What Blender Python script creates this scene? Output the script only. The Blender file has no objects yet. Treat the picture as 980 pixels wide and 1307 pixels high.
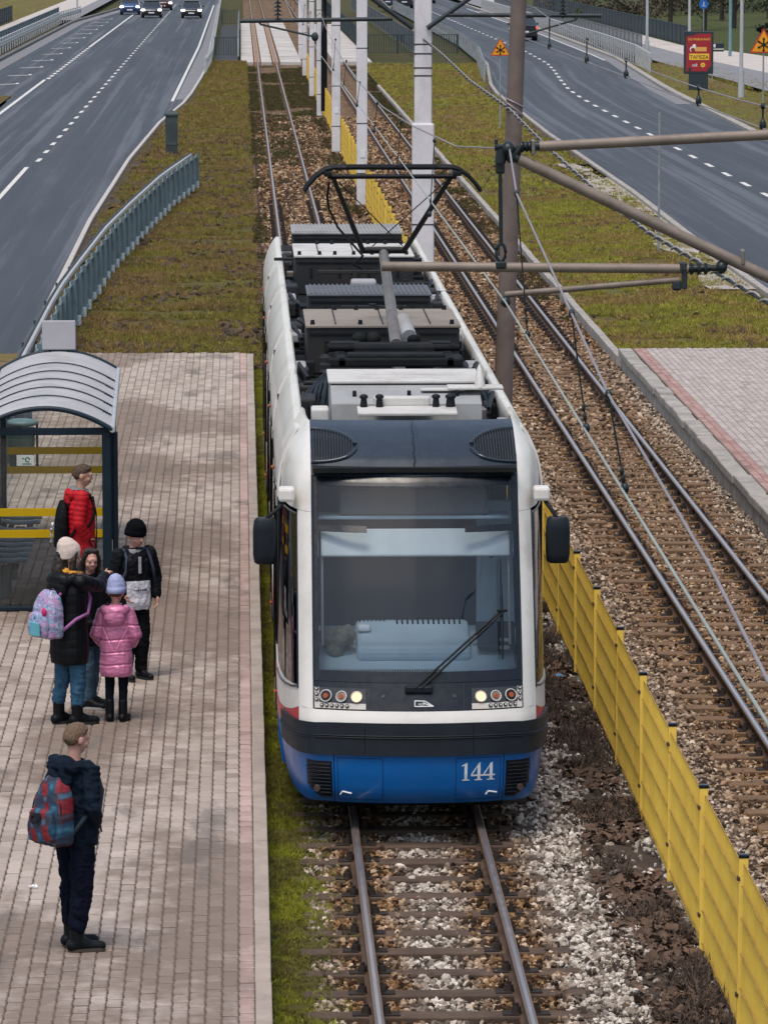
import bpy, bmesh, math, random
import numpy as np
from mathutils import Vector, Matrix, Euler, Quaternion
R = math.radians
rnd = random.Random(7)
rng = np.random.default_rng(11)
SC = bpy.context.scene
COL = SC.collection

# ------------------------------------------------------------------ camera
CAM_POS = Vector((-1.508, 0.0, 7.55))
cam_data = bpy.data.cameras.new('camera')
cam = bpy.data.objects.new('camera', cam_data)
COL.objects.link(cam)
cam.location = CAM_POS
PITCH = math.atan(741.5 / 5800.0)
YAW = math.atan(182.5 / math.hypot(5800.0, 741.5))
cam.rotation_euler = (math.pi / 2 - PITCH, 0, -YAW)
cam_data.sensor_fit = 'VERTICAL'
cam_data.sensor_height = 36.0
cam_data.lens = 36.0 * 5800.0 / 1307.0
cam_data.clip_start = 1.0
cam_data.clip_end = 6000.0
SC.camera = cam

# ------------------------------------------------------------------ light
SUN_EL, SUN_AZ = R(68), R(-158)          # azimuth measured from +Y clockwise
world = bpy.data.worlds.new("World")
SC.world = world
world.use_nodes = True
nt = world.node_tree
bg = nt.nodes['Background']
sky = nt.nodes.new('ShaderNodeTexSky')
sky.sky_type = 'NISHITA'
sky.sun_disc = False
sky.sun_elevation = SUN_EL
sky.sun_rotation = SUN_AZ
sky.air_density = 1.2
sky.dust_density = 2.0
sky.ozone_density = 1.2
hsv = nt.nodes.new('ShaderNodeHueSaturation'); hsv.inputs['Saturation'].default_value = .75      # thin overcast: the blue is washed out
nt.links.new(sky.outputs[0], hsv.inputs['Color']); nt.links.new(hsv.outputs[0], bg.inputs[0])
bg.inputs[1].default_value = 0.105
sun_d = bpy.data.lights.new('sun', 'SUN')
sun_d.energy = 1.5
sun_d.angle = R(26)
sun_d.color = (1.0, 0.90, 0.78)
sun = bpy.data.objects.new('sun', sun_d)
COL.objects.link(sun)
sdir = Vector((math.sin(SUN_AZ) * math.cos(SUN_EL), math.cos(SUN_AZ) * math.cos(SUN_EL), math.sin(SUN_EL)))
sun.rotation_euler = (-sdir).to_track_quat('-Z', 'Y').to_euler()
sun.location = sdir * 50
SC.view_settings.view_transform = 'Standard'
SC.view_settings.look = 'None'
SC.view_settings.gamma = 1.0
SC.view_settings.use_curve_mapping = False
SC.view_settings.exposure = 0.6
SC.render.engine = 'CYCLES'
SC.cycles.max_bounces = 6
SC.cycles.transparent_max_bounces = 24

# ------------------------------------------------------------------ measuring helpers
CAM_ROT = cam.rotation_euler.to_matrix()
def ray(px, py):
    return CAM_ROT @ Vector(((px - 490.0) / 5800.0, -(py - 653.5) / 5800.0, -1.0))
def at_z(px, py, z):
    d = ray(px, py); return CAM_POS + d * ((z - CAM_POS.z) / d.z)
def at_y(px, py, y):
    d = ray(px, py); return CAM_POS + d * ((y - CAM_POS.y) / d.y)

# ------------------------------------------------------------------ materials
def nodes_of(name):
    m = bpy.data.materials.new(name)
    m.use_nodes = True
    t = m.node_tree
    return m, t, t.nodes['Principled BSDF']
def N(t, typ, **kw):
    n = t.nodes.new(typ)
    for k, v in kw.items():
        if k.startswith('i_'):
            key = k[2:]
            key = int(key) if key.isdigit() else key
            n.inputs[key].default_value = v
        else:
            setattr(n, k, v)
    return n
def L(t, a, b): t.links.new(a, b)
def rgba(c): return (c[0], c[1], c[2], 1.0)
def ramp(t, stops, interp='LINEAR'):
    n = t.nodes.new('ShaderNodeValToRGB')
    n.color_ramp.interpolation = interp
    e = n.color_ramp.elements
    e[0].position, e[0].color = stops[0][0], rgba(stops[0][1])
    e[1].position, e[1].color = stops[-1][0], rgba(stops[-1][1])
    for p, c in stops[1:-1]:
        x = e.new(p); x.color = rgba(c)
    return n
def g3(v): return (v, v, v)
def pos(t, scale=(1, 1, 1)):
    g = N(t, 'ShaderNodeNewGeometry')
    mp = N(t, 'ShaderNodeMapping')
    mp.inputs['Scale'].default_value = scale
    L(t, g.outputs['Position'], mp.inputs['Vector'])
    return mp.outputs['Vector']
def objpos(t, scale=(1, 1, 1)):
    g = N(t, 'ShaderNodeTexCoord')
    mp = N(t, 'ShaderNodeMapping')
    mp.inputs['Scale'].default_value = scale
    L(t, g.outputs['Object'], mp.inputs['Vector'])
    return mp.outputs['Vector']
def noise(t, vec, scale, detail=4, rough=.6):
    n = N(t, 'ShaderNodeTexNoise')
    n.inputs['Scale'].default_value = scale
    n.inputs['Detail'].default_value = detail
    n.inputs['Roughness'].default_value = rough
    L(t, vec, n.inputs['Vector'])
    return n.outputs['Fac']
def mix(t, fac, a, b, mode='MIX'):
    n = N(t, 'ShaderNodeMix', data_type='RGBA', blend_type=mode)
    for sock, v in ((n.inputs[0], fac), (n.inputs[6], a), (n.inputs[7], b)):
        if isinstance(v, (int, float)): sock.default_value = v
        elif isinstance(v, tuple): sock.default_value = rgba(v)
        else: L(t, v, sock)
    return n.outputs[2]
def math_(t, op, a, b=None, clamp=False):
    n = N(t, 'ShaderNodeMath', operation=op, use_clamp=clamp)
    for i, v in enumerate((a, b)):
        if v is None: continue
        if isinstance(v, (int, float)): n.inputs[i].default_value = v
        else: L(t, v, n.inputs[i])
    return n.outputs[0]
def mrange(t, v, a, b, c=0., d=1.):
    n = N(t, 'ShaderNodeMapRange')
    n.inputs[1].default_value, n.inputs[2].default_value = a, b
    n.inputs[3].default_value, n.inputs[4].default_value = c, d
    L(t, v, n.inputs[0])
    return n.outputs[0]
def bump(t, p, h, strength, dist=.01):
    b = N(t, 'ShaderNodeBump')
    b.inputs['Strength'].default_value = strength
    b.inputs['Distance'].default_value = dist
    L(t, h, b.inputs['Height'])
    L(t, b.outputs[0], p.inputs['Normal'])
MATS = {}
def M(name, col, rough=.5, metal=0., var=.25, scale=5., bmp=0., bscale=60., spec=.4, coat=0., dirt=None, dscale=2., damt=.6, emit=None):
    """general procedural surface: base colour with two scales of wear, optional dirt colour, fine relief"""
    if name in MATS: return MATS[name]
    m, t, p = nodes_of(name)
    v = pos(t)
    n1 = noise(t, v, scale, 5)
    r = ramp(t, [(.25, tuple(c * (1 - var) for c in col)), (.75, tuple(min(1, c * (1 + var)) for c in col))])
    L(t, n1, r.inputs[0])
    out = r.outputs[0]
    if dirt:
        d = noise(t, v, dscale, 8, .7)
        k = mrange(t, d, .48, .72, 0., damt)
        out = mix(t, k, out, dirt)
    L(t, out, p.inputs['Base Color'])
    rr = mrange(t, noise(t, v, scale * 4, 3), .3, .7, max(0.02, rough - .08), min(1, rough + .08))
    L(t, rr, p.inputs['Roughness'])
    p.inputs['Metallic'].default_value = metal
    p.inputs['Specular IOR Level'].default_value = spec
    p.inputs['Coat Weight'].default_value = coat
    if bmp: bump(t, p, noise(t, v, bscale, 4), bmp)
    if emit:
        p.inputs['Emission Color'].default_value = rgba(emit[0])
        p.inputs['Emission Strength'].default_value = emit[1]
    MATS[name] = m
    return m
def glass_mat(name, tint=(.75, .8, .82), rough=.03, ior=1.5, dirt=0.0):
    m = bpy.data.materials.new(name); m.use_nodes = True
    t = m.node_tree
    t.nodes.remove(t.nodes['Principled BSDF'])
    tr = N(t, 'ShaderNodeBsdfTransparent'); tr.inputs[0].default_value = rgba(tint)
    gl = N(t, 'ShaderNodeBsdfGlossy'); gl.inputs['Roughness'].default_value = rough
    fr = N(t, 'ShaderNodeFresnel'); fr.inputs[0].default_value = ior
    mx = N(t, 'ShaderNodeMixShader')
    L(t, fr.outputs[0], mx.inputs[0]); L(t, tr.outputs[0], mx.inputs[1]); L(t, gl.outputs[0], mx.inputs[2])
    last = mx.outputs[0]
    if dirt:
        df = N(t, 'ShaderNodeBsdfDiffuse'); df.inputs[0].default_value = (.55, .55, .53, 1)
        k = mrange(t, noise(t, pos(t, (6, 1, 1)), 3, 6), .35, .75, dirt * .4, dirt)
        m2 = N(t, 'ShaderNodeMixShader')
        L(t, k, m2.inputs[0]); L(t, last, m2.inputs[1]); L(t, df.outputs[0], m2.inputs[2])
        last = m2.outputs[0]
    L(t, last, t.nodes['Material Output'].inputs[0])
    MATS[name] = m
    return m

# ------------------------------------------------------------------ object helpers
def tag(o, label=None, cat=None, group=None, kind=None):
    if label: o['label'] = label
    if cat: o['category'] = cat
    if group: o['group'] = group
    if kind: o['kind'] = kind
    return o
def empty(name, loc=(0, 0, 0), rz=0., label=None, cat=None, group=None, kind=None):
    o = bpy.data.objects.new(name, None)
    o.empty_display_size = .2
    COL.objects.link(o)
    o.location = loc
    o.rotation_euler = (0, 0, rz)
    return tag(o, label, cat, group, kind)
def link(name, me, mat=None, parent=None, loc=None, rot=None):
    o = bpy.data.objects.new(name, me)
    COL.objects.link(o)
    if mat is not None:
        for x in (mat if isinstance(mat, (list, tuple)) else [mat]):
            if x.name not in [y.name for y in me.materials if y]: me.materials.append(x)
    if parent is not None: o.parent = parent
    if loc is not None: o.location = loc
    if rot is not None: o.rotation_euler = rot
    return o
def copy_tree(o, parent=None):
    c = o.copy(); COL.objects.link(c)
    if parent is not None: c.parent = parent
    for ch in list(o.children): copy_tree(ch, c)
    return c
class MB:
    """collects simple solids and links them as one mesh"""
    def __init__(s): s.v = []; s.f = []; s.sm = []; s.mi = []; s.m = 0
    def add(s, verts, faces, smooth=False):
        b = len(s.v)
        s.v += [tuple(x) for x in verts]
        s.f += [tuple(b + i for i in f) for f in faces]
        s.sm += [smooth] * len(faces)
        s.mi += [s.m] * len(faces)
        return s
    def box(s, c, d, rz=0., M_=None, taper=None):
        x, y, z = d[0] / 2, d[1] / 2, d[2] / 2
        vs = []
        for k in (-1, 1):
            q = 1. if (taper is None or k < 0) else taper
            for (i, j) in ((-1, -1), (1, -1), (1, 1), (-1, 1)): vs.append(Vector((i * x * q, j * y * q, k * z)))
        if M_ is None: M_ = Matrix.Rotation(rz, 3, 'Z')
        c = Vector(c)
        return s.add([M_ @ v + c for v in vs], [(3, 2, 1, 0), (4, 5, 6, 7), (0, 1, 5, 4), (1, 2, 6, 5), (2, 3, 7, 6), (3, 0, 4, 7)])
    def bev(s, c, d, b=.02, rz=0., M_=None):
        """box with chamfered edges"""
        bm = bmesh.new()
        bmesh.ops.create_cube(bm, size=1)
        for v in bm.verts: v.co = Vector((v.co.x * d[0], v.co.y * d[1], v.co.z * d[2]))
        bmesh.ops.bevel(bm, geom=list(bm.edges), offset=min(b, min(d) * .45), segments=2, affect='EDGES', profile=.5)
        if M_ is None: M_ = Matrix.Rotation(rz, 3, 'Z')
        c = Vector(c)
        vs = [M_ @ v.co + c for v in bm.verts]
        fs = [[v.index for v in f.verts] for f in bm.faces]
        bm.free()
        return s.add(vs, fs)
    def tube(s, p0, p1, r0, r1=None, n=8, cap=True, smooth=True):
        p0, p1 = Vector(p0), Vector(p1)
        r1 = r0 if r1 is None else r1
        d = (p1 - p0)
        if d.length < 1e-6: return s
        q = d.to_track_quat('Z', 'Y').to_matrix()
        vs = []
        for p, r in ((p0, r0), (p1, r1)):
            for i in range(n):
                a = 2 * math.pi * i / n
                vs.append(q @ Vector((r * math.cos(a), r * math.sin(a), 0)) + p)
        fs = [(i, (i + 1) % n, n + (i + 1) % n, n + i) for i in range(n)]
        s.add(vs, fs, smooth)
        if cap: s.add(vs, [tuple(range(n - 1, -1, -1)), tuple(range(n, 2 * n))])
        return s
    def path(s, pts, r, n=6):
        pts = [Vector(p) for p in pts]
        rings = []
        up = Vector((0, 0, 1))
        for i, p in enumerate(pts):
            a = pts[max(i - 1, 0)]; b = pts[min(i + 1, len(pts) - 1)]
            d = (b - a).normalized()
            x = d.cross(up)
            x = x.normalized() if x.length > 1e-3 else Vector((1, 0, 0))
            y = x.cross(d)
            rr = r[i] if isinstance(r, (list, tuple)) else r
            rings.append([p + x * rr * math.cos(2 * math.pi * k / n) + y * rr * math.sin(2 * math.pi * k / n) for k in range(n)])
        return s.loft(rings)
    def loft(s, rings, closed=True, caps=True, smooth=True):
        n = len(rings[0]); vs = [v for r in rings for v in r]; fs = []
        m = n if closed else n - 1
        for i in range(len(rings) - 1):
            for k in range(m):
                fs.append((i * n + k, i * n + (k + 1) % n, (i + 1) * n + (k + 1) % n, (i + 1) * n + k))
        s.add(vs, fs, smooth)
        if caps and closed:
            e = (len(rings) - 1) * n
            s.add(vs, [tuple(range(n - 1, -1, -1)), tuple(range(e, e + n))])
        return s
    def disc(s, c, r, axis=(0, 0, 1), h=.01, n=20):
        a = Vector(axis).normalized()
        return s.tube(Vector(c) - a * h / 2, Vector(c) + a * h / 2, r, n=n)
    def prism(s, poly, y0, y1, f=None):
        """polygon in (x, z) extruded along y; f maps (x, y, z) to a point"""
        f = f or (lambda x, y, z: (x, y, z))
        n = len(poly)
        vs = [f(x, y0, z) for x, z in poly] + [f(x, y1, z) for x, z in poly]
        fs = [tuple(range(n)), tuple(range(2 * n - 1, n - 1, -1))] + [(i, n + i, n + (i + 1) % n, (i + 1) % n) for i in range(n)]
        return s.add(vs, fs)
    def ell(s, c, r, n=10, m=6, M_=None):
        c = Vector(c); rings = []
        for j in range(m + 1):
            a = math.pi * j / m - math.pi / 2
            ring = []
            for k in range(n):
                b = 2 * math.pi * k / n
                v = Vector((r[0] * math.cos(a) * math.cos(b), r[1] * math.cos(a) * math.sin(b), r[2] * math.sin(a)))
                ring.append((M_ @ v if M_ else v) + c)
            rings.append(ring)
        return s.loft(rings, caps=False)
    def mesh(s, name='mesh'):
        me = bpy.data.meshes.new(name)
        me.from_pydata(s.v, [], s.f)
        me.polygons.foreach_set('use_smooth', s.sm)
        if any(s.mi): me.polygons.foreach_set('material_index', s.mi)
        me.update()
        return me
    def fix(s, me):
        bm = bmesh.new(); bm.from_mesh(me)
        bmesh.ops.remove_doubles(bm, verts=bm.verts, dist=1e-5)
        bmesh.ops.recalc_face_normals(bm, faces=bm.faces)
        bm.to_mesh(me); bm.free()
    def build(s, name, mat, parent=None, loc=None, rot=None, weld=False):
        me = s.mesh(name)
        if weld: s.fix(me)
        return link(name, me, mat, parent, loc, rot)
def sheet(name, pts, faces, mat, parent=None, smooth=False):
    me = bpy.data.meshes.new(name); me.from_pydata([tuple(p) for p in pts], [], faces)
    if smooth: me.polygons.foreach_set('use_smooth', [True] * len(me.polygons))
    me.update()
    return link(name, me, mat, parent)
def strip(name, left, right, ys, z, mat, parent=None, nx=1, jitter=0.):
    """ground sheet between two edge curves left(y), right(y)"""
    vs = []; fs = []
    for j, y in enumerate(ys):
        a, b = left(y), right(y)
        for i in range(nx + 1):
            zz = z(a + (b - a) * i / nx, y) if callable(z) else z
            vs.append((a + (b - a) * i / nx, y, zz))
    n = nx + 1
    for j in range(len(ys) - 1):
        for i in range(nx): fs.append((j * n + i, j * n + i + 1, (j + 1) * n + i + 1, (j + 1) * n + i))
    return sheet(name, vs, fs, mat, parent, True)
def curve_fn(tab):
    xs = [a for a, b in tab]; vs = [b for a, b in tab]
    return lambda y: float(np.interp(y, xs, vs))
def lerp(a, b, t): return a + (b - a) * t

# scattered natural bits: geometry nodes instances on a point mesh
def scatter(name, pts, mat, kind='stone', smin=.02, smax=.04, flat=.75, label=None, seed=1, parent=None):
    n = len(pts)
    if n == 0: return None
    g = np.random.default_rng(seed)
    me = bpy.data.meshes.new(name)
    me.vertices.add(n)
    me.vertices.foreach_set('co', np.asarray(pts, np.float32).ravel())
    if kind == 'stone': rot = g.uniform(0, 6.28, (n, 3)).astype(np.float32)
    else:
        rot = np.zeros((n, 3), np.float32); rot[:, 2] = g.uniform(0, 6.28, n); rot[:, :2] = g.normal(0, .22 if kind == 'tuft' else .5, (n, 2))
    sc_ = (g.uniform(smin, smax, (n, 1)) * np.array([[1, 1, flat]]) * g.uniform(.75, 1.25, (n, 3))).astype(np.float32)
    for nm, ty, arr in (('rot', 'FLOAT_VECTOR', rot), ('scl', 'FLOAT_VECTOR', sc_)):
        a = me.attributes.new(nm, ty, 'POINT'); a.data.foreach_set('vector', arr.ravel())
    a = me.attributes.new('pick', 'INT', 'POINT'); a.data.foreach_set('value', g.integers(0, 6, n).astype(np.int32))
    o = link(name, me, mat, parent)
    tag(o, label, None, None, 'stuff')
    ng = bpy.data.node_groups.new(name + '_nodes', 'GeometryNodeTree')
    ng.interface.new_socket('Geometry', in_out='INPUT', socket_type='NodeSocketGeometry')
    ng.interface.new_socket('Geometry', in_out='OUTPUT', socket_type='NodeSocketGeometry')
    gi = ng.nodes.new('NodeGroupInput'); go = ng.nodes.new('NodeGroupOutput')
    iop = ng.nodes.new('GeometryNodeInstanceOnPoints')
    jn = ng.nodes.new('GeometryNodeJoinGeometry')
    for k in range(6):
        if kind == 'stone':
            s = ng.nodes.new('GeometryNodeMeshIcoSphere'); s.inputs['Subdivisions'].default_value = 1 if k % 2 else 2
            sp = ng.nodes.new('GeometryNodeSetPosition')
            nz = ng.nodes.new('ShaderNodeTexNoise'); nz.noise_dimensions = '4D'
            nz.inputs['W'].default_value = 3.7 * k + 1.3; nz.inputs['Scale'].default_value = .9; nz.inputs['Detail'].default_value = 2
            sub = ng.nodes.new('ShaderNodeVectorMath'); sub.operation = 'SUBTRACT'; sub.inputs[1].default_value = (.5, .5, .5)
            mul = ng.nodes.new('ShaderNodeVectorMath'); mul.operation = 'SCALE'; mul.inputs['Scale'].default_value = 2.2
            ng.links.new(nz.outputs['Color'], sub.inputs[0]); ng.links.new(sub.outputs[0], mul.inputs[0])
            ng.links.new(s.outputs['Mesh'], sp.inputs['Geometry']); ng.links.new(mul.outputs[0], sp.inputs['Offset'])
            geo = sp.outputs[0]
        elif kind == 'tuft':
            j2 = ng.nodes.new('GeometryNodeJoinGeometry')
            gg = random.Random(k)
            for b in range(7):
                c = ng.nodes.new('GeometryNodeMeshCone')
                c.inputs['Vertices'].default_value = 3; c.inputs['Radius Top'].default_value = 0; c.inputs['Radius Bottom'].default_value = .09; c.inputs['Depth'].default_value = gg.uniform(.6, 1.3)
                tf = ng.nodes.new('GeometryNodeTransform')
                tf.inputs['Rotation'].default_value = (gg.uniform(-.9, .9), gg.uniform(-.9, .9), gg.uniform(0, 6))
                tf.inputs['Translation'].default_value = (gg.uniform(-.5, .5), gg.uniform(-.5, .5), 0)
                ng.links.new(c.outputs['Mesh'], tf.inputs['Geometry']); ng.links.new(tf.outputs[0], j2.inputs[0])
            geo = j2.outputs[0]
        else:   # leaf
            s = ng.nodes.new('GeometryNodeMeshGrid'); s.inputs['Size X'].default_value = 2; s.inputs['Size Y'].default_value = 1.1 + .2 * k
            s.inputs['Vertices X'].default_value = 4; s.inputs['Vertices Y'].default_value = 3
            sp = ng.nodes.new('GeometryNodeSetPosition')
            nz = ng.nodes.new('ShaderNodeTexNoise'); nz.noise_dimensions = '4D'; nz.inputs['W'].default_value = 2.1 * k; nz.inputs['Scale'].default_value = 1.1
            sub = ng.nodes.new('ShaderNodeVectorMath'); sub.operation = 'SUBTRACT'; sub.inputs[1].default_value = (.5, .5, .5)
            mul = ng.nodes.new('ShaderNodeVectorMath'); mul.operation = 'SCALE'; mul.inputs['Scale'].default_value = 1.8
            ng.links.new(nz.outputs['Color'], sub.inputs[0]); ng.links.new(sub.outputs[0], mul.inputs[0])
            ng.links.new(s.outputs['Mesh'], sp.inputs['Geometry']); ng.links.new(mul.outputs[0], sp.inputs['Offset'])
            geo = sp.outputs[0]
        sm = ng.nodes.new('GeometryNodeSetMaterial'); sm.inputs['Material'].default_value = mat
        g2 = ng.nodes.new('GeometryNodeGeometryToInstance')
        ng.links.new(geo, sm.inputs['Geometry']); ng.links.new(sm.outputs[0], g2.inputs[0]); ng.links.new(g2.outputs[0], jn.inputs[0])
    ng.links.new(gi.outputs[0], iop.inputs['Points'])
    ng.links.new(jn.outputs[0], iop.inputs['Instance'])
    iop.inputs['Pick Instance'].default_value = True
    for nm, ty, sock in (('rot', 'FLOAT_VECTOR', 'Rotation'), ('scl', 'FLOAT_VECTOR', 'Scale'), ('pick', 'INT', 'Instance Index')):
        na = ng.nodes.new('GeometryNodeInputNamedAttribute'); na.data_type = ty; na.inputs['Name'].default_value = nm
        ng.links.new(na.outputs['Attribute'], iop.inputs[sock])
    ng.links.new(iop.outputs[0], go.inputs[0])
    md = o.modifiers.new('scatter', 'NODES'); md.node_group = ng
    return o
def in_view(x, y, z=0., m=60):
    """boolean mask: ground points the photograph could show, with a margin for a side step"""
    q = (np.stack([x - CAM_POS.x, y - CAM_POS.y, np.full_like(x, z) - CAM_POS.z], 1)) @ np.array(CAM_ROT)
    px = 490 - q[:, 0] / q[:, 2] * 5800; py = 653.5 + q[:, 1] / q[:, 2] * 5800
    return (px > -m) & (px < 980 + m) & (py > -m) & (py < 1307 + m)
# ================================================================== SETTING
def vnoise(x, y, s, seed=0):
    g = np.random.default_rng(seed); T = g.random((256, 256))
    xs, ys = np.asarray(x) / s, np.asarray(y) / s
    xi, yi = np.floor(xs).astype(int), np.floor(ys).astype(int)
    fx, fy = xs - xi, ys - yi
    fx, fy = fx * fx * (3 - 2 * fx), fy * fy * (3 - 2 * fy)
    q = lambda i, j: T[i % 256, j % 256]
    return (q(xi, yi) * (1 - fx) + q(xi + 1, yi) * fx) * (1 - fy) + (q(xi, yi + 1) * (1 - fx) + q(xi + 1, yi + 1) * fx) * fy
TRACK1, TRACK2, GAUGE = -.035, 3.93, .535

def grass_mat(name, green, brown, straw, dirtamt=.5, rand=False):
    m, t, p = nodes_of(name)
    v = pos(t)
    a = noise(t, v, .35, 5, .6); b = noise(t, v, 2.2, 6, .75); c = noise(t, v, 14, 4, .7)
    r1 = ramp(t, [(.42, brown), (.54, green)])
    L(t, mrange(t, math_(t, 'ADD', math_(t, 'MULTIPLY', a, .6), math_(t, 'MULTIPLY', b, .4)), .3, .7), r1.inputs[0])
    col = mix(t, mrange(t, c, .45, .75, 0, .65), r1.outputs[0], straw)
    col = mix(t, mrange(t, noise(t, v, .8, 8, .8), .51, .62, 0, dirtamt), col, (.06, .038, .024))
    if rand:
        oi = N(t, 'ShaderNodeObjectInfo')
        hs = N(t, 'ShaderNodeHueSaturation')
        L(t, mrange(t, oi.outputs['Random'], 0, 1, .6, 1.5), hs.inputs['Value']); L(t, col, hs.inputs['Color'])
        col = hs.outputs[0]
    L(t, col, p.inputs['Base Color'])
    p.inputs['Roughness'].default_value = .9; p.inputs['Specular IOR Level'].default_value = .15
    if not rand: bump(t, p, math_(t, 'ADD', noise(t, v, 9, 6, .8), noise(t, v, 40, 3, .8)), .9, .05)
    return m
GRASS = grass_mat('verge_grass', (.125, .115, .026), (.13, .082, .036), (.24, .175, .085), .75)
GRASS_R = grass_mat('verge_grass_right', (.15, .145, .035), (.15, .105, .045), (.23, .18, .085), .35)
TUFT = grass_mat('grass_blades', (.165, .145, .028), (.20, .135, .055), (.42, .32, .13), .55, True)
TUFT_R = grass_mat('grass_blades_right', (.225, .225, .03), (.24, .165, .06), (.44, .34, .13), .35, True)
MOSS = grass_mat('moss', (.19, .19, .022), (.11, .095, .03), (.2, .19, .045), .5)
MOSS_T = grass_mat('moss_tufts', (.22, .235, .022), (.13, .12, .03), (.23, .22, .05), .3, True)

# far ground sheet to the horizon
sheet('ground', [(-2500, -100, -.42), (2500, -100, -.42), (2500, 5000, -.42), (-2500, 5000, -.42)], [(0, 1, 2, 3)],
      grass_mat('far_ground', (.06, .075, .025), (.09, .07, .035), (.12, .10, .05))).__setitem__('kind', 'structure')

# ---- roads
def lerp_(a, b): return a + (b - a) * .7
def asphalt(name, base, blue):
    m, t, p = nodes_of(name)
    at_ = N(t, 'ShaderNodeAttribute', attribute_name='lane')            # metres from the road's own edge, so wear follows its bends
    def lanepos(s):
        mp = N(t, 'ShaderNodeMapping'); mp.inputs['Scale'].default_value = s; L(t, at_.outputs['Vector'], mp.inputs['Vector']); return mp.outputs['Vector']
    st = noise(t, lanepos((1.25, .0035, 1)), 1.0, 4, .65)            # wheel tracks: long streaks along the road
    pa = noise(t, lanepos((.5, .02, 1)), 1.0, 7, .7)
    fi = noise(t, pos(t), 30, 4, .7)
    r = ramp(t, [(.3, tuple(c * .62 for c in base)), (.52, base), (.74, tuple(lerp_(a, b) for a, b in zip(base, blue)))])
    L(t, mrange(t, math_(t, 'ADD', math_(t, 'MULTIPLY', st, .85), math_(t, 'MULTIPLY', pa, .35)), .44, .78), r.inputs[0])
    col = mix(t, mrange(t, fi, .3, .7, 0, .35), r.outputs[0], tuple(c * .45 for c in base))
    col = mix(t, mrange(t, noise(t, lanepos((.7, .012, 1)), .9, 7, .7), .54, .64, 0, .55), col, tuple(c * .4 for c in base))
    L(t, col, p.inputs['Base Color'])
    L(t, mrange(t, st, .3, .7, .42, .75), p.inputs['Roughness'])
    bump(t, p, fi, .25, .004)
    return m
ASPH = asphalt('asphalt', (.042, .048, .060), (.135, .147, .172))
ASPH_LIGHT = M('asphalt_light', (.2, .2, .215), .85, var=.15, scale=.8, dirt=(.12, .11, .1))
PAINT = M('road_paint', (.66, .65, .62), .7, var=.12, scale=3, dirt=(.25, .24, .23), dscale=5, damt=.75)
KERB = M('kerb_concrete', (.36, .335, .305), .88, var=.2, scale=3, bmp=.35, dirt=(.13, .11, .09), dscale=2.5, damt=.75)
KERB_DARK = M('kerb_dark', (.13, .13, .13), .85, var=.3, scale=2, dirt=(.3, .29, .27), dscale=1, damt=.5)
EARTH = M('bare_earth', (.06, .04, .028), .95, var=.35, scale=2.5, bmp=.8, bscale=25)
SAND = M('sandy_concrete', (.40, .365, .33), .9, var=.15, scale=.8, dirt=(.2, .18, .16), dscale=.4, damt=.6)

LK = curve_fn([(20, -5.45), (75, -5.45), (119, -5.53), (151, -5.3), (180, -4.8), (204, -4.0), (244, -3.55), (320, -3.6), (485, -3.9), (900, -4.5)])
LL = curve_fn([(20, -11.9), (203, -11.9), (207, -12.1), (218, -15.3), (240, -15.6), (380, -15.4), (440, -13.4), (500, -12.6), (900, -12.6)])
RL = curve_fn([(20, 9.2), (106, 9.6), (132, 9.9), (170, 10.), (216, 10.5), (226, 10.9), (263, 12.7), (320, 13.6), (900, 14.)])
RR = curve_fn([(20, 16.8), (163, 17.4), (218, 18.7), (271, 20.7), (342, 21.3), (900, 21.5)])
ys = list(np.arange(24, 900, 6.))
road_l = strip('road', LL, LK, ys, 0., ASPH, nx=2); tag(road_l, kind='structure')
road_r = strip('road', RL, RR, ys, 0., ASPH, nx=2); tag(road_r, kind='structure')
for ro, ref in ((road_l, lambda y: -8.3), (road_r, lambda y: float(np.interp(y, [60, 195, 231, 262, 285, 900], [13.5, 13.85, 14.7, 16.05, 16.4, 16.5])))):
    a_ = ro.data.attributes.new('lane', 'FLOAT_VECTOR', 'POINT')
    a_.data.foreach_set('vector', np.array([(v.co.x - ref(v.co.y), v.co.y, 0) for v in ro.data.vertices], np.float32).ravel())
def kerb_line(road, fn, side, y0, y1, mat, w=.15, h=.1, far=200):
    """kerb stones, one by one where the photo tells them apart, longer runs beyond"""
    y = y0
    while y < y1:
        ln = 2. if y < far else 12.
        b = min(y + ln, y1)
        x0, x1 = fn(y), fn(b)
        c = ((x0 + x1) / 2 + side * w / 2, (y + b) / 2, h / 2 - .08)
        a = math.atan2(x1 - x0, b - y)
        MB().bev(c, (w, math.hypot(b - y, x1 - x0) - .02, h + .16), .015, rz=-a).build('kerb_stone', mat, road)
        y = b
kerb_line(road_l, LK, 1, 60, 480, M('kerb_white', (.5, .47, .44), .85, var=.15, scale=2, dirt=(.22, .19, .16), dscale=2), .12, .09)
kerb_line(road_l, LL, -1, 215, 480, KERB_DARK, .3, .16)
kerb_line(road_r, RL, -1, 90, 480, KERB, .16, .09)
kerb_line(road_r, RR, 1, 110, 480, KERB, .3, .12)

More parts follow.
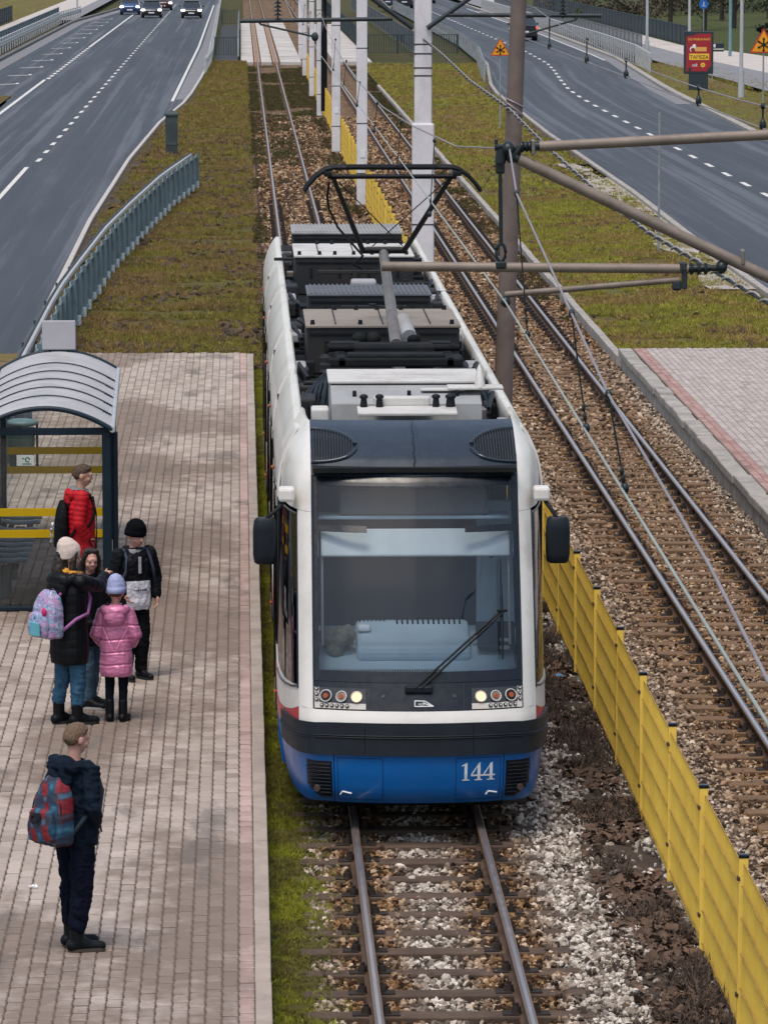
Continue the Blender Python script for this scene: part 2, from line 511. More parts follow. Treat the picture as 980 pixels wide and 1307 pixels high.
strip('earth_strip', lambda y: LK(y) + .12, lambda y: LK(y) + .42 + .18 * math.sin(y * .9) * math.sin(y * .31), list(np.arange(84, 215, 1.)), .012, EARTH)['kind'] = 'structure'
strip('earth_strip', lambda y: RL(y) - .42 - .18 * math.sin(y * .9) * math.sin(y * .31), lambda y: RL(y) - .16, list(np.arange(140, 226, 1.)), .012, EARTH)['kind'] = 'structure'
def flat_quad(c0, c1, w, z=.005):
    c0, c1 = Vector(c0), Vector(c1)
    d = (c1 - c0).normalized(); n = Vector((-d.y, d.x)) * w / 2
    return [(*(c0 + n), z), (*(c0 - n), z), (*(c1 - n), z), (*(c1 + n), z)]
def mark(road, name, c0, c1, w, z=.005):
    return sheet(name, flat_quad(c0, c1, w, z), [(0, 1, 2, 3)], PAINT, road)
# left road: lane divider, edge lines, bay bars
mark(road_l, 'lane_line', (-8.42, 60), (-8.42, 147), .14)
y = 150.5
while y < 470:
    mark(road_l, 'lane_dash', (-8.25, y), (-8.22, y + 2.1), .15)
    y += 5.8
mark(road_l, 'edge_line', (-11.62, 60), (-11.55, 234), .16)
y = 235.
while y < 298:
    mark(road_l, 'lane_dash', (-11.45, y), (-11.44, y + 2.2), .2); y += 4.0
mark(road_l, 'edge_line', (-11.45, 299), (-11.3, 420), .16)
for a, b in ((204, 250), (250, 300), (300, 360), (360, 470)):
    mark(road_l, 'edge_line', (lerp(-4.6, -4.3, (a - 204) / 96) if a < 300 else -4.3, a), (lerp(-4.6, -4.3, (b - 204) / 96) if b < 300 else -4.3, b + .2), .14)
for i in range(13):
    y = 226.5 + 14. * i
    mark(road_l, 'bay_bar', (-13.75, y - .3), (-12.65, y + 1.2), .34)
    sheet('bay_bar_end', [(-12.75, y + .6, .009), (-12.6, y + .6, .009), (-12.6, y + 2.4, .009), (-12.75, y + 2.4, .009)], [(0, 1, 2, 3)], PAINT, road_l)
# light concrete shoulder along the left road's right edge
strip('road_shoulder', lambda y: lerp(-4.6, -4.2, min(1, (y - 204) / 96)) + .12, lambda y: LK(y) - .01, list(np.arange(206, 480, 6.)), .004, ASPH_LIGHT, road_l)
strip('gutter', lambda y: LL(y) + .05, lambda y: LL(y) + .9, list(np.arange(240, 440, 6.)), .004, ASPH_LIGHT, road_l)
# right road
RC = curve_fn([(60, 13.4), (135, 13.6), (157, 13.7), (195, 13.85), (207, 13.95), (219, 14.2), (231, 14.7), (248, 15.5), (262, 16.05), (285, 16.4), (900, 16.5)])
y = 129.6
while y < 440:
    mark(road_r, 'lane_dash', (RC(y), y), (RC(y + 2.2), y + 2.2), .16)
    y += 5.62
for i, y in enumerate(np.arange(268, 440, 12.)):
    mark(road_r, 'edge_line', (RR(y) - .75, y), (RR(y + 12) - .75, y + 12.05), .12)
strip('gutter', lambda y: RR(y) - .7, lambda y: RR(y) - .02, list(np.arange(200, 440, 6.)), .0035, ASPH_LIGHT, road_r)
strip('road_shoulder', lambda y: RL(y) - .95 + .25 * math.sin(y * .5), lambda y: RL(y) - .17, list(np.arange(96, 150, 1.5)), .012, SAND, road_r)

# ---- grass
_T3, _T4 = np.random.default_rng(3).random((256, 256)), np.random.default_rng(4).random((256, 256))
def _vn(T, x, y, s):
    x, y = x / s, y / s; i, j = math.floor(x), math.floor(y); a, b = x - i, y - j
    a, b = a * a * (3 - 2 * a), b * b * (3 - 2 * b); i0, i1, j0, j1 = i % 256, (i + 1) % 256, j % 256, (j + 1) % 256
    return (T[i0, j0] * (1 - a) + T[i1, j0] * a) * (1 - b) + (T[i0, j1] * (1 - a) + T[i1, j1] * a) * b
def hump(x, y): return -.035 + .035 * (_vn(_T3, x, y, 3.1) - .5) + .015 * (_vn(_T4, x, y, .9) - .5)
g1 = strip('grass_verge', lambda y: LK(y) + .16, lambda y: -1.25, list(np.arange(79.7, 268, .7)), hump, GRASS, nx=10)
g2 = strip('grass_verge', lambda y: 5.3, lambda y: RL(y) - .16, list(np.arange(80.6, 262, .7)), hump, GRASS_R, nx=12)
g3_ = strip('grass_verge', lambda y: RR(y) + .3, lambda y: 22 + (y - 100) * .005, list(np.arange(80.6, 262, 3.)), lambda x, y: .04 + .5 * hump(x, y), GRASS_R, nx=4)
g4 = strip('grass_verge', lambda y: -60, lambda y: -20.6, list(np.arange(200, 900, 20.)), 0., GRASS_R, nx=2)
g5 = strip('grass_verge', lambda y: LK(y) + .16, lambda y: -4.95, list(np.arange(30, 80, 3.)), .0, GRASS, nx=1)
g6 = strip('grass_verge', lambda y: -60, lambda y: -12.05, list(np.arange(60, 214, 6.)), .05, GRASS, nx=2)
for g in (g1, g2, g3_, g4, g5, g6): tag(g, kind='structure')
def rand_pts(n, x0, x1, y0, y1, z, seed):
    g = np.random.default_rng(seed)
    x = g.uniform(x0, x1, n); y = g.uniform(y0, y1, n)
    k = in_view(x, y, 0., 25)
    return x[k], y[k]
def tufts(name, n, x0, x1, y0, y1, fl, fr, mat, seed, thr, smin, smax, label):
    x, y = rand_pts(n, x0, x1, y0, y1, 0, seed)
    l = np.interp(y, *fl) if fl else np.full_like(y, x0); r = np.interp(y, *fr) if fr else np.full_like(y, x1)
    k = (x > l) & (x < r) & (.35 * vnoise(x, y, 1.3, seed) + .35 * vnoise(x, y, .45, seed + 1) + .3 * vnoise(x, y, .16, seed + 2) > thr)
    x, y = x[k], y[k]
    z = -.037 + .035 * (vnoise(x, y, 3.1, 3) - .5) + .015 * (vnoise(x, y, .9, 4) - .5)
    scatter(name, np.stack([x, y, z + .01], 1), mat, 'tuft', smin, smax, 1., label, seed)
ty = np.arange(60, 300, 2.)
lk = (ty, np.array([LK(v) + .2 for v in ty])); rl = (ty, np.array([RL(v) - .25 for v in ty])); rrk = (ty, np.array([RR(v) + .4 for v in ty]))
tufts('grass', 70000, -5.6, -1.2, 79.8, 150, lk, None, TUFT, 21, .45, .045, .1, 'short olive and brown grass on the left verge')
tufts('grass', 30000, -5.6, -1.2, 150, 268, lk, None, TUFT, 22, .42, .06, .14, 'short grass on the far left verge')
tufts('grass', 70000, 5.35, 11, 80.8, 130, None, rl, TUFT_R, 23, .42, .045, .11, 'green grass on the right verge behind the platform')
tufts('grass', 32000, 5.35, 13, 130, 262, None, rl, TUFT_R, 24, .42, .06, .14, 'green grass on the far right verge')
tufts('grass', 16000, 17, 25, 120, 262, rrk, None, TUFT_R, 25, .42, .07, .16, 'grass strip beyond the right road')
# clods and dead leaves on the left verge
x, y = rand_pts(3000, -5.4, -1.25, 79.9, 175, 0, 31)
k = (x > np.interp(y, *lk)) & (vnoise(x, y, 1.3, 77) > .52)
x, y = x[k], y[k]
scatter('leaf_litter', np.stack([x, y, np.full_like(x, .0)], 1), M('clods', (.085, .06, .042), .95, var=.5, scale=3), 'stone', .03, .085, .5, 'dark clods and dead leaves on the left verge', 32)
x, y = rand_pts(2600, 5.4, 10, 80.9, 150, 0, 33)
k = (x < np.interp(y, *rl)) & (vnoise(x, y, 1.3, 78) > .58)
scatter('leaf_litter', np.stack([x[k], y[k], np.full_like(x[k], .0)], 1), MATS['clods'], 'stone', .03, .07, .5, 'dark clods on the right verge', 34)

# ---- ballast
def ballast_mat(name, inst):
    m, t, p = nodes_of(name)
    gpos = N(t, 'ShaderNodeNewGeometry')
    sx = N(t, 'ShaderNodeSeparateXYZ'); L(t, gpos.outputs['Position'], sx.inputs[0])
    X = sx.outputs['X']
    def dist(c): return math_(t, 'ABSOLUTE', math_(t, 'SUBTRACT', X, c))
    d = dist(TRACK1 - GAUGE)
    for c in (TRACK1 + GAUGE, TRACK2 - GAUGE, TRACK2 + GAUGE): d = math_(t, 'MINIMUM', d, dist(c))
    wob = math_(t, 'MULTIPLY', math_(t, 'SUBTRACT', noise(t, gpos.outputs['Position'], 2.2, 4), .5), .5)
    near = mrange(t, math_(t, 'ADD', d, wob), .18, .50, 1., 0.)
    t2 = mrange(t, X, 2.0, 2.9, .0, .88)
    t2b = mrange(t, X, 4.7, 5.2, .0, .45)
    t2 = math_(t, 'SUBTRACT', t2, t2b)
    rust = math_(t, 'MAXIMUM', near, t2)
    lf = mrange(t, X, -1.0, -.6, .55, .2)
    rust = math_(t, 'MAXIMUM', rust, lf)
    rust = math_(t, 'MAXIMUM', rust, mrange(t, sx.outputs['Y'], 62, 85, 0, .95))
    v = gpos.outputs['Position']
    if inst:
        oi = N(t, 'ShaderNodeObjectInfo'); rndv = oi.outputs['Random']
    else:
        vo = N(t, 'ShaderNodeTexVoronoi'); vo.inputs['Scale'].default_value = 14; L(t, v, vo.inputs['Vector'])
        sc_ = N(t, 'ShaderNodeSeparateColor'); L(t, vo.outputs['Color'], sc_.inputs[0]); rndv = sc_.outputs[0]
    pale = ramp(t, [(0., (.05, .038, .03)), (.25, (.18, .145, .115)), (.55, (.44, .385, .325)), (1., (.84, .79, .72))])
    rus = ramp(t, [(0., (.015, .008, .004)), (.3, (.06, .03, .013)), (.60, (.20, .105, .046)), (.88, (.37, .23, .12)), (1., (.62, .47, .33))])
    L(t, rndv, pale.inputs[0]); L(t, rndv, rus.inputs[0])
    col = mix(t, math_(t, 'ADD', rust, math_(t, 'MULTIPLY', math_(t, 'SUBTRACT', noise(t, v, 5, 3), .5), .7), True), pale.outputs[0], rus.outputs[0])
    col = mix(t, mrange(t, noise(t, v, 35, 4), .5, .75, 0, .5), col, (.05, .035, .025))
    if not inst: col = mix(t, mrange(t, sx.outputs['Y'], 90, 130, .6, .15), col, (.02, .012, .007))      # near bed painted darker for the shade between the stones
    L(t, col, p.inputs['Base Color'])
    p.inputs['Roughness'].default_value = .85; p.inputs['Specular IOR Level'].default_value = .2
    bump(t, p, noise(t, v, 60 if inst else 16, 4), .5 if inst else 1., .01 if inst else .06)
    return m
BAL_BED = ballast_mat('ballast_bed', False); BAL = ballast_mat('ballast_stone', True)
bed = strip('ballast_bed', lambda y: -1.33, lambda y: 5.28, list(np.arange(24, 520, 4.)), lambda x, y: -.205, BAL_BED, nx=6)
tag(bed, kind='structure')
def ballast(y0, y1, dens, smin, smax, seed, xr=(-1.0, 5.16)):
    g = np.random.default_rng(seed)
    n = int((xr[1] - xr[0]) * (y1 - y0) * dens)
    x = g.uniform(*xr, n); y = g.uniform(y0, y1, n)
    k = in_view(x, y, -.1, 200)
    soil = np.clip(1 - np.abs(x - 1.68) / .48, 0, 1) + .55 * vnoise(x, y, .9, 5) + .2 * vnoise(x, y, .25, 6)
    k &= ~((soil > .93) & (g.random(n) < .9))
    k &= ~((np.abs(x - TRACK1) < 1.1) & (y > 39.6) & (y < 64))
    d1 = np.minimum(np.abs(np.abs(x - TRACK1) - GAUGE), np.abs(np.abs(x - TRACK2) - GAUGE))
    k &= d1 > .085
    ph = np.mod(y - SLP0, SLP) ; ph = np.minimum(ph, SLP - ph)
    on = (ph < .125)
    in1 = np.abs(x - TRACK1) < 1.03; in2 = np.abs(x - TRACK2) < 1.03
    k &= ~(on & in1 & (g.random(n) < np.where(np.abs(np.abs(x - TRACK1) - .55) < .3, .75, .97)))
    k &= ~(on & in2 & (g.random(n) < .9))
    x, y = x[k], y[k]
    d1 = d1[k]
    z = -.176 + .028 * g.random(len(x)) + .035 * (vnoise(x, y, .5, 8) - .5) + np.where((x > .75) & (x < 1.3), .03, 0) + np.where(on[k], .012, 0)
    scatter('ballast', np.stack([x, y, z], 1), BAL, 'stone', smin, smax, .75, 'crushed stone ballast around the tracks', seed)
SLP, SLP0 = .68, 31.02
ballast(29, 44, 950, .015, .033, 41)
ballast(44, 70, 820, .016, .033, 42)
ballast(70, 120, 260, .026, .050, 43)
ballast(120, 190, 100, .04, .07, 44)
# soil, leaves and dead weeds along the foot of the yellow fence
strip('soil_strip', lambda y: 1.36 + .16 * math.sin(y * 1.7) + .1 * math.sin(y * 4.1), lambda y: 2.15, list(np.arange(28, 75, .5)), lambda x, y: -.165 + .02 * math.sin(x * 9 + y * 3), EARTH, nx=4)['kind'] = 'structure'
g = np.random.default_rng(51)
n = 7500; x = 1.70 + g.normal(0, .22, n); y = g.uniform(28.5, 62, n)
k = in_view(x, y, -.1, 30) & (x < 1.93) & (vnoise(x, y, .8, 52) > .35); x, y = x[k], y[k]
LEAF = M('dead_leaves', (.115, .072, .048), .9, var=.6, scale=4)
scatter('dead_leaves', np.stack([x, y, -.13 + .03 * g.random(len(x))], 1), LEAF, 'leaf', .018, .045, 1., 'dead leaves along the foot of the yellow fence', 53)
n = 2600; x = 1.75 + g.normal(0, .2, n); y = g.uniform(28.5, 60, n); k = in_view(x, y, -.1, 30) & (vnoise(x, y, .7, 54) > .5)
scatter('dead_weeds', np.stack([x[k], y[k], np.full(k.sum(), -.12)], 1), M('dry_weed', (.09, .062, .045), .9, var=.5, scale=3), 'tuft', .04, .12, 1., 'dry weeds along the yellow fence', 55)
# moss beside the platform kerb, green tufts in the ballast
strip('moss_strip', lambda y: -1.3, lambda y: -.93 + .1 * math.sin(y * 1.3) + .06 * math.sin(y * 3.7), list(np.arange(26, 80, .4)), lambda x, y: -.15 + .03 * math.sin(y * 5 + x * 12), MOSS, nx=4)['kind'] = 'structure'
n = 15000; x = -1.3 + np.abs(g.normal(0, .22, n)); y = g.uniform(28.5, 80, n); k = in_view(x, y, -.1, 30)
scatter('moss', np.stack([x[k], y[k], np.full(k.sum(), -.14)], 1), MOSS_T, 'tuft', .022, .05, 1., 'green moss between the platform kerb and the ballast', 56)
n = 800; x = g.uniform(3.4, 5.2, n); y = g.uniform(45, 75, n); k = vnoise(x, y, .7, 57) > .8
scatter('moss', np.stack([x[k], y[k], np.full(k.sum(), -.13)], 1), MOSS_T, 'tuft', .02, .05, 1., 'small green tufts growing in the ballast', 58)
# grassy shoulders of the far tracks
n = 26000; x = np.concatenate([g.uniform(-1.5, 1.9, n), g.uniform(4.6, 5.5, n // 3)]); y = np.concatenate([80 + 180 * g.random(n) ** .8, g.uniform(90, 260, n // 3)])
k = in_view(x, y, 0, 20) & (np.abs(np.abs(x - TRACK1) - GAUGE) > .14) & (vnoise(x, y * .4, 1.2, 59) > np.where(y > 150, .3, np.where(np.abs(x - TRACK1) < .8, .75, .52)))
scatter('grass', np.stack([x[k], y[k], np.full(k.sum(), -.13)], 1), grass_mat('track_weeds', (.06, .065, .02), (.075, .055, .03), (.11, .085, .045), .4, True), 'tuft', .05, .12, 1., 'dark weeds growing over the far tracks', 60)

# ---- tracks
STEEL = M('rail_head', (.60, .60, .64), .36, .9, var=.06, scale=1.5)
RAIL_SIDE = M('rail_edge', (.23, .165, .13), .45, .5, var=.2, scale=2)
RUST = M('rail_rust', (.09, .052, .034), .85, .1, var=.4, scale=6, bmp=.3)
SLEEPER1 = M('sleeper_wood', (.085, .056, .04), .9, var=.35, scale=5, bmp=.7, bscale=40, dirt=(.16, .11, .075))
SLEEPER2 = M('sleeper_rusty', (.19, .115, .065), .92, var=.35, scale=4, bmp=.5, dirt=(.08, .05, .03))
CLIP = M('clip_iron', (.035, .026, .022), .75, .3, var=.4, scale=12)
def rail_mesh(y0, y1):
    prof = [(-.06, -.14), (.06, -.14), (.055, -.128), (.01, -.11), (.009, -.045), (.034, -.03), (.034, -.006), (.028, 0), (.013, .0012), (-.013, .0012), (-.028, 0), (-.034, -.006), (-.034, -.03), (-.009, -.045), (-.01, -.11), (-.055, -.128)]
    mb = MB(); n = len(prof)
    for i in range(n):
        a, b = prof[i], prof[(i + 1) % n]
        mb.m = 2 if i == 8 else 1 if i in (6, 7, 9, 10) else 0
        mb.add([(a[0], y0, a[1]), (b[0], y0, b[1]), (b[0], y1, b[1]), (a[0], y1, a[1])], [(0, 1, 2, 3)])
    return mb.mesh('rail')
def build_track(xc, y_first, y_last, n_single, mat, hide=None, clips=0):
    root = empty('tram_track', (xc, 0, 0), kind='structure')
    for s in (-1, 1):
        o = link('rail', rail_mesh(24, 620), [RUST, RAIL_SIDE, STEEL], root, (s * GAUGE, 0, 0))
    sm = MB().bev((0, 0, -.170), (2.06, .2, .09), .012).mesh('sleeper')
    cm = MB()
    cm.tube((-.045, 0, -.14), (-.045, 0, -.07), .042, .03, 10); cm.tube((-.045, 0, -.07), (-.045, 0, -.045), .018, .016, 6)
    cm.box((-.005, 0, -.125), (.12, .13, .02))
    cme = cm.mesh('rail_clip')
    rest = MB(); restc = MB()
    i = 0; y = y_first
    while y < y_last:
        if not (hide and hide[0] < y < hide[1]):
            if i < n_single:
                s = link('sleeper', sm, mat, root, (rnd.uniform(-.03, .03), y, rnd.uniform(-.01, .008)), (0, 0, rnd.uniform(-.012, .012)))
                if clips:
                    for sx in (-1, 1):
                        for q in (-1, 1):
                            c = link('rail_clip', cme, CLIP, s, (sx * GAUGE + q * .115, 0, 0), (0, 0, 0 if q > 0 else math.pi))
            elif y < 170:
                rest.box((0, y, -.178), (2.06, .2, .09))
                if clips and y < 130:
                    for sx in (-1, 1):
                        for q in (-1, 1): restc.box((sx * GAUGE + q * .13, y, -.1), (.1, .11, .08))
            i += 1
        y += SLP
    if rest.v: tag(rest.build('sleeper', mat, root), kind='stuff')
    if restc.v: tag(restc.build('rail_clip', CLIP, root), kind='stuff')
    return root
build_track(TRACK1, SLP0 - SLP * 3, 170, 22, SLEEPER1, hide=(40, 64), clips=1)
build_track(TRACK2, SLP0 + SLP * 2, 170, 75, SLEEPER2, clips=1)
# concrete edging right of track 2
edg = empty('concrete_edging', (5.22, 80.5, 0), label='low pale concrete edging along the right side of the far track', cat='edging')
for i in range(72):
    MB().bev((rnd.uniform(-.01, .01), 1 + i * 2, -.08), (.14, 1.97, .26), .012).build('edging_stone', KERB, edg)

# ---- platforms
def paver_mat(name, a, b, zig, xoff, px, py, moss=0., dirtk=.75, sand=True, pink=None):
    m, t, p = nodes_of(name)
    gp = N(t, 'ShaderNodeNewGeometry'); v = gp.outputs['Position']
    s = N(t, 'ShaderNodeSeparateXYZ'); L(t, v, s.inputs[0])
    cxi = math_(t, 'FLOOR', math_(t, 'DIVIDE', math_(t, 'SUBTRACT', s.outputs['X'], xoff), px))
    stag = math_(t, 'MULTIPLY', math_(t, 'FRACT', math_(t, 'MULTIPLY', cxi, .381966)), py)
    cyi = math_(t, 'FLOOR', math_(t, 'DIVIDE', math_(t, 'SUBTRACT', s.outputs['Y'], stag), py))
    cb = N(t, 'ShaderNodeCombineXYZ'); L(t, cxi, cb.inputs[0]); L(t, cyi, cb.inputs[1])
    wn = N(t, 'ShaderNodeTexWhiteNoise', noise_dimensions='2D'); L(t, cb.outputs[0], wn.inputs[0])
    r = ramp(t, [(0., tuple(c * .8 for c in a)), (.1, a), (.85, b), (1., tuple(min(1, c * 1.1) for c in b))])
    L(t, wn.outputs['Value'], r.inputs[0])
    col = r.outputs[0]
    col = mix(t, mrange(t, noise(t, v, 45, 4, .7), .4, .75, 0, .3), col, tuple(c * .55 for c in a))
    if sand:      # sand and trodden dirt lying on the blocks in broad drifts
        dr = math_(t, 'ADD', math_(t, 'MULTIPLY', noise(t, pos(t, (.55, .22, 1)), .9, 4, .55), .75), math_(t, 'MULTIPLY', noise(t, pos(t), 3, 6, .7), .3))
        col = mix(t, mrange(t, dr, .49, .58, 0, dirtk), col, (.165, .122, .095))
        wt = noise(t, pos(t, (2.2, .6, 1)), .9, 4, .55)
        col = mix(t, mrange(t, wt, .58, .66, 0, .6), col, (.13, .112, .102))
    L(t, col, p.inputs['Base Color'])
    p.inputs['Roughness'].default_value = .88; p.inputs['Specular IOR Level'].default_value = .3
    bump(t, p, noise(t, v, 120, 4, .7), .3, .004)
    return m
PVX = -1.438
PAVER = paver_mat('paver_grey', (.355, .298, .256), (.455, .383, .335), True, PVX, .1145, .2262)
PAVER_PINK = paver_mat('paver_pink', (.42, .295, .265), (.49, .36, .325), True, PVX, .1145, .2262, dirtk=.5)
def joint_mat(name, a, green, y0, y1):
    m, t, p = nodes_of(name)
    v = pos(t); s = N(t, 'ShaderNodeSeparateXYZ'); L(t, v, s.inputs[0])
    k = math_(t, 'MULTIPLY', mrange(t, s.outputs['Y'], y0, y1, 0, 1), mrange(t, noise(t, v, 1.5, 5), .3, .55))
    col = mix(t, k, a, green)
    dr = math_(t, 'ADD', math_(t, 'MULTIPLY', noise(t, pos(t, (.55, .22, 1)), .9, 4, .55), .75), math_(t, 'MULTIPLY', noise(t, pos(t), 3, 6, .7), .3))
    col = mix(t, mrange(t, dr, .49, .62, 0, .55), col, (.19, .14, .105))
    L(t, col, p.inputs['Base Color']); p.inputs['Roughness'].default_value = .95
    bump(t, p, noise(t, v, 60, 4), .6, .01)
    return m
JOINT = joint_mat('paver_joint', (.055, .033, .025), (.15, .105, .02), 55, 68)
PLZ = .2
plat = empty('platform', (0, 0, 0), kind='structure')
MB().box((-4.7, 52.35, -.052), (6.53, 54.6, .49)).build('platform_base', JOINT, plat)
KERB_PALE = M('kerb_pale', (.37, .31, .265), .88, var=.22, scale=2.5, bmp=.3, dirt=(.2, .165, .13), dscale=3, damt=.6)
km = MB().bev((0, 0, 0), (.115, .99, .42), .008)
kme = km.mesh('kerb_stone')
for i in range(52):
    link('kerb_stone', kme, KERB_PALE, plat, (-1.378 + rnd.uniform(-.002, .002), 27.9 + i, PLZ - .21 + rnd.uniform(-.003, .003)), (0, 0, rnd.uniform(-.004, .004)))
def paver_geo(w, l, zig):
    """block outline: zigzag long sides, chamfered top edge"""
    o = []
    h, q = w / 2, l / 2
    if zig:
        st = [(0, 0), (.14, 1), (.34, -1), (.5, 1), (.66, -1), (.86, 1), (1, 0)]
        a = .016
        rgt = [(h + a * z * .5, -q + l * f) for f, z in st]
        lft = [(-h + a * z * .5, -q + l * f) for f, z in reversed(st)]
        o = rgt + lft
    else: o = [(h, -q), (h, q), (-h, q), (-h, -q)]
    g, c = (.0062 if zig else .004), .006
    n = len(o)
    def sc(pts, d): return [(x * (1 - d / h), y * (1 - (d * 1.7 if zig else d) / q)) for x, y in pts]
    o1, o2 = sc(o, g), sc(o, g + c)
    vs = [(x, y, -.03) for x, y in o1] + [(x, y, -.006) for x, y in o1] + [(x, y, 0) for x, y in o2]
    fs = [(i, (i + 1) % n, n + (i + 1) % n, n + i) for i in range(n)] + [(n + i, n + (i + 1) % n, 2 * n + (i + 1) % n, 2 * n + i) for i in range(n)] + [tuple(range(2 * n, 3 * n))]
    return np.array(vs), fs
def lay(name, parent, geo, items, mats):
    """many blocks as one mesh: items = (x, y, z, tiltx, tilty, material)"""
    V, Fs = geo; nv = len(V)
    it = np.array(items)
    allv = np.repeat(V[None], len(it), 0)
    allv[:, :, 2] += it[:, 2:3] + allv[:, :, 0] * it[:, 3:4] + allv[:, :, 1] * it[:, 4:5]
    allv[:, :, 0] += it[:, 0:1]; allv[:, :, 1] += it[:, 1:2]
    me = bpy.data.meshes.new(name)
    faces = [[i + k * nv for i in f] for k in range(len(it)) for f in Fs]
    me.from_pydata(allv.reshape(-1, 3).tolist(), [], faces)
    for mm in mats: me.materials.append(mm)
    me.polygons.foreach_set('material_index', np.repeat(it[:, 5].astype(np.int32), len(Fs)))
    me.update()
    o = bpy.data.objects.new(name, me); COL.objects.link(o); o.parent = parent
    tag(o, kind='stuff')
    return o
GEO = paver_geo(.1145, .2262, True)
items = []
for c in range(0, 34):
    x = PVX - .1145 * (c + .5)
    ci = -1 - c                                     # column index as the material counts it
    stg = ((ci * .381966) % 1) * .2262
    y = 28.2 + ((stg - 28.2) % .2262)
    while y < 79.5:
        items.append((x, y + .1131, PLZ + rnd.gauss(0, .0016), rnd.gauss(0, .012), rnd.gauss(0, .008), 1 if c == 0 else 0))
        y += .2262
xy = np.array(items)
k = in_view(xy[:, 0], xy[:, 1], PLZ, 260)
items = [it for it, q in zip(items, k) if q]
k2 = in_view(np.array([i[0] for i in items]), np.array([i[1] for i in items]), PLZ, 6)
order = sorted(range(len(items)), key=lambda i: (0 if k2[i] else 1, items[i][1]))
single = order[:300]
pm = [bpy.data.meshes.new('paver'), bpy.data.meshes.new('paver')]
for me, mm in zip(pm, (PAVER, PAVER_PINK)):
    me.from_pydata(GEO[0].tolist(), [], GEO[1]); me.materials.append(mm)
for i in single:
    it = items[i]
    o = bpy.data.objects.new('paver', pm[int(it[5])]); COL.objects.link(o); o.parent = plat
    o.location = it[:3]; o.rotation_euler = (it[4], -it[3], 0)
ss = set(single)
lay('paver', plat, GEO, [it for i, it in enumerate(items) if i not in ss], [PAVER, PAVER_PINK])

plat2 = empty('platform', (0, 0, 0), kind='structure')
PAVER2 = paver_mat('paver_light', (.38, .33, .305), (.46, .405, .38), False, 5.62, .104, .204, sand=False)
PAVER2P = paver_mat('paver_red', (.33, .195, .175), (.42, .27, .245), False, 5.42, .104, .204, sand=False)
JOINT2 = joint_mat('paver_joint_right', (.15, .12, .10), (.15, .12, .06), 900, 1000)
MB().box((8.4, 54, -.052), (6.0, 52.6, .49)).build('platform_base', JOINT2, plat2)
for i in range(30):
    mb = MB().bev((0, 0, -.02), (.24, .985, .13), .02).bev((.02, 0, -.26), (.2, .96, .36), .03)
    mb.build('kerb_stone', KERB, plat2, (5.27 + rnd.uniform(-.012, .012), 50.8 + i, PLZ - .045 + rnd.uniform(-.015, .01)), (rnd.uniform(-.008, .008), rnd.uniform(-.02, .02), rnd.uniform(-.01, .01)))
G2 = paver_geo(.104, .204, False)
it2 = []
for c in range(0, 42):
    x = 5.42 + .104 * (c + .5)
    stg = (.5 * (c % 2)) * .204
    y = 50 + stg
    while y < 80.1:
        it2.append((x, y + .102, PLZ + rnd.gauss(0, .0012), rnd.gauss(0, .006), rnd.gauss(0, .005), 1 if c < 2 else 0)); y += .204
xy = np.array(it2); k = in_view(xy[:, 0], xy[:, 1], PLZ, 420)
lay('paver', plat2, G2, [it for it, q in zip(it2, k) if q], [PAVER2, PAVER2P])

# ---- level deck of the bridge with the underpass
DECK = M('deck_concrete', (.50, .47, .44), .9, var=.2, scale=.5, dirt=(.24, .21, .19), dscale=.35, damt=.8)
DECK_RUST = M('deck_rust', (.42, .26, .17), .9, var=.25, scale=1)
DARK = M('stairwell_shade', (.045, .05, .055), .9, var=.3, scale=1)
deck = empty('bridge_deck', (0, 0, 0), kind='structure')
y = 266.
while y < 372:
    for xa, xb in ((-1.55, -.78), (-.36, .29), (.75, 2.0)):
        MB().bev(((xa + xb) / 2, y + 5.2, -.1), (xb - xa - .03, 10.3, .2), .02).build('deck_slab', DECK, deck, (0, 0, rnd.uniform(-.01, .01)))
    for xr in (-.67, -.47, .40, .60):
        MB().box((xr, y + 5.2, -.11), (.09, 10.4, .19)).build('deck_strip', DECK_RUST, deck)
    y += 10.5
MB().box((-2.4, 320, -1.7), (1.4, 108, 3.2)).build('stairwell_void', DARK, deck)  # solid dark block stands in for the shaded void of the stairwell
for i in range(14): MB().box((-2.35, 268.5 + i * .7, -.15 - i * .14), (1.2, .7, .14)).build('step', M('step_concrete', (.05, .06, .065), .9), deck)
MB().box((5.0, 320, -.1), (2.2, 108, .2)).build('deck_slab', DECK, deck)
MB().box((3.95, 320, -.32), (.4, 108, .1)).build('deck_slab', DECK, deck)

# ---- far paths
PATH = M('path_paving', (.50, .455, .42), .9, var=.1, scale=.4, dirt=(.35, .32, .3), dscale=.5)
PATH_A = M('path_asphalt', (.21, .205, .22), .85, var=.12, scale=.5)
strip('footpath', lambda y: -20.6, lambda y: -17.2, list(np.arange(200, 800, 20.)), .03, PATH)['kind'] = 'structure'
strip('cycle_path', lambda y: -17.2, lambda y: -15.7, list(np.arange(390, 800, 20.)), .03, PATH_A)['kind'] = 'structure'
fa = curve_fn([(150, 26.6), (190, 26.0), (230, 26.9), (270, 25.6), (300, 25.4), (900, 25.4)])
fb = curve_fn([(150, 28.6), (190, 30.2), (230, 30.5), (262, 31.0), (285, 29.4), (300, 27.6), (900, 27.6)])
fc = curve_fn([(150, 22.4), (200, 23.4), (230, 23.2), (262, 22.6), (300, 22.3), (900, 22.3)])
pys = list(np.arange(150, 800, 8.))
strip('footpath', fa, fb, pys, .055, PATH)['kind'] = 'structure'
strip('cycle_path', fc, lambda y: fa(y) + .02, pys, .05, PATH_A)['kind'] = 'structure'
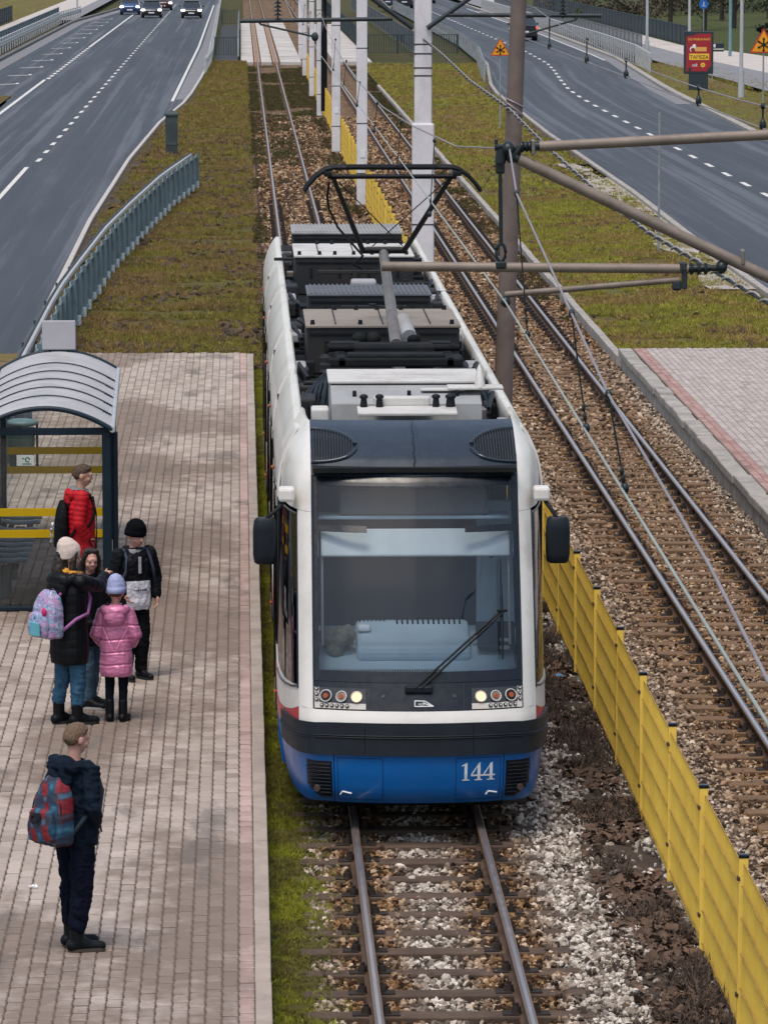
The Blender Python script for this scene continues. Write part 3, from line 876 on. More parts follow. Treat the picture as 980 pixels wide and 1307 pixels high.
gr = strip('grass_slope', lambda y: fb(y) - .02, lambda y: 110, list(np.arange(150, 800, 8.)), lambda x, y: .03 + max(0, x - 33) * .02, grass_mat('slope_grass', (.055, .085, .022), (.075, .075, .03), (.11, .10, .04), .3), nx=10)
gr['kind'] = 'structure'
# ================================================================== TRAM
TX, TY = -.035, 37.6
WHITE = M('tram_white', (.72, .70, .665), .38, var=.07, scale=1.5, coat=.25, dirt=(.36, .32, .27), dscale=1.1, damt=.5)
BLUE = M('tram_blue', (.003, .115, .38), .36, var=.12, scale=1.2, coat=.15, spec=.3, dirt=(.012, .05, .16), dscale=1.2, damt=.55)
RED = M('tram_red', (.48, .03, .04), .4, var=.12, scale=3, coat=.2)
BLACK = M('tram_black', (.004, .007, .013), .3, var=.3, scale=3, coat=.1)
RUBBER = M('bumper_black', (.006, .010, .016), .5, var=.3, scale=3, bmp=.1, bscale=120, spec=.3, dirt=(.016, .02, .027), dscale=2)
HOODM = M('hood_slate', (.020, .030, .044), .26, var=.12, scale=1.3, coat=.3, dirt=(.05, .062, .078), dscale=.9, damt=.4)
EQ_DARK = M('roof_dark', (.006, .008, .010), .8, var=.4, scale=3, spec=.25, dirt=(.025, .021, .018), dscale=2)
EQ_GREY = M('roof_grey', (.32, .33, .34), .7, var=.12, scale=3, dirt=(.16, .14, .12), dscale=1.6)
EQ_WHITE = M('roof_white', (.56, .55, .53), .65, var=.1, scale=3, dirt=(.25, .21, .18), dscale=1.8)
EQ_BEIGE = M('roof_dusty', (.27, .235, .20), .8, var=.2, scale=4, dirt=(.16, .12, .09), dscale=2)
EQ_SIDE = M('roof_box_side', (.024, .026, .029), .75, var=.25, scale=2, spec=.25, dirt=(.055, .043, .034), dscale=1.5)
METAL = M('grey_metal', (.25, .235, .22), .5, .6, var=.2, scale=5, dirt=(.14, .1, .08), dscale=3)
CABLE = M('cable_black', (.006, .008, .011), .55, var=.3, scale=8, spec=.25)
GLASS = glass_mat('windscreen_glass', (.82, .90, .95), .02, 1.6, dirt=.008)
SIDEGLASS = glass_mat('side_glass', (.22, .25, .28), .02, 1.55)
PLASTIC = M('cab_grey', (.45, .55, .61), .6, var=.1, scale=3)
PLASTIC_D = M('cab_dark', (.042, .064, .088), .7, var=.15, scale=2)
LED = M('lamp_lens', (.55, .52, .48), .2, var=.1)
AMBER = M('amber_lens', (.35, .07, .012), .3, var=.2)
LIT = M('headlight_lit', (.45, .26, .09), .3, var=.02, emit=((1.0, .68, .36), 1.0))
LETTER = M('white_lettering', (.75, .76, .78), .5, var=.05)

_yc = ([.2, .26, .32, .5, .66, .94, 1.03, 1.24, 1.6, 2.0, 2.4, 2.88, 3.05, 3.17, 3.25, 3.29, 3.30],
       [.22, .13, .07, .03, .02, .06, .10, .20, .36, .56, .79, 1.08, 1.28, 1.55, 1.80, 2.02, 2.5])
_g = ([0, .3, .6, .87, .95, 1.0, 1.06, 1.12, 1.16, 1.175], [0, .02, .075, .17, .27, .38, .62, 1.05, 1.6, 2.2])
_w = ([.2, .3, .5, .7, 2.6, 2.8, 3.0, 3.1, 3.2, 3.29, 3.31], [1.09, 1.12, 1.15, 1.175, 1.175, 1.165, 1.12, 1.07, 1.0, .93, .91])
_k = ([0, 2.6, 3.3], [1, 1, .55])
def FP(u, z):
    a = abs(u); w = float(np.interp(z, *_w))
    y = float(np.interp(z, *_yc)) + float(np.interp(z, *_k)) * float(np.interp(a, *_g))
    x = a if a <= .885 else .885 + (a - .885) / .29 * (w - .885)
    if z < .7 and a <= .885: x = a * (1 + (w - 1.175) * .25)
    return Vector((math.copysign(x, u), y, z))
def FN(u, z):
    e = .004
    a = FP(u + e, z) - FP(u - e, z); b = FP(u, z + e) - FP(u, z - e)
    n = a.cross(b)
    return n.normalized()
def front_patch(name, uv, nu, nz, mat, parent, off=0., th=.03, smooth=True):
    out, inn = [], []
    for j in range(nz + 1):
        for i in range(nu + 1):
            u, z = uv(i / nu, j / nz)
            p, n = FP(u, z), FN(u, z)
            out.append(p + n * off); inn.append(p + n * (off - th))
    m = nu + 1; B = len(out)
    mb = MB()
    fs = [(j * m + i, j * m + i + 1, (j + 1) * m + i + 1, (j + 1) * m + i) for j in range(nz) for i in range(nu)]
    mb.add(out + inn, fs, smooth)
    rim = []
    for i in range(nu): rim += [(B + i, B + i + 1, i + 1, i), (nz * m + i, nz * m + i + 1, B + nz * m + i + 1, B + nz * m + i)]
    for j in range(nz): rim += [(j * m, (j + 1) * m, B + (j + 1) * m, B + j * m), (B + j * m + nu, B + (j + 1) * m + nu, (j + 1) * m + nu, j * m + nu)]
    mb.add(out + inn, rim)
    return mb.build(name, mat, parent)
def rect(u0, u1, z0, z1): return lambda s, t: (lerp(u0, u1, s), lerp(z0, z1, t))
def fpt(u, z, off=0.): return FP(u, z) + FN(u, z) * off

tram = empty('tram', (TX, TY, 0), label='white and blue articulated city tram with lit headlights and a raised pantograph on the rails', cat='tram')
# lower front: skirt, grilles, number
skirt = front_patch('front_skirt', lambda s, t: (lerp(-.715, .715, s), lerp(.235, .675, t)), 24, 8, BLUE, tram)
for sg in (-1, 1):
    c = front_patch('corner_skirt', (lambda s, t, sg=sg: (lerp(.722, 1.175, s if sg > 0 else 1 - s) * sg, lerp(.235 + .0 * s, .675, t))), 20, 8, BLUE, tram)
    gm = MB()
    for i in range(10):
        z = .30 + i * .031
        a, b = .745, .93 + .012 * math.sin(i)
        if i < 3: b -= (3 - i) * .035
        pts = [fpt(sg * lerp(a, b, q / 5), z, .012) for q in range(6)]
        gm.path(pts, .008, 5)
    bk = front_patch('vent_grille', (lambda s, t, sg=sg: (sg * lerp(.738, lerp(.84, .945, min(1, t * 3)), s if sg > 0 else 1 - s), lerp(.285, .605, t))), 6, 8, BLACK, tram, .003, .01)
    gm.build('slat', RUBBER, bk)
    MB().disc(fpt(sg * .86, .37, .02), .028, FN(sg * .86, .37), .03).build('fog_lamp', M('lamp_dark', (.1, .07, .06), .2), bk)
# number 144
num = MB()
def num_poly(poly, ox, oz, h):
    pts = [(ox + x * h, oz + z * h) for x, z in poly]
    bm = bmesh.new()
    f = bm.faces.new([bm.verts.new((u, 0, z)) for u, z in pts])
    z = oz + .012
    while z < oz + h:
        bmesh.ops.bisect_plane(bm, geom=bm.verts[:] + bm.edges[:] + bm.faces[:], plane_co=(0, 0, z), plane_no=(0, 0, 1)); z += .02
    bm.verts.index_update()
    num.add([fpt(v.co.x, v.co.z, .0025) for v in bm.verts], [[v.index for v in g.verts] for g in bm.faces]); bm.free()
one = [[(.17, .06), (.33, .06), (.33, 1.), (.28, 1.), (.17, .93)], [(.05, .0), (.46, .0), (.46, .06), (.05, .06)], [(.03, .80), (.17, .86), (.17, .93), (.03, .86)]]
four = [[(.36, .06), (.52, .06), (.52, 1.), (.46, 1.), (.36, .9)], [(.22, 0), (.63, 0), (.63, .06), (.22, .06)], [(.0, .24), (.36, .24), (.36, .335), (.0, .335)], [(.52, .24), (.66, .24), (.66, .335), (.52, .335)], [(.0, .335), (.085, .335), (.46, .93), (.46, 1.)]]
for ch, ox in ((one, .355), (four, .437), (four, .541)):
    for po in ch: num_poly(po, ox, .445, .155)
num.build('fleet_number', LETTER, tram)
for sg, c in ((-1, -.62), (1, .62)):
    lm = MB()
    for (a, b) in (((c - .03, .345), (c + .045, .33)), ((c - .03, .345), (c - .05, .318))):
        lm.tube(fpt(*a, .004), fpt(*b, .004), .0075, n=5)
    lm.build('towing_mark', LETTER, tram)
for c in (-.50, .50):
    pm_ = MB()
    for a, b in (((c - .19, .64), (c + .19, .64)), ((c - .19, .27), (c + .19, .27)), ((c - .19, .27), (c - .19, .64)), ((c + .19, .27), (c + .19, .64))):
        pm_.path([fpt(lerp(a[0], b[0], q / 6), lerp(a[1], b[1], q / 6), .0005) for q in range(7)], .003, 4)
    pm_.build('panel_seam', M('seam_blue', (.003, .035, .15), .6), tram)
# bumper, three lengths
def bump_uv(u0, u1):
    return lambda s, t: (lerp(u0, u1, s), lerp(.665, .937, t) - lerp(.02, .05, t) * (lerp(u0, u1, s) / 1.12) ** 6)
for u0, u1 in ((-1.125, -.452), (-.448, .448), (.452, 1.125)):
    b = front_patch('bumper', bump_uv(u0, u1), 16, 6, RUBBER, tram, .03, .05)
    me = b.data
    for t_ in (.34, .4): 
        q = MB(); q.path([fpt(*bump_uv(u0, u1)(i / 12, t_ + .2), .034) for i in range(13)], .007, 5); q.build('bumper_rib', RUBBER, b)
# stripes
for sg in (-1, 1):
    su = lambda s, sg=sg: lerp(1.0, 1.175, s if sg > 0 else 1 - s) * sg
    dz = lambda s, sg=sg: -.17 * (s if sg > 0 else 1 - s)
    front_patch('red_stripe', lambda s, t: (su(s), lerp(.88, 1.02, t) + dz(s)), 8, 2, RED, tram, .004)
    front_patch('corner_panel', lambda s, t: (su(s), lerp(1.023, 1.19, t) + dz(s) * (1 - t * .6)), 8, 2, WHITE, tram, .003)
    front_patch('corner_panel', lambda s, t: (su(s), lerp(.678, .897 + dz(s), t)), 8, 3, BLUE, tram, .0)
    # pillar and the white shoulder above the side glass
    front_patch('pillar', (lambda s, t, sg=sg: (sg * lerp(.888, 1.0, s if sg > 0 else 1 - s), lerp(1.03, 2.6, t))), 4, 14, WHITE, tram, .006)
    front_patch('roof_shoulder', (lambda s, t, sg=sg: (sg * lerp(.888, 1.175, s if sg > 0 else 1 - s), lerp(2.603, 3.285, t))), 10, 14, WHITE, tram, .006)
    front_patch('cab_side_glass', (lambda s, t, sg=sg: (sg * lerp(1.006, 1.172, s if sg > 0 else 1 - s), lerp(1.19 - .10 * (s if sg > 0 else 1 - s), 2.56, t))), 10, 10, SIDEGLASS, tram, -.002, .008)
    fm = MB()
    fm.path([fpt(sg * 1.006, lerp(1.16, 2.57, q / 10), .004) for q in range(11)], .012, 5)
    fm.path([fpt(sg * lerp(1.006, 1.17, q / 8), 2.565, .004) for q in range(9)], .012, 5)
    fm.path([fpt(sg * lerp(1.006, 1.17, q / 8), 1.18 - .1 * q / 8, .004) for q in range(9)], .012, 5)
    fm.build('window_frame', BLACK, tram)
front_patch('white_band', lambda s, t: (lerp(-1.0, 1.0, s), lerp(.90, 1.03, t)), 30, 3, WHITE, tram, .006)
front_patch('light_panel', lambda s, t: (lerp(-.886, .886, s), lerp(1.033, 1.255, t)), 26, 4, BLACK, tram, .002)
SEAMD = M('seam_dark', (.04, .045, .05), .5)
for u in (-.40, .38): MB().path([fpt(u, lerp(1.035, 1.25, q / 4), .003) for q in range(5)], .003, 4).build('panel_seam', SEAMD, tram)
for u in (-.3, .3): MB().disc(fpt(u, 1.15, .004), .016, FN(u, 1.15), .008, 10).build('panel_lock', SEAMD, tram)
# headlights
for sg in (-1, 1):
    h = front_patch('headlight', (lambda s, t, sg=sg: (sg * lerp(.445, .87, s if sg > 0 else 1 - s), lerp(1.045, 1.205 - .03 * 0, t))), 8, 4, M('lamp_housing', (.03, .032, .036), .25, coat=.5), tram, .008, .02)
    front_patch('bezel', (lambda s, t, sg=sg: (sg * lerp(.445, .87, s if sg > 0 else 1 - s), lerp(1.04, 1.085, t))), 8, 1, LED, h, .012, .008)
    front_patch('bezel', (lambda s, t, sg=sg: (sg * lerp(.835, .87, s if sg > 0 else 1 - s), lerp(1.086, 1.205, t))), 2, 3, LED, h, .012, .008)
    for u, z in [(.60 + i * .042, 1.063) for i in range(6)] + [(.853, 1.105 + i * .042) for i in range(3)]:
        lm = MB().disc(fpt(sg * u, z, .016), .0165, FN(sg * u, z), .012, 12); lm.m = 1
        lm.disc(fpt(sg * u, z, .022), .0085, FN(sg * u, z), .012, 10).build('led', [BLACK, LED], h)
    for u, r, mt in ((.52, .046, LIT), (.645, .045, METAL), (.775, .05, BLACK)):
        p, n = fpt(sg * u, 1.135, .014), FN(sg * u, 1.135)
        MB().disc(p, r, n, .02, 20).build('lamp', mt, h)
        rg = MB(); q = n.to_track_quat('Z', 'Y').to_matrix()
        rg.path([p + n * .012 + q @ Vector((math.cos(a) * r, math.sin(a) * r, 0)) for a in [2 * math.pi * k / 16 for k in range(17)]], .006, 5)
        rg.build('lamp_ring', LED, h)
        if mt is not LIT: MB().disc(p + n * .01, r * .45, n, .02, 14).build('lamp', AMBER, h)
lg = MB()
for a, b in (((-.035, 1.07), (-.035, 1.115)), ((-.035, 1.115), (.05, 1.112)), ((.05, 1.112), (.12, 1.07)), ((-.035, 1.07), (.12, 1.07)), ((.03, 1.1), (.1, 1.073))):
    lg.tube(fpt(*a, .005), fpt(*b, .005), .0055, n=5)
lg.build('maker_emblem', LETTER, tram)

def text_mesh(s, size, name, mat, parent, M4, depth=.002, bold=0.):
    """lettering turned into a thin mesh and placed by a matrix"""
    cu = bpy.data.curves.new(name, 'FONT'); cu.body = s; cu.size = size; cu.align_x = 'CENTER'; cu.align_y = 'CENTER'; cu.extrude = depth; cu.offset = bold
    cu.resolution_u = 3
    o = bpy.data.objects.new(name, cu); COL.objects.link(o)
    dg = bpy.context.evaluated_depsgraph_get()
    me = bpy.data.meshes.new_from_object(o.evaluated_get(dg))
    bpy.data.objects.remove(o); bpy.data.curves.remove(cu)
    me.transform(M4)
    me.materials.clear()
    return link(name, me, mat, parent)
nrm = FN(.03, 1.085)
text_mesh('PESA', .026, 'maker_name', LETTER, tram, Matrix.Translation(fpt(.02, 1.086, .005)) @ Matrix.Rotation(R(72), 4, 'X'))

# windscreen: black border, glass, bars, wiper
def ws(name, u0, u1, z0, z1, off=.004, mat=BLACK, th=.02, nu=10, nz=10): return front_patch(name, rect(u0, u1, z0, z1), nu, nz, mat, tram, off, th)
ws('windscreen_frame', -.886, -.835, 1.258, 2.895); ws('windscreen_frame', .835, .886, 1.258, 2.895)
ws('windscreen_frame', -.834, .834, 1.258, 1.345, nu=20, nz=3); ws('windscreen_frame', -.834, .834, 2.825, 2.895, nu=20, nz=3)
for sg in (-1, 1):
    a, b = sorted((sg * .834, sg * .42)); ws('windscreen_bar', a, b, 2.455, 2.505, nu=6, nz=2, th=.012)
gl = front_patch('windscreen', rect(-.834, .834, 1.346, 2.824), 24, 24, GLASS, tram, .0, .006)
wm = MB()
A0 = fpt(-.035, 1.2, .05)
for o_ in (0, .035):
    wm.tube(A0 + Vector((o_ * 1.6, 0, 0)), fpt(.68 + o_, 1.79, .06), .0095, n=6)
wm.tube(fpt(.66, 1.80, .06), fpt(.74, 1.80, .06), .014, n=6)
wiper = wm.build('wiper', CABLE, tram)
w2 = MB(); w2.path([fpt(.705, lerp(1.42, 2.22, q / 8), .035) for q in range(9)], [.008, .012, .014, .015, .015, .013, .01, .008, .006], 5)
w2.build('wiper_blade', CABLE, wiper)
MB().bev(fpt(.0, 1.205, .02), (.24, .05, .07), .02).build('wiper_base', RUBBER, wiper)
# hood with oval air grilles
hood = front_patch('hood', lambda s, t: (lerp(-.884, .884, s), lerp(2.90, 3.287, t)), 26, 16, HOODM, tram, .008)
cs = MB(); cs.path([fpt(.0 + .006 * math.sin(q * 1.9), lerp(2.91, 3.285, q / 14), .0085) for q in range(15)], .009, 5); cs.build('wire_reflection', BLACK, hood)  # dark wavy line laid on the hood as the overhead wire's reflection
for sg in (-1, 1):
    def ov(s, t, sg=sg, r=1.):
        u = lerp(.50, .875, s if sg > 0 else 1 - s)
        k = (u - .875) / .375
        hh = .115 * r * math.sqrt(max(.02, 1 - k * k))
        return (sg * u, 3.105 + .0 + lerp(-hh, hh, t) + .01)
    gb = front_patch('air_grille', ov, 16, 8, BLACK, hood, .011, .005)
    rim_pts = [fpt(*ov(i / 20, 1), .014) for i in range(21)]; rim_b = [fpt(*ov(i / 20, 0), .014) for i in range(21)]
    rm = MB(); rm.path(rim_pts, .018, 6); rm.path(rim_b, .018, 6); rm.build('grille_rim', HOODM, gb)
    sl = MB()
    for i in range(15):
        u = .53 + i * .0235
        k = (u - .875) / .375; hh = .105 * math.sqrt(max(.02, 1 - k * k))
        sl.path([fpt(sg * u, 3.115 + lerp(-hh, hh, q / 4), .02) for q in range(5)], .0055, 4)
    sl.build('slat', SEAMD, gb)
# mirrors
for sg, hx in ((-1, -1.285), (1, 1.235)):
    mi = MB().bev((sg * 1.10, 1.3, 2.735), (.14, .2, .12), .025).build('mirror', WHITE, tram)
    MB().path([(sg * 1.13, 1.26, 2.67), (sg * 1.17, 1.2, 2.62), (hx - sg * .02, 1.17, 2.55), (hx, 1.16, 2.45)], .018, 8).build('mirror_arm', CABLE, mi)
    hm = MB()
    rings = []
    for q, (zz, sc_) in enumerate(((-.2, .72), (-.185, .9), (-.12, 1.), (.1, 1.), (.175, .92), (.2, .72))):
        rings.append([Vector((hx + .105 * sc_ * math.copysign(abs(math.cos(a)) ** .6, math.cos(a)), 1.18 + .075 * sc_ * math.copysign(abs(math.sin(a)) ** .7, math.sin(a)), 2.345 + zz)) for a in [2 * math.pi * k / 16 for k in range(16)]])
    hm.loft(rings)
    hm.build('mirror_housing', RUBBER, mi)
# driver's cab
cab = MB().add([(-.84, .42, 1.2), (.84, .42, 1.2), (.84, .50, 1.29), (-.84, .50, 1.29), (-.84, 1.5, 1.2), (.84, 1.5, 1.2), (.84, 1.45, 1.56), (-.84, 1.45, 1.56)],
    [(0, 1, 2, 3), (3, 2, 6, 7), (4, 7, 6, 5), (0, 3, 7, 4), (1, 5, 6, 2)]).build('dashboard', PLASTIC, tram)
bn = MB(); bn.bev((-.02, 1.02, 1.5), (.98, .62, .14), .05, M_=Matrix.Rotation(R(16), 3, 'X'))
bin_ = bn.build('instrument_hood', PLASTIC, cab)
vm = MB()
for i in range(13): vm.box((-.15 + i * .045 + .0, 1.22, 1.632), (.016, .12, .01), M_=Matrix.Rotation(R(16), 3, 'X'))
for i in range(7): vm.box((-.47 + i * .035, 1.24, 1.637), (.014, .03, .01), M_=Matrix.Rotation(R(16), 3, 'X'))
vm.build('air_slot', BLACK, cab)
v2 = MB()
for i in range(70): v2.box((-.80 + i * .0145, .53, 1.305), (.006, .07, .012), M_=Matrix.Rotation(R(16), 3, 'X'))
v2.build('demister_slot', BLACK, cab)
MB().bev((-.44, 1.02, 1.61), (.11, .1, .06), .02).build('ticket_device', LETTER, cab)
it_ = MB()
for i in range(7): it_.bev((.62 + rnd.uniform(-.12, .2), .9 + rnd.uniform(-.2, .25), 1.47 + rnd.uniform(0, .07)), (rnd.uniform(.03, .1), rnd.uniform(.03, .08), .03), .008, rz=rnd.uniform(0, 3))
it_.build('papers', M('paper_white', (.6, .6, .58), .8), cab)
MB().bev((.70, 1.05, 1.53), (.34, .5, .06), .02, M_=Matrix.Rotation(R(16), 3, 'X')).build('side_console', PLASTIC_D, cab)
pw = MB(); pw.box((-.14, 2.0, 2.05), (1.5, .06, 1.35)); pw.box((-.93, 2.0, 2.05), (.08, .07, 1.4)); cabw = pw.build('cab_partition', PLASTIC_D, tram)
MB().bev((.80, 1.93, 2.0), (.46, .05, 1.2), .02).build('partition_door', PLASTIC, cabw)
MB().disc((.70, 1.90, 2.12), .028, (0, 1, 0), .02).build('door_lock', BLACK, cabw)
MB().bev((0, 1.02, 2.345), (1.62, .04, .25), .015, M_=Matrix.Rotation(R(-26), 3, 'X')).build('cab_header', M('cab_white', (.84, .84, .82), .6, var=.06), tram)
MB().box((0, 1.5, 1.16), (1.9, 1.5, .05)).build('cab_floor', PLASTIC_D, tram)
MB().box((0, 1.72, 2.86), (1.76, .75, .04)).build('cab_ceiling', PLASTIC_D, tram)
ds = MB().bev((.0, 1.36, 2.65), (1.28, .08, .24), .02, M_=Matrix.Rotation(R(-25), 3, 'X')).build('destination_display', M('display_off', (.10, .105, .11), .45, var=.2, scale=60), tram)
sf = MB().bev((.0, 1.40, 2.53), (1.66, .3, .03), .01).build('display_shelf', PLASTIC, tram)
for sg in (-1, 1): MB().path([(sg * .80, .75, 1.5), (sg * .80, .9, 1.9), (sg * .80, 1.1, 2.4)], .012, 6).build('cab_rail', LED, tram)
MB().tube((-1.02, 1.9, 1.25), (-1.02, 1.9, 2.5), .05, n=8).build('cab_post', PLASTIC_D, tram)

# ---- body sides: five sections with bellows between
SECT = [(2.2, 7.1), (7.6, 11.9), (12.4, 17.9), (18.4, 22.6), (23.1, 27.4)]
fair = [(1.175, 2.60), (1.17, 2.74), (1.15, 2.88), (1.115, 3.0), (1.07, 3.1), (1.02, 3.18), (.985, 3.215), (.955, 3.20), (.95, 3.12), (.95, 2.96)]
for (a, b) in SECT:
    sec = empty('section', (0, 0, 0)); sec.parent = tram
    for sg in (-1, 1):
        def run(name, prof, y0, y1, mat):
            mb = MB(); cc = prof + [(x - .022, z) for x, z in reversed(prof)]      # outer face, then the inner face back
            ny = max(1, int((y1 - y0) / 1.1))
            rings = [[Vector((sg * x, lerp(y0, y1, j / ny), z)) for x, z in cc] for j in range(ny + 1)]
            mb.loft(rings)
            o = mb.build(name, mat, sec)
            return o
        run('skirt', [(1.13, .22), (1.165, .45), (1.175, .79)], a, b, BLUE)
        run('red_stripe', [(1.177, .793), (1.177, .89)], a, b, RED)
        run('side_panel', [(1.175, .893), (1.175, 1.13)], a, b, WHITE)
        run('window_band', [(1.168, 1.133), (1.168, 2.597)], a, b, BLACK)
        # roof fairing in lengths, each with a step at its joint
        nf = max(2, round((b - a) / 2.2)); fl = (b - a) / nf
        for i in range(nf):
            y0 = a + i * fl + .002; y1 = a + (i + 1) * fl - .002
            sw = .004 * (i % 2)
            run('roof_fairing', [(x - sw * .3, z + sw * (.4 if z > 2.7 else 0)) for x, z in fair], y0, y1, WHITE)
        # panes and doors
        y = a + .25; k = 0
        while y + 1.2 < b:
            wdt = 1.25
            door = (k % 3 == 1)
            w_ = MB().bev((sg * 1.172, y + wdt / 2, 1.86 if not door else 1.5), (.02, wdt - .08, 1.25 if not door else 2.15), .008).build('door' if door else 'window', SIDEGLASS if not door else BLACK, sec)
            if door:
                for q in (-.28, .28): MB().bev((sg * 1.187, y + wdt / 2 + q, 1.6), (.012, .46, 1.75), .005).build('pane', SIDEGLASS, w_)
                MB().ell((sg * 1.20, y + .06, 2.68), (.018, .035, .02), 8, 5).build('door_lamp', AMBER, w_)
            k += 1; y += wdt
        MB().ell((sg * 1.195, a + .12, .84), (.016, .035, .018), 8, 5).build('marker_lamp', AMBER, sec)
    MB().box((0, (a + b) / 2, 2.93), (1.92, b - a, .05)).build('roof_floor', EQ_DARK, sec)
    MB().box((0, (a + b) / 2, .3), (2.2, b - a, .12)).build('underframe', EQ_DARK, sec)
    MB().box((0, (a + b) / 2, .17), (1.4, (b - a) * .6, .24)).build('bogie', EQ_DARK, sec)
for (a0, b0), (a1, b1) in zip(SECT, SECT[1:]):
    bl = MB()
    for i in range(6):
        y = b0 + (i + .5) * (a1 - b0) / 6
        for sg in (-1, 1): bl.box((sg * (1.10 - .02 * (i % 2)), y, 1.6), (.06, .06, 2.75))
        bl.box((0, y, 2.97), (2.2 - .04 * (i % 2), .06, .05))
    bl.box((0, (b0 + a1) / 2, .35), (2.1, a1 - b0 + .1, .1))
    bl.build('bellows', RUBBER, tram)
    for sg in (-1, 1):
        MB().loft([[Vector((sg * (x - .012), y, z)) for x, z in fair] for y in (b0 - .05, (b0 + a1) / 2, a1 + .05)], closed=False, caps=False).build('joint_cover', WHITE, tram)
# tail end
rt = MB()
rings = []
for y, s, zt in ((27.4, 1., 3.0), (28.0, .97, 2.95), (28.6, .90, 2.7), (28.9, .82, 2.2)):
    rings.append([Vector((sg_x * s, y, z)) for sg_x, z in ((-1.17, .3), (-1.175, 2.6 * zt / 3), (-1.0, zt), (1.0, zt), (1.175, 2.6 * zt / 3), (1.17, .3))])
rt.loft(rings); rt.build('tail', WHITE, tram)
MB().box((0, 1.9, 2.96), (1.75, 1.6, .04)).build('roof_floor', EQ_DARK, tram)
MB().box((0, 1.5, .33), (1.5, 1.5, .1)).build('underframe', EQ_DARK, tram)
MB().box((0, 28.0, 2.98), (1.9, 1.1, .06)).build('roof_floor', EQ_DARK, tram)
# plough under the nose and first wheels
MB().bev((0, .85, .17), (1.5, .08, .16), .02).build('plough', EQ_DARK, tram)
for sg in (-1, 1):
    MB().disc((sg * GAUGE, 2.6, .3), .3, (1, 0, 0), .11, 24).build('wheel', M('wheel_steel', (.12, .1, .09), .5, .7), tram)

# ---- roof equipment (positions along the tram measured from the photograph)
def ly(Y): return Y - TY
def roofbox(name, y0, y1, x0, x1, z0, z1, top, side, lidh=.03, bolts=True, ribs=0):
    o = MB().bev(((x0 + x1) / 2, (y0 + y1) / 2, (z0 + z1) / 2), (x1 - x0, y1 - y0, z1 - z0), .015).build(name, side, tram)
    lid = MB().bev(((x0 + x1) / 2, (y0 + y1) / 2, z1 + lidh / 2 + .002), (x1 - x0 + .03, y1 - y0 + .03, lidh), .008).build('lid', top, o)
    if bolts:
        b = MB()
        for i in range(7):
            xx = lerp(x0 + .08, x1 - .08, i / 6) + rnd.uniform(-.03, .03)
            for yy in (y0 + .1, y1 - .12):
                if rnd.random() < .75: b.tube((xx, yy, z1 + lidh), (xx, yy, z1 + lidh + .05), .026, .02, 8)
        for xx in np.linspace(x0 + .3, x1 - .3, 3): b.box((xx, (y0 + y1) / 2, z1 + lidh + .006), (.012, (y1 - y0) * .9, .012))
        b.build('fitting', CABLE, o)
    if ribs:
        b = MB()
        for i in range(ribs): b.box((lerp(x0 + .04, x1 - .04, i / (ribs - 1)), (y0 + y1) / 2, z1 + lidh + .008), (.018, y1 - y0, .016))
        b.build('rib', top, o)
    sd = MB()
    for xx in np.linspace(x0 + .2, x1 - .2, 4): sd.bev((xx, y0 - .008, (z0 + z1) / 2 + .05), (.03, .016, .12), .004)
    sd.box(((x0 + x1) / 2, y0 - .006, z1 - .06), (x1 - x0 - .05, .012, .018))
    sd.build('latch', CABLE, o)
    return o
# air conditioner behind the hood
ac = MB().add([(-.68, ly(40.3), 2.98), (.66, ly(40.3), 2.98), (.66, ly(40.35), 3.36), (-.68, ly(40.35), 3.36), (.66, ly(41.0), 3.47), (-.68, ly(41.0), 3.47), (.66, ly(41.75), 3.50), (-.68, ly(41.75), 3.50), (.66, ly(41.8), 2.98), (-.68, ly(41.8), 2.98)],
    [(0, 1, 2, 3), (3, 2, 4, 5), (5, 4, 6, 7), (7, 6, 8, 9), (0, 3, 5, 7, 9), (1, 8, 6, 4, 2)]).build('air_conditioner', EQ_GREY, tram)
MB().bev((-.01, ly(41.38), 3.51), (1.38, .82, .03), .01, M_=Matrix.Rotation(R(2), 3, 'X')).build('lid', EQ_WHITE, ac)
lt = MB()
for xx in (-.47, .02, .45): lt.bev((xx, ly(40.62), 3.42), (.035, .05, .07), .008)
lt.build('latch', CABLE, ac)
MB().bev((-.02, ly(40.0), 3.335), (.88, .34, .03), .008, M_=Matrix.Rotation(R(5), 3, 'X')).build('service_plate', EQ_WHITE, tram)
MB().bev((-.06, ly(40.24), 3.40), (.5, .16, .08), .015).build('service_box', EQ_WHITE, tram)
ins = MB()
for xx in (-.40, -.26, .24, .36, .38): ins.tube((xx, ly(40.12), 3.35), (xx, ly(40.12), 3.44), .035, .025, 8).ell((xx, ly(40.12), 3.45), (.04, .04, .025), 8, 5)
ins.build('roof_bolt', CABLE, tram)
ant = MB().bev((.62, ly(40.75), 3.47), (.5, .28, .025), .008).bev((.33, ly(40.75), 3.45), (.4, .12, .02), .006).build('antenna_plate', EQ_WHITE, tram)
MB().loft([[Vector((.66 + .05 * s * math.cos(a), ly(40.72) + .12 * s * math.sin(a) + d, z)) for a in [2 * math.pi * k / 10 for k in range(10)]] for z, s, d in ((3.48, 1, 0), (3.56, .8, .02), (3.64, .45, .05), (3.67, .15, .06))]).build('antenna_fin', EQ_WHITE, ant)
MB().bev((-.78, ly(40.6), 3.2), (.16, .3, .22), .02).build('roof_box', EQ_WHITE, tram)
MB().bev((.86, ly(40.5), 3.1), (.1, .5, .2), .02).build('roof_box', EQ_GREY, tram)
roofbox('equipment_box', ly(47.25), ly(49.3), -.80, .79, 2.96, 3.44, EQ_BEIGE, EQ_SIDE)
roofbox('equipment_box', ly(51.9), ly(53.2), -.72, .68, 2.96, 3.40, M('roof_slate', (.11, .125, .145), .7, var=.15), EQ_SIDE, ribs=26, bolts=False)
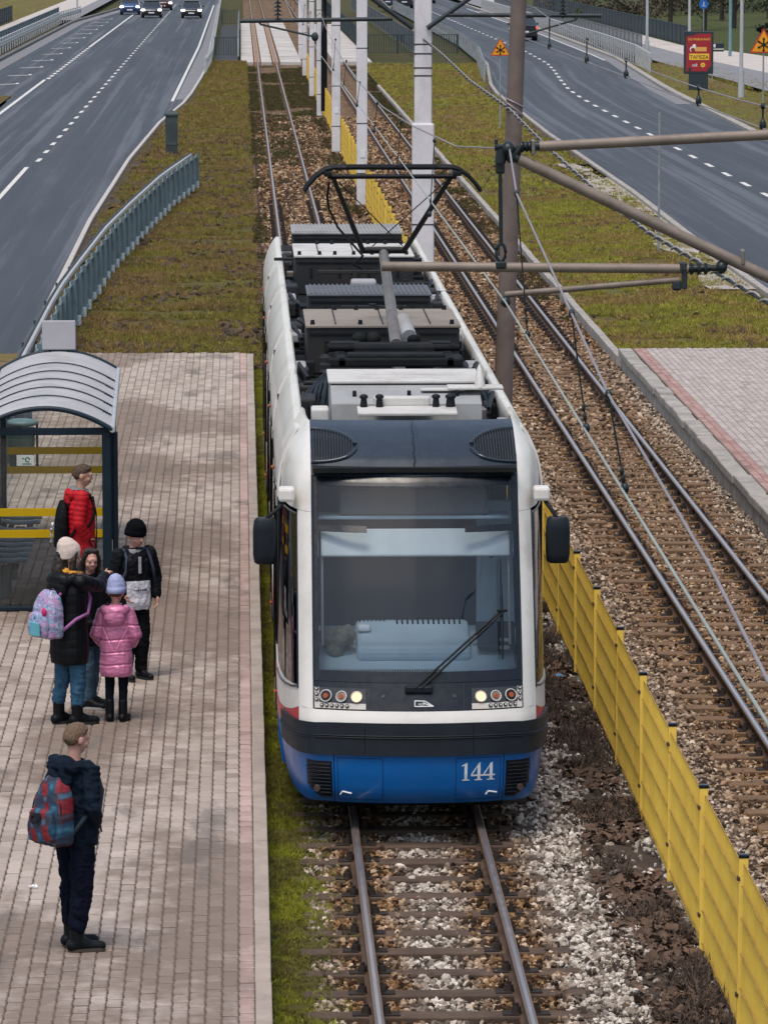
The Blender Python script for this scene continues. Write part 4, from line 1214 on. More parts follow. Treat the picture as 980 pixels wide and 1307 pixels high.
roofbox('equipment_box', ly(57.7), ly(59.9), -.80, .70, 2.96, 3.43, EQ_WHITE, EQ_SIDE)
roofbox('equipment_box', ly(62.3), ly(64.0), -.78, .72, 2.96, 3.42, EQ_GREY, EQ_SIDE, ribs=30, bolts=False)
MB().bev((-.05, ly(53.3), 3.43), (.3, .3, .12), .03).build('roof_vent', EQ_GREY, tram)
MB().bev((.02, ly(51.5), 3.3), (.75, .06, .06), .01).tube((.0, ly(51.5), 2.96), (.0, ly(51.5), 3.35), .05).build('roof_bracket', EQ_SIDE, tram)
MB().bev((-.05, ly(57.0), 3.3), (.95, .06, .05), .01).tube((-.05, ly(57.0), 2.96), (-.05, ly(57.0), 3.3), .05).build('roof_bracket', EQ_SIDE, tram)
# bundles of roof cable
cb = MB()
for sg in (-1, 1):
    for i in range(9):
        x0 = sg * (.52 + .045 * i); y0 = ly(42.0) + rnd.uniform(0, .3)
        cb.path([(x0 * .75, ly(44.3), 3.25), (x0 * .95, ly(43.7), 3.3 - .02 * i), (x0, y0 + 1.0, 3.15), (x0 + sg * .05, y0 + .4, 2.99)], .022, 6)
    for i in range(7):
        x0 = sg * (.3 + .07 * i)
        cb.path([(x0, ly(50.0), 3.0), (x0 + sg * .05, ly(50.4), 3.22 + .03 * (i % 3)), (x0 + sg * .12, ly(51.0), 3.22), (x0 + sg * .2, ly(51.8), 3.0)], .022, 6)
    for y0 in (42.2, 45.2, 49.6, 54.2, 56.2, 60.5):
        for i in range(3):
            cb.path([(sg * .82, ly(y0), 3.0 + .06 * i), (sg * (.86 + .02 * i), ly(y0 + .7), 3.12 + .04 * i), (sg * .88, ly(y0 + 1.6), 3.03)], .022, 6)
for i in range(10):
    cb.path([(-.5 + .1 * i + rnd.uniform(-.03, .03), ly(44.1), 3.3), (-.5 + .1 * i + rnd.uniform(-.12, .12), ly(43.4), 3.22), (-.5 + .1 * i + rnd.uniform(-.2, .2), ly(42.3), 3.0)], .02, 6)
cb.build('roof_cable', CABLE, tram)
for y0 in (42.6, 44.6, 46.2, 50.6, 54.5, 56.3, 60.8, 62.0):
    for sg in (-1, 1):
        sb = MB().bev((sg * .86, ly(y0) + rnd.uniform(-.3, .3), 3.05), (rnd.uniform(.1, .16), rnd.uniform(.3, .6), rnd.uniform(.14, .3)), .02)
        sb.build('junction_box', EQ_SIDE, tram)
        MB().add([(sg * .93, ly(y0 + .3), 3.14), (sg * .93, ly(y0 + .9), 3.14), (sg * .80, ly(y0 + .9), 2.97), (sg * .80, ly(y0 + .3), 2.97)], [(0, 1, 2, 3)]).build('side_bracket', EQ_SIDE, tram)
for i in range(70):          # small dark fittings crowding the gaps between the boxes
    a_, b_ = ((42.0, 47.1), (49.5, 51.7), (53.4, 57.5), (60.1, 62.2))[i % 4]
    yq = ly(rnd.uniform(a_, b_)); xq = rnd.uniform(-.86, .86); hq = rnd.uniform(.06, .26)
    if i % 3: MB().bev((xq, yq, 2.96 + hq / 2), (rnd.uniform(.06, .3), rnd.uniform(.08, .3), hq), .012).build('roof_fitting', (EQ_DARK, EQ_SIDE, EQ_DARK, METAL)[i % 4 if i % 8 else 3], tram)
    else: MB().tube((xq - .2, yq, 2.99 + hq), (xq + .25, yq + rnd.uniform(-.1, .1), 2.99 + hq), .022, n=8).build('roof_pipe', EQ_SIDE, tram)
# resistor stack either side
for sg in (-1, 1):
    for y0 in (46.4, 50.2, 55.2): MB().bev((sg * .88, ly(y0), 3.1), (.12, .7, .1), .02).build('roof_box', EQ_GREY, tram)
# ---- pantograph
pan = empty('pantograph', (0, ly(45.2), 3.3)); pan.parent = tram
def pl(x, Y, z): return (x, Y - 45.2, z - 3.3)
bs = MB()
for yy in (44.3, 45.9): bs.bev(pl(.03, yy, 3.36), (1.3, .1, .08), .015)
for xx in (-.5, .56): bs.bev(pl(xx, 45.1, 3.36), (.09, 1.7, .08), .015)
bs.bev(pl(.03, 45.1, 3.42), (.8, .5, .1), .02).bev(pl(.03, 44.5, 3.4), (.95, .3, .07), .02)
bs.tube(pl(-.62, 44.9, 3.45), pl(.68, 44.9, 3.45), .035).bev(pl(-.45, 45.3, 3.46), (.3, .25, .03), .01).bev(pl(.5, 45.3, 3.46), (.22, .25, .03), .01)
for xx in (-.3, -.16, .24): bs.ell(pl(xx, 45.55, 3.48), (.08, .08, .07), 8, 6)
bs.build('base_frame', EQ_DARK, pan)
isl = MB()
for xx in (-.62, .68):
    for yy in (44.3, 45.9):
        for i in range(3): isl.tube(pl(xx, yy, 3.12 + .07 * i), pl(xx, yy, 3.15 + .07 * i), .075, .05, 10)
isl.build('insulator', EQ_SIDE, pan)
MB().tube(pl(.06, 45.25, 3.45), pl(.02, 48.0, 4.17), .062, .052, 12).build('lower_arm', METAL, pan)
MB().tube(pl(.2, 45.5, 3.5), pl(.15, 46.0, 3.62), .08, .085, 12).build('spring_drum', EQ_GREY, pan)
up = MB()
for sg in (-1, 1): up.tube(pl(.02 + sg * .22, 48.0, 4.2), pl(.06 + sg * .60, 46.5, 5.05), .03, .026, 8)
up.tube(pl(-.22, 48.0, 4.2), pl(.26, 48.0, 4.2), .035).tube(pl(-.60, 46.5, 5.06), pl(.72, 46.5, 5.06), .024)
for sg in (-1, 1): up.tube(pl(.06 + sg * .54, 46.55, 5.0), pl(.06 - sg * .16, 47.9, 4.25), .006, n=5)
up.build('upper_frame', CABLE, pan)
MB().bev(pl(.02, 48.05, 4.24), (.36, .1, .03), .01).build('knee_plate', EQ_WHITE, pan)
hd = MB()
for yy in (46.3, 46.62):
    pts = [pl(-.84, yy, 4.92), pl(-.80, yy, 4.98), pl(-.72, yy, 5.07), pl(-.62, yy, 5.14), pl(-.54, yy, 5.16), pl(.66, yy, 5.16), pl(.74, yy, 5.14), pl(.84, yy, 5.07), pl(.92, yy, 4.98), pl(.96, yy, 4.92)]
    hd.path(pts, .023, 6)
    hd.bev(pl(.06, yy, 5.165), (.95, .045, .03), .008)
for xx in (-.6, .72): hd.bev(pl(xx, 46.46, 5.1), (.08, .4, .05), .01)
hd.build('collector_head', CABLE, pan)
MB().path([pl(-.58, 46.5, 5.0), pl(-.60, 46.6, 4.85), pl(-.58, 46.7, 4.72), pl(-.48, 47.1, 4.5), pl(-.2, 47.9, 4.15), pl(-.3, 48.0, 4.05), pl(-.2, 48.0, 4.0)], .013, 6).build('shunt_cable', CABLE, pan)
# ================================================================== FENCES, POLES, OVERHEAD LINE
YELLOW = M('fence_yellow', (.97, .64, .10), .5, var=.08, scale=2, dirt=(.6, .36, .08), dscale=1.2, damt=.5)
YELLOW_R = M('fence_yellow_rusty', (.42, .24, .05), .7, var=.4, scale=6, dirt=(.2, .1, .04), dscale=4)
fence = empty('mesh_fence', (1.97, 28.5, 0), label='long yellow welded mesh fence running between the two tram tracks', cat='fence')
PW = 2.62
wm_ = MB()
for i in range(51):
    y = .06 + i * .05
    wm_.tube((0, y, -.12), (0, y, 1.09), .0032, n=4, cap=False)
pan_v = wm_.mesh('wire_panel')
wl = MB()
for z in (-.05, .2, .45, .70, .93):
    wl.tube((-.012, .04, z), (-.012, PW - .06, z), .007, n=4); wl.tube((.012, .04, z + .03), (.012, PW - .06, z + .03), .006, n=4)
wl.tube((0, .04, 1.085), (0, PW - .06, 1.085), .006, n=4)
rod_v = wl.mesh('panel_rods')
pmb = MB().bev((0, 0, .45), (.065, .05, 1.36), .006).mesh('post')
pcb = MB().bev((0, 0, 1.14), (.072, .058, .03), .008).mesh('post_cap')
pcl = MB()
for z in (.15, .98): pcl.bev((-.035, 0, z), (.02, .06, .03), .004)
pcl = pcl.mesh('panel_clamp')
for i in range(88):
    y = .0 + PW * i
    lean = rnd.uniform(-.012, .012)
    p = link('post', pmb, YELLOW, fence, (0, y, rnd.uniform(-.02, .01)), (0, lean, 0))
    if i < 40:
        link('post_cap', pcb, BLACK, p); link('panel_clamp', pcl, RUST, p)
    w_ = link('mesh_panel', pan_v, YELLOW, fence, (-.008, y, rnd.uniform(-.015, .01)), (0, lean, 0))
    link('panel_rods', rod_v, YELLOW_R if i % 3 == 0 else YELLOW, w_)

POLE_W = M('pole_white', (.70, .68, .71), .55, var=.08, scale=2, bmp=.15, bscale=30, dirt=(.36, .34, .34), dscale=1.2, damt=.5)
BAND = M('band_dark', (.06, .065, .07), .5, .5)
TUBE = M('tube_brown_grey', (.24, .195, .165), .6, .25, var=.2, scale=6, dirt=(.09, .07, .06), dscale=4)
TUBE_D = M('tube_dark', (.03, .04, .047), .5, .2, var=.3, scale=6)
INSUL = M('insulator_teal', (.014, .022, .025), .4, var=.3, scale=20)
WIRE = M('wire_copper_green', (.42, .45, .40), .4, .5, var=.2, scale=3)
WIRE_G = M('wire_grey', (.31, .28, .30), .5, .4, var=.15, scale=3)
POLE_LABELS = ['tall white pole with a wide lower sleeve standing just behind the tram', 'second white pole behind the tram, left of the big sleeved one',
               'white pole with a small plate, third in the row behind the tram', 'white pole hung with thick black cables beside the yellow fence',
               'slim white pole just beyond the one with black cables', 'sixth white pole of the row, beside the bridge deck', 'last white pole of the row, farthest off on the bridge deck']
pole_px = [None, (462, 262), (429, 194), (408, 148), (398, 123), (389, 97), (383.5, 76)]
poles = []
for i, (lb, pp) in enumerate(zip(POLE_LABELS, pole_px)):
    if pp is None: P0 = Vector((1.97, 87.5, -.1))
    else: P0 = at_z(pp[0], pp[1], -.1)
    r = empty('overhead_line_pole', (P0.x, P0.y, -.1), label=lb, cat='pole', group='white poles in a row between the tracks')
    w0 = .33 if i == 0 else .30 if i < 3 else .24
    MB().bev((0, 0, 4.6), (w0, w0 * .9, 9.2), .03).build('shaft', POLE_W, r)
    if i == 0: MB().bev((0, 0, 1.99), (.42, .38, 4.0), .035).build('sleeve', POLE_W, r)
    b = MB()
    for z in ((4.9, 5.05, 5.32, 5.5, 3.2, 2.05) if i == 0 else (.9, 2.3, 4.4)):
        ww = w0 + .012 if z > 4 or i else .432
        b.bev((0, 0, z), (ww, ww * .9, .03), .006)
    b.build('band', BAND, r)
    if i in (1, 2, 4): MB().bev((.02, -w0 * .45 - .008, 1.45 if i < 4 else 3), (.13, .012, .2), .004).build('number_plate', LETTER, r)
    if i == 3:
        c = MB()
        for k in range(4): c.path([(.09 + .06 * k, -.15 + .02 * k, .2), (.10 + .06 * k, -.17, 3.), (.1 + .055 * k, -.16, 6.), (.1 + .05 * k, -.12, 8.8)], .04, 6)
        c.build('black_cable', CABLE, r)
    poles.append(r)
# arms on the sleeved pole: one over each track
def at88(px, py): return at_y(px, py, 87.3)
def loc(P, root): return Vector(P) - root.location
A = poles[0]
for tag_, end, knee, dia0, dia1, st0, st1 in (('l', (306, 27), (501, 24), (527, 36), (420, -42), (332, 31), (402, 47)), ('r', (767, 20), (570, 19), (545, 36), (650, -38), (735, 25), (666, 45))):
    cl = MB().tube(loc(at88(*dia0), A), loc(at88(*dia1), A), .045, n=8).build('cantilever_strut', TUBE_D, A)
    MB().tube(loc(at88(*end), A), loc(at88(*knee), A), .04, n=8).build('cantilever_arm', TUBE_D, A)
    sa = MB().tube(loc(at88(*st0), A), loc(at88(*st1), A), .022, n=6)
    sa.tube(loc(at88(*st0), A), loc(at88(st0[0], st0[1] - 6), A), .03, n=6).ell(loc(at88(*st1), A), (.07, .07, .09), 8, 5)
    sa.build('steady_arm', TUBE_D, A)
    mm = MB()
    x0 = lerp(end[0], knee[0], .25)
    for q in range(5): mm.tube(loc(at88(x0, 20 - q * 5), A), loc(at88(x0, 17.5 - q * 5), A), .09, .05, 8)
    mm.tube(loc(at88(x0, 24), A), loc(at88(x0, -40), A), .02, n=6)
    mm.build('strain_insulator', INSUL, A)

WOOD = M('pole_brown', (.155, .12, .105), .85, var=.2, scale=4, bmp=.5, bscale=70, dirt=(.2, .16, .145), dscale=3, damt=.5)
bp = empty('wooden_pole', (1.95, 61, -.15), label='leaning brown concrete pole right of the tram carrying a wound cable', cat='pole')
rings = []
for j in range(25):
    z = j * 8.6 / 24; rr = lerp(.135, .098, z / 8.6)
    rings.append([Vector((.036 * z + rr * math.cos(a), rr * math.sin(a), z)) for a in [2 * math.pi * k / 18 for k in range(18)]])
MB().loft(rings).build('shaft', WOOD, bp)
b = MB()
def ringpath(z, tilt, r=.118): return [Vector((.036 * z + r * math.cos(a), r * math.sin(a), z + tilt * math.cos(a))) for a in [2 * math.pi * k / 16 for k in range(17)]]
b.path(ringpath(5.42, -.06), .012, 5); b.path(ringpath(5.34, -.09), .012, 5); b.path(ringpath(5.30, -.05), .01, 5)
b.build('wire_tie', WIRE_G, bp)

# near bracket: tubes coming in from the right
SY = 29.2
def s_(px, py, d=0): return at_y(px, py, SY + d)
sup = empty('wire_support', (6.6, SY, -.1), label='brown tubular bracket reaching in from the right to hold the overhead wire', cat='bracket')
sl_ = lambda p: Vector(p) - sup.location
pe_top = s_(655, 189) + (s_(980, 172) - s_(655, 189)) * (6.6 - s_(655, 189).x) / (s_(980, 172).x - s_(655, 189).x)
pe_dia = s_(662, 203) + (s_(980, 354) - s_(662, 203)) * (6.6 - s_(662, 203).x) / (s_(980, 354).x - s_(662, 203).x)
MB().tube((0, 0, 0), (0, 0, 8), .16, .13, n=16).build('support_pole', WOOD, sup)
MB().tube(sl_(s_(688, 187)), sl_(pe_top), .034, n=14).build('top_tube', TUBE, sup)
MB().tube(sl_(s_(662, 203)), sl_(pe_dia), .038, n=14).build('diagonal_tube', TUBE, sup)
i_ = MB().tube(sl_(s_(664, 187)), sl_(s_(692, 186.5)), .030, n=10)
for k in range(3): i_.tube(sl_(s_(666 + k * 5, 187)), sl_(s_(669 + k * 5, 187)), .042, .03, 10)
i_.tube(sl_(s_(664, 188)), sl_(s_(655, 200)), .026, n=8).tube(sl_(s_(655, 200)), sl_(s_(668, 207)), .032, n=8).ell(sl_(s_(652, 199)), (.04, .04, .05), 8, 6)
i_.build('tube_insulator', INSUL, sup)
c_ = MB()
for px, py in ((680, 188), (947, 328)):
    P = sl_(s_(px, py)); c_.bev(P, (.025, .09, .1), .01)
c_.tube(sl_(s_(680, 188)), sl_(s_(681, 196)), .016, n=6)
c_.build('tube_clamp', METAL, sup)
MB().tube(sl_(s_(487, 340)), sl_(s_(878, 343)), .0315, n=14).build('registration_tube', TUBE, sup)
r_ = MB().tube(sl_(s_(878, 343)), sl_(s_(905, 342)), .026, n=10)
for k in range(3): r_.tube(sl_(s_(880 + k * 9, 343)), sl_(s_(884 + k * 9, 343)), .042, .036, 10)
r_.tube(sl_(s_(905, 342)), sl_(s_(921, 343)), .02, n=8).ell(sl_(s_(920, 341)), (.04, .05, .045), 8, 6).tube(sl_(s_(920, 341)), sl_(s_(930, 330)), .022, n=8)
r_.build('registration_insulator', INSUL, sup)
MB().tube(sl_(s_(644, 376)), sl_(s_(866, 357)), .021, n=10).build('steady_arm', TUBE, sup)
d_ = MB().bev(sl_(s_(873, 352)), (.035, .05, .17), .01).bev(sl_(s_(863, 364)), (.06, .04, .07), .015).bev(sl_(s_(871, 340)), (.045, .075, .06), .01)
d_.build('drop_bracket', TUBE_D, sup)
k_ = MB().tube(sl_(s_(640, 190)), sl_(s_(638, 208)), .036, n=8).bev(sl_(s_(638, 213)), (.06, .03, .09), .015)
k_.tube(sl_(s_(638, 218)), sl_(s_(639, 310)), .014, n=6)
k_.path([sl_(s_(639 + 6 * math.sin(a), 322 - 11 * math.cos(a))) for a in [2 * math.pi * q / 12 for q in range(13)]], .012, 6)
k_.bev(sl_(s_(639, 338)), (.07, .08, .05), .012).ell(sl_(s_(648, 190)), (.05, .06, .05), 8, 6).tube(sl_(s_(633, 178)), sl_(s_(633, 192)), .012, n=6).bev(sl_(s_(643, 187)), (.12, .07, .03), .01)
k_.build('hanger_rope', INSUL, sup)
MB().ell(sl_(s_(645, 385)), (.035, .05, .04), 8, 6).tube(sl_(s_(645, 385)), sl_(s_(644, 377)), .012, n=6).build('wire_clamp', INSUL, sup)

def sagline(p0, p1, zmid, n=14):
    out = []
    for i in range(n + 1):
        t = i / n
        s = lerp(lerp(p0[2], zmid, 1 - (1 - 2 * t) ** 2), p1[2], 0) if False else None
        zlin = lerp(p0[2], p1[2], t); d = zmid - (p0[2] + p1[2]) / 2
        out.append(Vector((lerp(p0[0], p1[0], t), lerp(p0[1], p1[1], t), zlin + d * 4 * t * (1 - t))))
    return out
ow = empty('overhead_wire', (0.25, 29.2, 5.2), label='pale overhead contact wire and hanging messenger above the tram', cat='wire')
ol = lambda p: Vector(p) - ow.location
c1, c2, c3 = at_z(980, 925, 5.2), at_z(645, 386, 5.2), Vector((.13, 46.4, 5.2))
c0 = c1 + (c1 - c2) * 2.6
cpts = [c0, c1, c2, c3, Vector((.0, 87.5, 5.2)), Vector((-.1, 126, 5.2)), Vector((.0, 157, 5.2)), Vector((-.05, 420, 5.2))]
MB().path([ol(p) for p in cpts], .0068, 6).build('contact_wire', WIRE, ow)
dY = [at_z(673, 427, 5.2), at_z(748, 546, 5.2), at_z(797, 623, 5.2)]
dT = [at_y(659, 247, dY[0].y), at_y(729, 400, dY[1].y), at_y(776, 503, dY[2].y)]
m0 = s_(650, 190)
mp = [at_z(980, 870, 5.46), at_z(905, 722, 5.46), dT[2], dT[1], lerp(dT[1], dT[0], .5) + Vector((0, 0, -.0)), dT[0], m0]
mp = [Vector((.05, -22, 6.0)), Vector((.1, -4, 5.6))] + mp
z_at = lambda y: float(np.interp(y, [29.2, 36, 44.7, 52.7, 64, 74, 81, 87.5], [m0.z, 5.86, 5.66, 5.53, 5.50, 5.62, 5.78, 6.0]))
for y in (33, 36, 40, 44.7, 49, 52.7, 58, 64, 69, 74, 81, 87.5): mp.append(Vector((lerp(m0.x, .0, (y - 29.2) / 58), y, z_at(y))))
for a, bb in ((87.5, 126), (126, 157), (157, 189), (189, 211), (211, 243), (243, 300), (300, 360), (360, 420)):
    mp += sagline((0, a, 6.0), (0, bb, 6.0), 5.6, 8)[1:]
MB().path([ol(p) for p in mp], .0066, 6).build('messenger_wire', WIRE_G, ow)
drops = list(zip(dT, dY))
for y in (38., 46.0, 54., 62., 70., 78., 97., 106., 116., 135., 146., 167., 178.):
    zz = z_at(y) if y < 87 else 5.68
    drops.append((Vector((.1, y, zz)), Vector((.06, y, 5.2))))
for a, bb in drops:
    mb = MB().tube(ol(a), ol(bb), .0045, n=5).ell(ol(a), (.016, .024, .022), 8, 5).ell(ol(bb), (.019, .028, .026), 8, 5)
    for q in (.82, .9): mb.ell(ol(lerp(a, bb, q)), (.010, .010, .024), 6, 4)
    mb.build('dropper', INSUL, ow)
# line above the far track
ow2 = empty('overhead_wire', (4.15, 60, 5.42), label='thin overhead wires with short droppers above the empty right-hand track', cat='wire')
ol2 = lambda p: Vector(p) - ow2.location
MB().path([ol2((4.15, y, 5.42)) for y in (-20, 20, 50, 87.5, 150, 250, 420)], .0085, 6).build('contact_wire', WIRE_G, ow2)
ms2 = sagline((4.2, 30, 6.05), (4.1, 87.5, 6.1), 5.62, 16)
ms2 = [Vector((4.2, -20, 5.8))] + ms2
for a, bb in ((87.5, 126), (126, 157), (157, 189), (189, 211), (211, 243), (243, 300)): ms2 += sagline((4.1, a, 6.1), (4.1, bb, 6.1), 5.7, 8)[1:]
MB().path([ol2(p) for p in ms2], .008, 6).build('messenger_wire', WIRE_G, ow2)
for px, py in ((960, 164), (875, 133), (804, 98), (754, 79), (713, 61), (680, 47)):
    bb = at_z(px, py, 5.42); zz = float(np.interp(bb.y, [p.y for p in ms2], [p.z for p in ms2]))
    aa = Vector((4.15, bb.y, zz)); bb = Vector((4.15, bb.y, 5.42))
    MB().tube(ol2(aa), ol2(bb), .012, n=5).ell(ol2(bb + Vector((0, 0, .04))), (.04, .05, .07), 8, 5).ell(ol2(aa), (.03, .04, .04), 8, 5).build('dropper', INSUL, ow2)
# wound feeder cable
fc_ = [(1.97, 118, 5.9), (1.97, 95, 5.55), (1.97, 87.5, 5.5), (1.97, 79, 5.42), (2.0, 70, 5.26), (2.05, 61, 5.2), (2.03, 53, 5.06), (2.0, 45, 4.99), (1.97, 39, 4.98), (1.97, 30, 5.1), (1.97, 18, 5.4), (1.97, 0, 6.)]
fy = [p[1] for p in fc_][::-1]; fz = [p[2] for p in fc_][::-1]; fx = [p[0] for p in fc_][::-1]
yy = np.arange(2, 116, .12)
core = [Vector((np.interp(y, fy, fx), y, np.interp(y, fy, fz))) for y in yy[::6]]
hel = [Vector((np.interp(y, fy, fx) + .02 * math.cos(y * 8), y, np.interp(y, fy, fz) + .02 * math.sin(y * 8))) for y in yy]
fed = MB().path(core, .011, 6).build('feeder_cable', CABLE)
tag(fed, 'dark wound cable strung along the poles past the brown pole', 'cable')
MB().path(hel, .010, 5).build('winding', M('cable_grey', (.30, .29, .28), .6, var=.3, scale=5), fed)

# ================================================================== RAILINGS
GALV = M('galvanised', (.33, .36, .38), .5, .45, var=.18, scale=3, dirt=(.18, .19, .2), dscale=2)
BLUEGREY = M('railing_blue_grey', (.105, .155, .18), .5, .1, var=.22, scale=2.5, dirt=(.22, .27, .3), dscale=2)
PALE = M('post_pale', (.34, .40, .43), .55, .1, var=.15, scale=3)
DKGREEN = M('railing_dark', (.03, .048, .058), .6, var=.25, scale=2)
def at_path(path, s):
    acc = 0
    for a, b in zip(path, path[1:]):
        l = (b - a).length
        if acc + l >= s or b is path[-1]:
            t = (s - acc) / l
            return a.lerp(b, t), (b - a).normalized()
        acc += l
def plen(path): return sum((b - a).length for a, b in zip(path, path[1:]))
def railing(name, label, cat, path, panel, h, bars, barw, mat, postmat, postw=.07, z0=.08, solid=False, rot=0., shift=0., group=None, flat=.02):
    path = [Vector((x, y, 0)) for x, y in path]
    root = empty(name, (path[0].x, path[0].y, 0), label=label, cat=cat, group=group)
    n = max(1, round(plen(path) / panel)); pl_ = plen(path) / n
    pm_ = MB()
    for i in range(bars):
        t = (i + .5) / bars * pl_
        pm_.box((t, 0, (z0 + h) / 2), (barw, flat, h - z0 - .06), rz=rot)
    me_b = pm_.mesh('bars')
    rm_ = MB().bev((pl_ / 2, 0, h - .02), (pl_ - .02, .05, .045), .008).bev((pl_ / 2, 0, z0), (pl_ - .02, .035, .035), .006)
    me_r = rm_.mesh('rails')
    me_p = MB().bev((0, 0, h / 2), (postw, postw, h + .04), .008).mesh('post')
    for i in range(n + 1):
        p, d = at_path(path, min(i * pl_, plen(path) - 1e-4)); a = math.atan2(d.y, d.x)
        nrm = Vector((-d.y, d.x, 0)) * shift
        link('post', me_p, postmat, root, p - path[0], (0, 0, a))
        if i < n:
            q, _ = at_path(path, min((i + 1) * pl_, plen(path) - 1e-4)); d2 = (q - p); a = math.atan2(d2.y, d2.x)
            o = link('panel', me_r, mat, root, p - path[0] + nrm, (0, 0, a))
            bo = link('bars', me_b, mat, o); bo['kind'] = 'stuff'
    return root
def guardrail(name, label, path, postd=2., h=.72, mat=GALV, w=.3, double=False, group=None, slim=False):
    path = [Vector((x, y, 0)) for x, y in path]
    root = empty(name, (path[0].x, path[0].y, 0), label=label, cat='guardrail', group=group)
    n = max(1, int(plen(path) / postd))
    prof = [(0, -w / 2), (.06, -w / 3), (.06, -w / 6), (0, 0), (.06, w / 6), (.06, w / 3), (0, w / 2)]
    rings = []
    for i in range(n * 1 + 1):
        p, d = at_path(path, min(i * plen(path) / n, plen(path) - 1e-4)); nn = Vector((d.y, -d.x, 0))
        rings.append([p - path[0] + nn * x + Vector((0, 0, h + z)) for x, z in prof])
    o = MB().loft(rings, closed=False, caps=False).build('beam', mat, root)
    md = o.modifiers.new('t', 'SOLIDIFY'); md.thickness = .012
    if double:
        rr = MB().path([((r[0] + r[6]) / 2) + Vector((0, 0, .32)) for r in rings], .045, 6); rr.build('top_rail', mat, root)
    if slim: MB().path([r[6] + Vector((0, 0, .02)) for r in rings], .022, 6).build('top_rail', DKGREEN, root)
    me_p = MB().bev((0, 0, (h + w / 2 + (.2 if double else 0)) / 2), (.04 if slim else .08, .04 if slim else .1, h + w / 2 + (.2 if double else 0)), .01).mesh('post')
    for i in range(n + 1):
        p, d = at_path(path, min(i * plen(path) / n, plen(path) - 1e-4)); nn = Vector((-d.y, d.x, 0)) * .07
        link('post', me_p, DKGREEN if slim else mat, root, p - path[0] + nn, (0, 0, math.atan2(d.y, d.x)))
    return root
rail_path = [(-4.75, 44), (-4.78, 66), (-4.76, 84), (-4.62, 91), (-4.38, 102), (-4.02, 112), (-3.5, 124), (-2.85, 135)]
lr = railing('louvre_railing', 'blue grey railing of upright blades curving along the left verge', 'railing', rail_path, 1.9, .94, 10, .03, BLUEGREY, BLUEGREY, .07, flat=.012)
blade = MB().bev((0, 0, .60), (.012, .098, .84), .004).mesh('blade'); foot = MB().bev((0, 0, .10), (.03, .085, .2), .004).mesh('foot'); edge_ = MB().bev((0, 0, .55), (.016, .02, .9), .004).mesh('edge_strip')
for c in [c for c in lr.children if c.name.startswith('post')]:
    link('blade', blade, M('blade_teal', (.115, .165, .19), .5, .1, var=.3, scale=2.5), c, (-.045, -.035, 0)); link('edge_strip', edge_, M('strip_pale', (.42, .49, .53), .5, var=.15), c, (-.052, .022, 0)); link('foot', foot, MATS['strip_pale'], c, (-.05, -.035, 0))
guardrail('guardrail', 'pale guardrail beam along the road side of the blade railing', [(-4.96, 44), (-4.98, 66), (-4.96, 84), (-4.83, 91), (-4.60, 102), (-4.24, 112), (-3.74, 124), (-3.05, 135.5)], 4.0, .93, M('guard_white', (.5, .5, .5), .5, .2, var=.15), .1, False, None, True)
guardrail('guardrail', 'pale guardrail at the right edge of the left road near the stairwell', [(-3.38, 243), (-3.2, 262), (-3.25, 300), (-3.4, 380), (-3.6, 480)], 3., .72, M('guard_pale', (.45, .46, .47), .5, .3, var=.15), .34)
railing('stair_railing', 'dark bar railing across the head of the stairwell', 'railing', [(-3.1, 278), (-1.75, 278)], 1.35, 1.15, 9, .04, DKGREEN, DKGREEN, .07)
railing('stair_railing', 'dark bar railing at the far end of the stairwell', 'railing', [(-3.1, 372), (-1.75, 372)], 1.35, 1.15, 9, .04, DKGREEN, DKGREEN, .07)
railing('stair_railing', 'pale bar railing between the stairwell and the left track', 'railing', [(-1.7, 278), (-1.7, 372)], 3.9, 1.1, 24, .04, DKGREEN, PALE, .1)
railing('bridge_railing', 'black bar railing across the grass beyond the white pole', 'railing', [(6.3, 283), (11.9, 283)], 1.87, 1.2, 12, .045, DKGREEN, DKGREEN, .09)
railing('bridge_railing', 'dark railing along the right side of the bridge deck', 'railing', [(6.25, 284), (6.25, 450)], 4.0, 1.25, 26, .07, DKGREEN, DKGREEN, .1)
railing('bridge_railing', 'dark railing between bridge deck and right road', 'railing', [(9.3, 284), (9.3, 450)], 4.0, 1.25, 26, .07, DKGREEN, GALV, .1)
guardrail('guardrail', 'grey guardrail along the left edge of the right road', [(10.75, 229), (11.6, 250), (12.3, 266), (12.9, 300), (13.2, 440)], 3., .75, GALV, .34)
guardrail('guardrail', 'double guardrail along the right kerb of the right road', [(20.4, 244), (21.2, 262), (21.6, 290), (21.7, 440)], 2., .7, M('guard_pale', (.45, .46, .47)), .32, True)
railing('bridge_railing', 'pale bar railing behind the double guardrail at right', 'railing', [(22.25, 271), (22.3, 430)], 3.0, 1.45, 9, .04, M('rail_mid_grey', (.17, .185, .20), .5, .3), M('rail_mid_grey', (.17, .185, .20)), .08)
railing('bridge_railing', 'dark dense railing beyond the pale footpath at upper right', 'railing', [(27.85, 299), (27.9, 460)], 3.0, 1.35, 24, .075, DKGREEN, DKGREEN, .1)
guardrail('guardrail', 'double guardrail along the far left kerb', [(-16.2, 200), (-16.25, 300), (-16.2, 375), (-15.5, 400)], 3., .68, M('guard_pale', (.45, .46, .47)), .32, True)
railing('bridge_railing', 'blue grey bar railing behind the far left guardrail', 'railing', [(-17.0, 200), (-16.95, 388)], 3.0, 1.15, 20, .06, BLUEGREY, BLUEGREY, .08)
railing('bridge_railing', 'dark railing on the far side of the left footpath', 'railing', [(-21., 215), (-20.9, 388)], 3.0, 1.3, 24, .08, DKGREEN, DKGREEN, .1)

